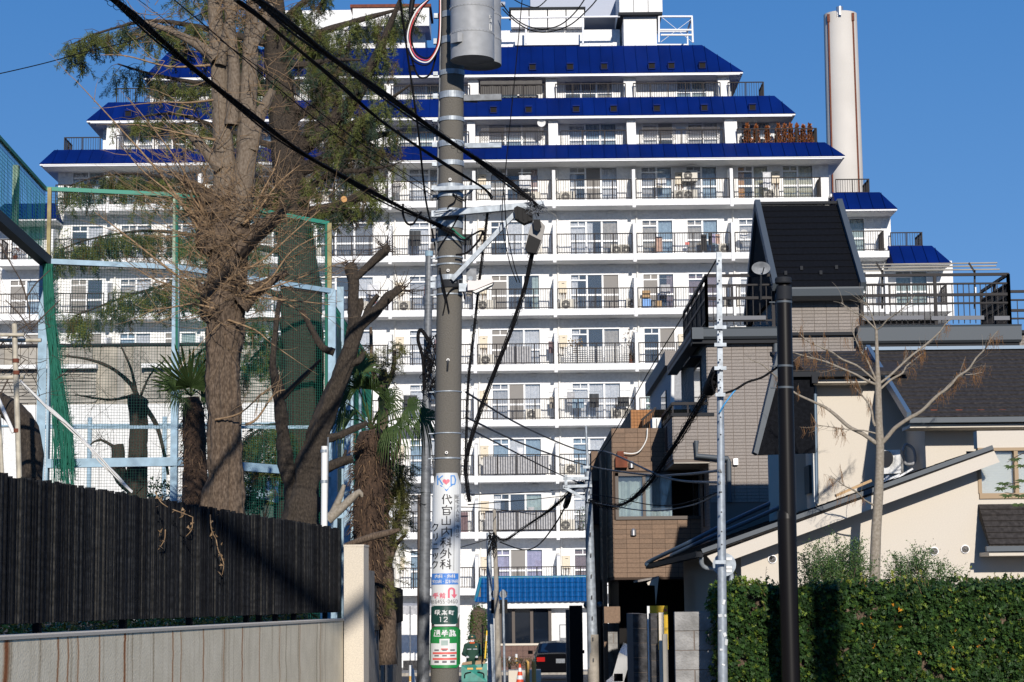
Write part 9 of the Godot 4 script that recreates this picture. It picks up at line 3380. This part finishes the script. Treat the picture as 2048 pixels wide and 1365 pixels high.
func build_person() -> void:
	var d := 70.0
	var o := P(945, 1365, d)
	o.y = gy(d)
	var T := thing("person", "person in dark green uniform and cap with orange scarf and face mask at cart", "person", o)
	var V := func(x: float, y: float, z: float) -> Vector3: return o + Vector3(x, y, z)
	var b := MB.new()
	# body: legs, trunk, arms reaching to the cart
	nets(b, [
		[V.call(-0.10, 0.06, 0.05), V.call(-0.10, 0.48, 0.0), 0.06, 0.075], [V.call(0.10, 0.06, -0.12), V.call(0.10, 0.48, 0.02), 0.06, 0.075],
		[V.call(-0.10, 0.48, 0.0), V.call(-0.09, 0.88, 0.0), 0.075, 0.105], [V.call(0.10, 0.48, 0.02), V.call(0.09, 0.88, 0.0), 0.075, 0.105],
		[V.call(-0.10, 0.05, 0.05), V.call(-0.10, 0.04, 0.2), 0.045, 0.04], [V.call(0.10, 0.05, -0.12), V.call(0.10, 0.04, 0.05), 0.045, 0.04],
		[V.call(-0.06, 0.92, 0), V.call(0.06, 0.92, 0), 0.14, 0.14], [V.call(-0.05, 0.95, 0), V.call(-0.08, 1.28, 0.03), 0.13, 0.14], [V.call(0.05, 0.95, 0), V.call(0.08, 1.28, 0.03), 0.13, 0.14],
		[V.call(-0.18, 1.33, 0.02), V.call(0.18, 1.33, 0.02), 0.085, 0.085], [V.call(0, 1.36, 0.02), V.call(0, 1.45, 0.03), 0.06, 0.055],
		[V.call(-0.21, 1.32, 0.02), V.call(-0.29, 1.06, 0.06), 0.075, 0.06], [V.call(0.21, 1.32, 0.02), V.call(0.29, 1.06, 0.06), 0.075, 0.06],
		[V.call(-0.29, 1.06, 0.06), V.call(-0.17, 0.98, 0.28), 0.06, 0.045], [V.call(0.29, 1.06, 0.06), V.call(0.17, 0.98, 0.28), 0.06, 0.045]], 0.025, 0.04)
	part(b, "body", M.uniform, T)
	b = MB.new()
	nets(b, [[V.call(0, 1.50, 0.03), V.call(0, 1.58, 0.03), 0.078, 0.092], [V.call(0, 1.47, 0.07), V.call(0, 1.50, 0.08), 0.05, 0.05], [V.call(0, 1.53, 0.12), V.call(0, 1.51, 0.14), 0.018, 0.018], [V.call(-0.09, 1.54, 0.02), V.call(-0.095, 1.52, 0.02), 0.018, 0.015], [V.call(0.09, 1.54, 0.02), V.call(0.095, 1.52, 0.02), 0.018, 0.015]], 0.012, 0.02)
	part(b, "head", M.skin, T)
	b = MB.new()
	nets(b, [[V.call(-0.03, 1.60, 0.0), V.call(0.03, 1.60, 0.0), 0.102, 0.102], [V.call(-0.04, 1.585, 0.13), V.call(0.04, 1.585, 0.13), 0.03, 0.03]], 0.014, 0.03)
	part(b, "cap", M.uniform, T)
	b = MB.new()
	nets(b, [[V.call(0, 1.52, -0.055), V.call(0, 1.60, -0.05), 0.06, 0.07]], 0.014, 0.02)
	part(b, "hair", M.hair, T)
	b = MB.new()
	nets(b, [[V.call(-0.035, 1.485, 0.105), V.call(0.035, 1.485, 0.105), 0.035, 0.035]], 0.01, 0.02)
	part(b, "face_mask", M.mask, T)
	b = MB.new()
	nets(b, [[V.call(-0.05, 1.42, 0.07), V.call(0.05, 1.42, 0.07), 0.045, 0.045], [V.call(-0.06, 1.42, -0.03), V.call(0.06, 1.42, -0.03), 0.04, 0.04]], 0.014, 0.04)
	part(b, "scarf", M.scarf, T)
	for s: float in [-1, 1]:
		b = MB.new()
		var w: Vector3 = V.call(0.16 * s, 0.97, 0.30)
		nets(b, [[w, w + Vector3(-0.01 * s, -0.01, 0.07), 0.034, 0.03]], 0.011, 0.01)
		for k in 4:
			var f := w + Vector3((k - 1.5) * 0.02, 0.005, 0.075)
			b.tube(smooth([f, f + Vector3(0, 0.005, 0.03), f + Vector3(0, -0.02, 0.05), f + Vector3(0, -0.045, 0.045)], 3), 0.0095, 0.008, 6)
		b.tube(smooth([w + Vector3(-0.03 * s, 0, 0.03), w + Vector3(-0.05 * s, -0.01, 0.06), w + Vector3(-0.045 * s, -0.03, 0.075)], 3), 0.011, 0.009, 6)
		part(b, "gloved_hand", M.mask, T)
	b = MB.new()
	b.bb(o.x - 0.17, o.x - 0.03, o.y + 1.20, o.y + 1.23, o.z + 0.155, o.z + 0.175)
	b.bb(o.x + 0.03, o.x + 0.17, o.y + 1.20, o.y + 1.23, o.z + 0.155, o.z + 0.175)
	part(b, "reflective_strip", M.galv, T)
	b = MB.new()
	b.box(V.call(0.12, 1.30, 0.15), Vector3(0.05, 0.04, 0.02))
	b.box(V.call(0, 1.635, 0.098), Vector3(0.04, 0.035, 0.012))
	part(b, "badge", M.amber, T)
	# cart
	d = 69.0
	var c := P(949, 1365, d)
	c.y = gy(d)
	var C := thing("delivery_cart", "shiny teal delivery cart cover with amber strips and open cardboard flaps", "cart", c)
	b = MB.new()
	var hw := (PXX(975, 1340, d) - PXX(924, 1340, d)) / 2
	var topy := Y(1328, d, 950) - c.y
	b.prism([c + Vector3(-hw, 0.15, 0.25), c + Vector3(hw, 0.15, 0.25), c + Vector3(hw, topy, 0.22), c + Vector3(hw * 0.1, topy - 0.03, 0.24), c + Vector3(-hw * 1.02, topy - 0.05, 0.22)], Vector3(0, 0, -0.55))
	part(b, "cover", M.teal_bag, C)
	for q: Array in [[-0.55, -0.1], [0.15, 0.62]]:
		b = MB.new()
		b.bb(c.x + hw * q[0], c.x + hw * q[1], c.y + topy - 0.19, c.y + topy - 0.13, c.z + 0.24, c.z + 0.252)
		part(b, "amber_strip", M.amber, C)
	for q: Array in [[-1, -0.2, 0.04], [0.05, 0.85, 0.09]]:
		b = MB.new()
		b.prism([c + Vector3(hw * q[0], topy - 0.04, 0.1), c + Vector3(hw * q[1], topy - 0.02, 0.1), c + Vector3(hw * q[1], topy + 0.06 + q[2] * 0.4, -0.02), c + Vector3(hw * q[0] + 0.03, topy + q[2], -0.02)], Vector3(0, 0, -0.01))
		part(b, "cardboard_flap", M.cardboard, C)
	for s: float in [-1, 1]:
		b = MB.new()
		b.tube(smooth([c + Vector3(hw * 0.75 * s, 0.28, 0.27), c + Vector3(hw * 0.7 * s, topy - 0.32, 0.28), c + Vector3(hw * 0.25 * s, topy - 0.27, 0.27)], 5), 0.02, 0.02, 6)
		part(b, "strap", M.black_plastic, C)
		b = MB.new()
		b.cyl(c + Vector3(hw * 0.8 * s, 0.1, 0.1), c + Vector3(hw * 0.8 * s + 0.04, 0.1, 0.1), 0.1, -1, 14)
		part(b, "wheel", M.tyre, C)

func build_car() -> void:
	var d := 76.0
	var o := P(1116, 1362, d)
	o.y = gy(d)
	var T := thing("black_car", "glossy black saloon car parked with its rear towards the lane", "car", o)
	var W := 1.74
	var sec := func(z: float, prof: Array) -> PackedVector3Array:
		var r := PackedVector3Array()
		for p: Array in prof:
			r.append(o + Vector3(p[0] * W / 2, p[1], z))
		return r
	# half sections x (of half width) and y along the length, rear first
	var half := [
		[0.0, [[0.80, 0.30], [0.93, 0.42], [0.95, 0.60], [0.93, 0.86], [0.80, 0.96], [0.0, 0.98]]], [-0.12, [[0.88, 0.22], [0.99, 0.40], [1.0, 0.62], [0.97, 0.90], [0.82, 1.00], [0.0, 1.02]]], [-0.75, [[0.9, 0.2], [1.0, 0.4], [1.02, 0.62], [0.99, 0.92], [0.84, 1.01], [0.0, 1.03]]],
		[-1.3, [[0.9, 0.2], [1.0, 0.4], [1.02, 0.62], [0.98, 0.93], [0.74, 1.32], [0.0, 1.37]]], [-1.7, [[0.9, 0.2], [1.0, 0.4], [1.02, 0.62], [0.98, 0.94], [0.70, 1.38], [0.0, 1.43]]], [-2.6, [[0.9, 0.2], [1.0, 0.4], [1.02, 0.62], [0.98, 0.93], [0.72, 1.37], [0.0, 1.41]]], [-3.4, [[0.9, 0.2], [1.0, 0.4], [1.02, 0.62], [0.97, 0.92], [0.82, 0.98], [0.0, 1.0]]], [-4.3, [[0.85, 0.25], [0.95, 0.4], [0.95, 0.6], [0.88, 0.75], [0.7, 0.8], [0.0, 0.82]]]]
	var b := MB.new()
	for i in half.size() - 1:
		for s: float in [-1.0, 1.0]:
			var A: Array = half[i][1]
			var Bq: Array = half[i + 1][1]
			for j in 5:
				var p := [o + Vector3(A[j][0] * W / 2 * s, A[j][1], half[i][0]), o + Vector3(A[j + 1][0] * W / 2 * s, A[j + 1][1], half[i][0]), o + Vector3(Bq[j + 1][0] * W / 2 * s, Bq[j + 1][1], half[i + 1][0]), o + Vector3(Bq[j][0] * W / 2 * s, Bq[j][1], half[i + 1][0])]
				if s > 0: b.quad(p[0], p[3], p[2], p[1])
				else: b.quad(p[0], p[1], p[2], p[3])
	var rp: Array = []
	for p: Array in half[0][1]: rp.append(o + Vector3(p[0] * W / 2, p[1], 0))
	for k in range(4, -1, -1): rp.append(o + Vector3(-half[0][1][k][0] * W / 2, half[0][1][k][1], 0))
	b.prism(rp, Vector3(0, 0, -0.02))
	part(b, "body", M.car, T)
	b = MB.new()
	b.quad(o + Vector3(-0.62, 1.04, -0.78), o + Vector3(0.62, 1.04, -0.78), o + Vector3(0.54, 1.34, -1.29), o + Vector3(-0.54, 1.34, -1.29))
	part(b, "rear_window", M.glass_dark, T)
	for s: float in [-1, 1]:
		b = MB.new()
		b.box(o + Vector3(0.62 * s, 0.78, 0.0), Vector3(0.30, 0.16, 0.06))
		part(b, "tail_light", M.tail_light, T)
		b = MB.new()
		b.cyl(o + Vector3(0.72 * s, 0.3, -0.8), o + Vector3(0.89 * s, 0.3, -0.8), 0.3, -1, 22)
		var w := part(b, "wheel", M.tyre, T)
		b = MB.new()
		b.cyl(o + Vector3(0.885 * s, 0.3, -0.8), o + Vector3(0.9 * s, 0.3, -0.8), 0.19, -1, 14)
		part(b, "rim", M.steel, w)
		b = MB.new()
		b.box(o + Vector3(0.98 * s, 0.98, -2.5), Vector3(0.18, 0.13, 0.1))
		part(b, "door_mirror", M.car, T)
	b = MB.new()
	b.box(o + Vector3(0.1, 0.72, 0.015), Vector3(0.33, 0.16, 0.02))
	part(b, "number_plate", M.galv_dark, T)
	b = MB.new()
	b.box(o + Vector3(0, 0.42, 0.03), Vector3(1.5, 0.16, 0.1))
	part(b, "bumper", M.car, T)

func _ready() -> void:
	rng.seed = 20240117
	cam_basis = Basis(Vector3.RIGHT, atan(517.5 / F)) * Basis(Vector3.BACK, -0.010)
	var cam := Camera3D.new()
	cam.name = "camera"
	add_child(cam)
	cam.transform = Transform3D(cam_basis, EYE)
	cam.fov = rad_to_deg(2.0 * atan(682.5 / F))
	cam.near = 0.1
	cam.far = 3000.0
	cam.current = true
	var sky_m := ProceduralSkyMaterial.new()
	sky_m.sky_top_color = L(0.007, 0.136, 0.455)
	sky_m.sky_horizon_color = L(0.235, 0.48, 0.86)
	sky_m.sky_curve = 0.16
	sky_m.ground_bottom_color = Color(0.22, 0.20, 0.18)
	sky_m.ground_horizon_color = Color(0.45, 0.47, 0.5)
	var sky := Sky.new()
	sky.sky_material = sky_m
	var env := Environment.new()
	env.background_mode = Environment.BG_SKY
	env.sky = sky
	env.tonemap_mode = Environment.TONE_MAPPER_LINEAR
	env.tonemap_exposure = 1.0
	env.sdfgi_enabled = true
	env.ssao_enabled = true
	env.ssil_enabled = true
	var we := WorldEnvironment.new()
	we.name = "air"
	we.environment = env
	add_child(we)
	var sun := DirectionalLight3D.new()
	sun.name = "sun"
	add_child(sun)
	var el := deg_to_rad(20.0)
	var az := deg_to_rad(8.0)
	sun.look_at_from_position(Vector3.ZERO, Vector3(-sin(az) * cos(el), -sin(el), -cos(az) * cos(el)))
	sun.light_energy = 1.6
	sun.light_color = Color(1.0, 0.968, 0.925)
	sun.light_angular_distance = 0.53
	sun.shadow_enabled = true
	make_materials()

	# ground: one sheet that falls with the lane
	var b := MB.new()
	b.quad(Vector3(-400, gy(-60), 60), Vector3(400, gy(-60), 60), Vector3(400, gy(600), -600), Vector3(-400, gy(600), -600))
	structure(part(b, "ground", M.asphalt, self))
	build_block()
	build_chimney()
	build_left()
	build_pole()
	build_other_poles()
	build_cables()
	build_right()
	build_street()
	build_bits()
	#MORE
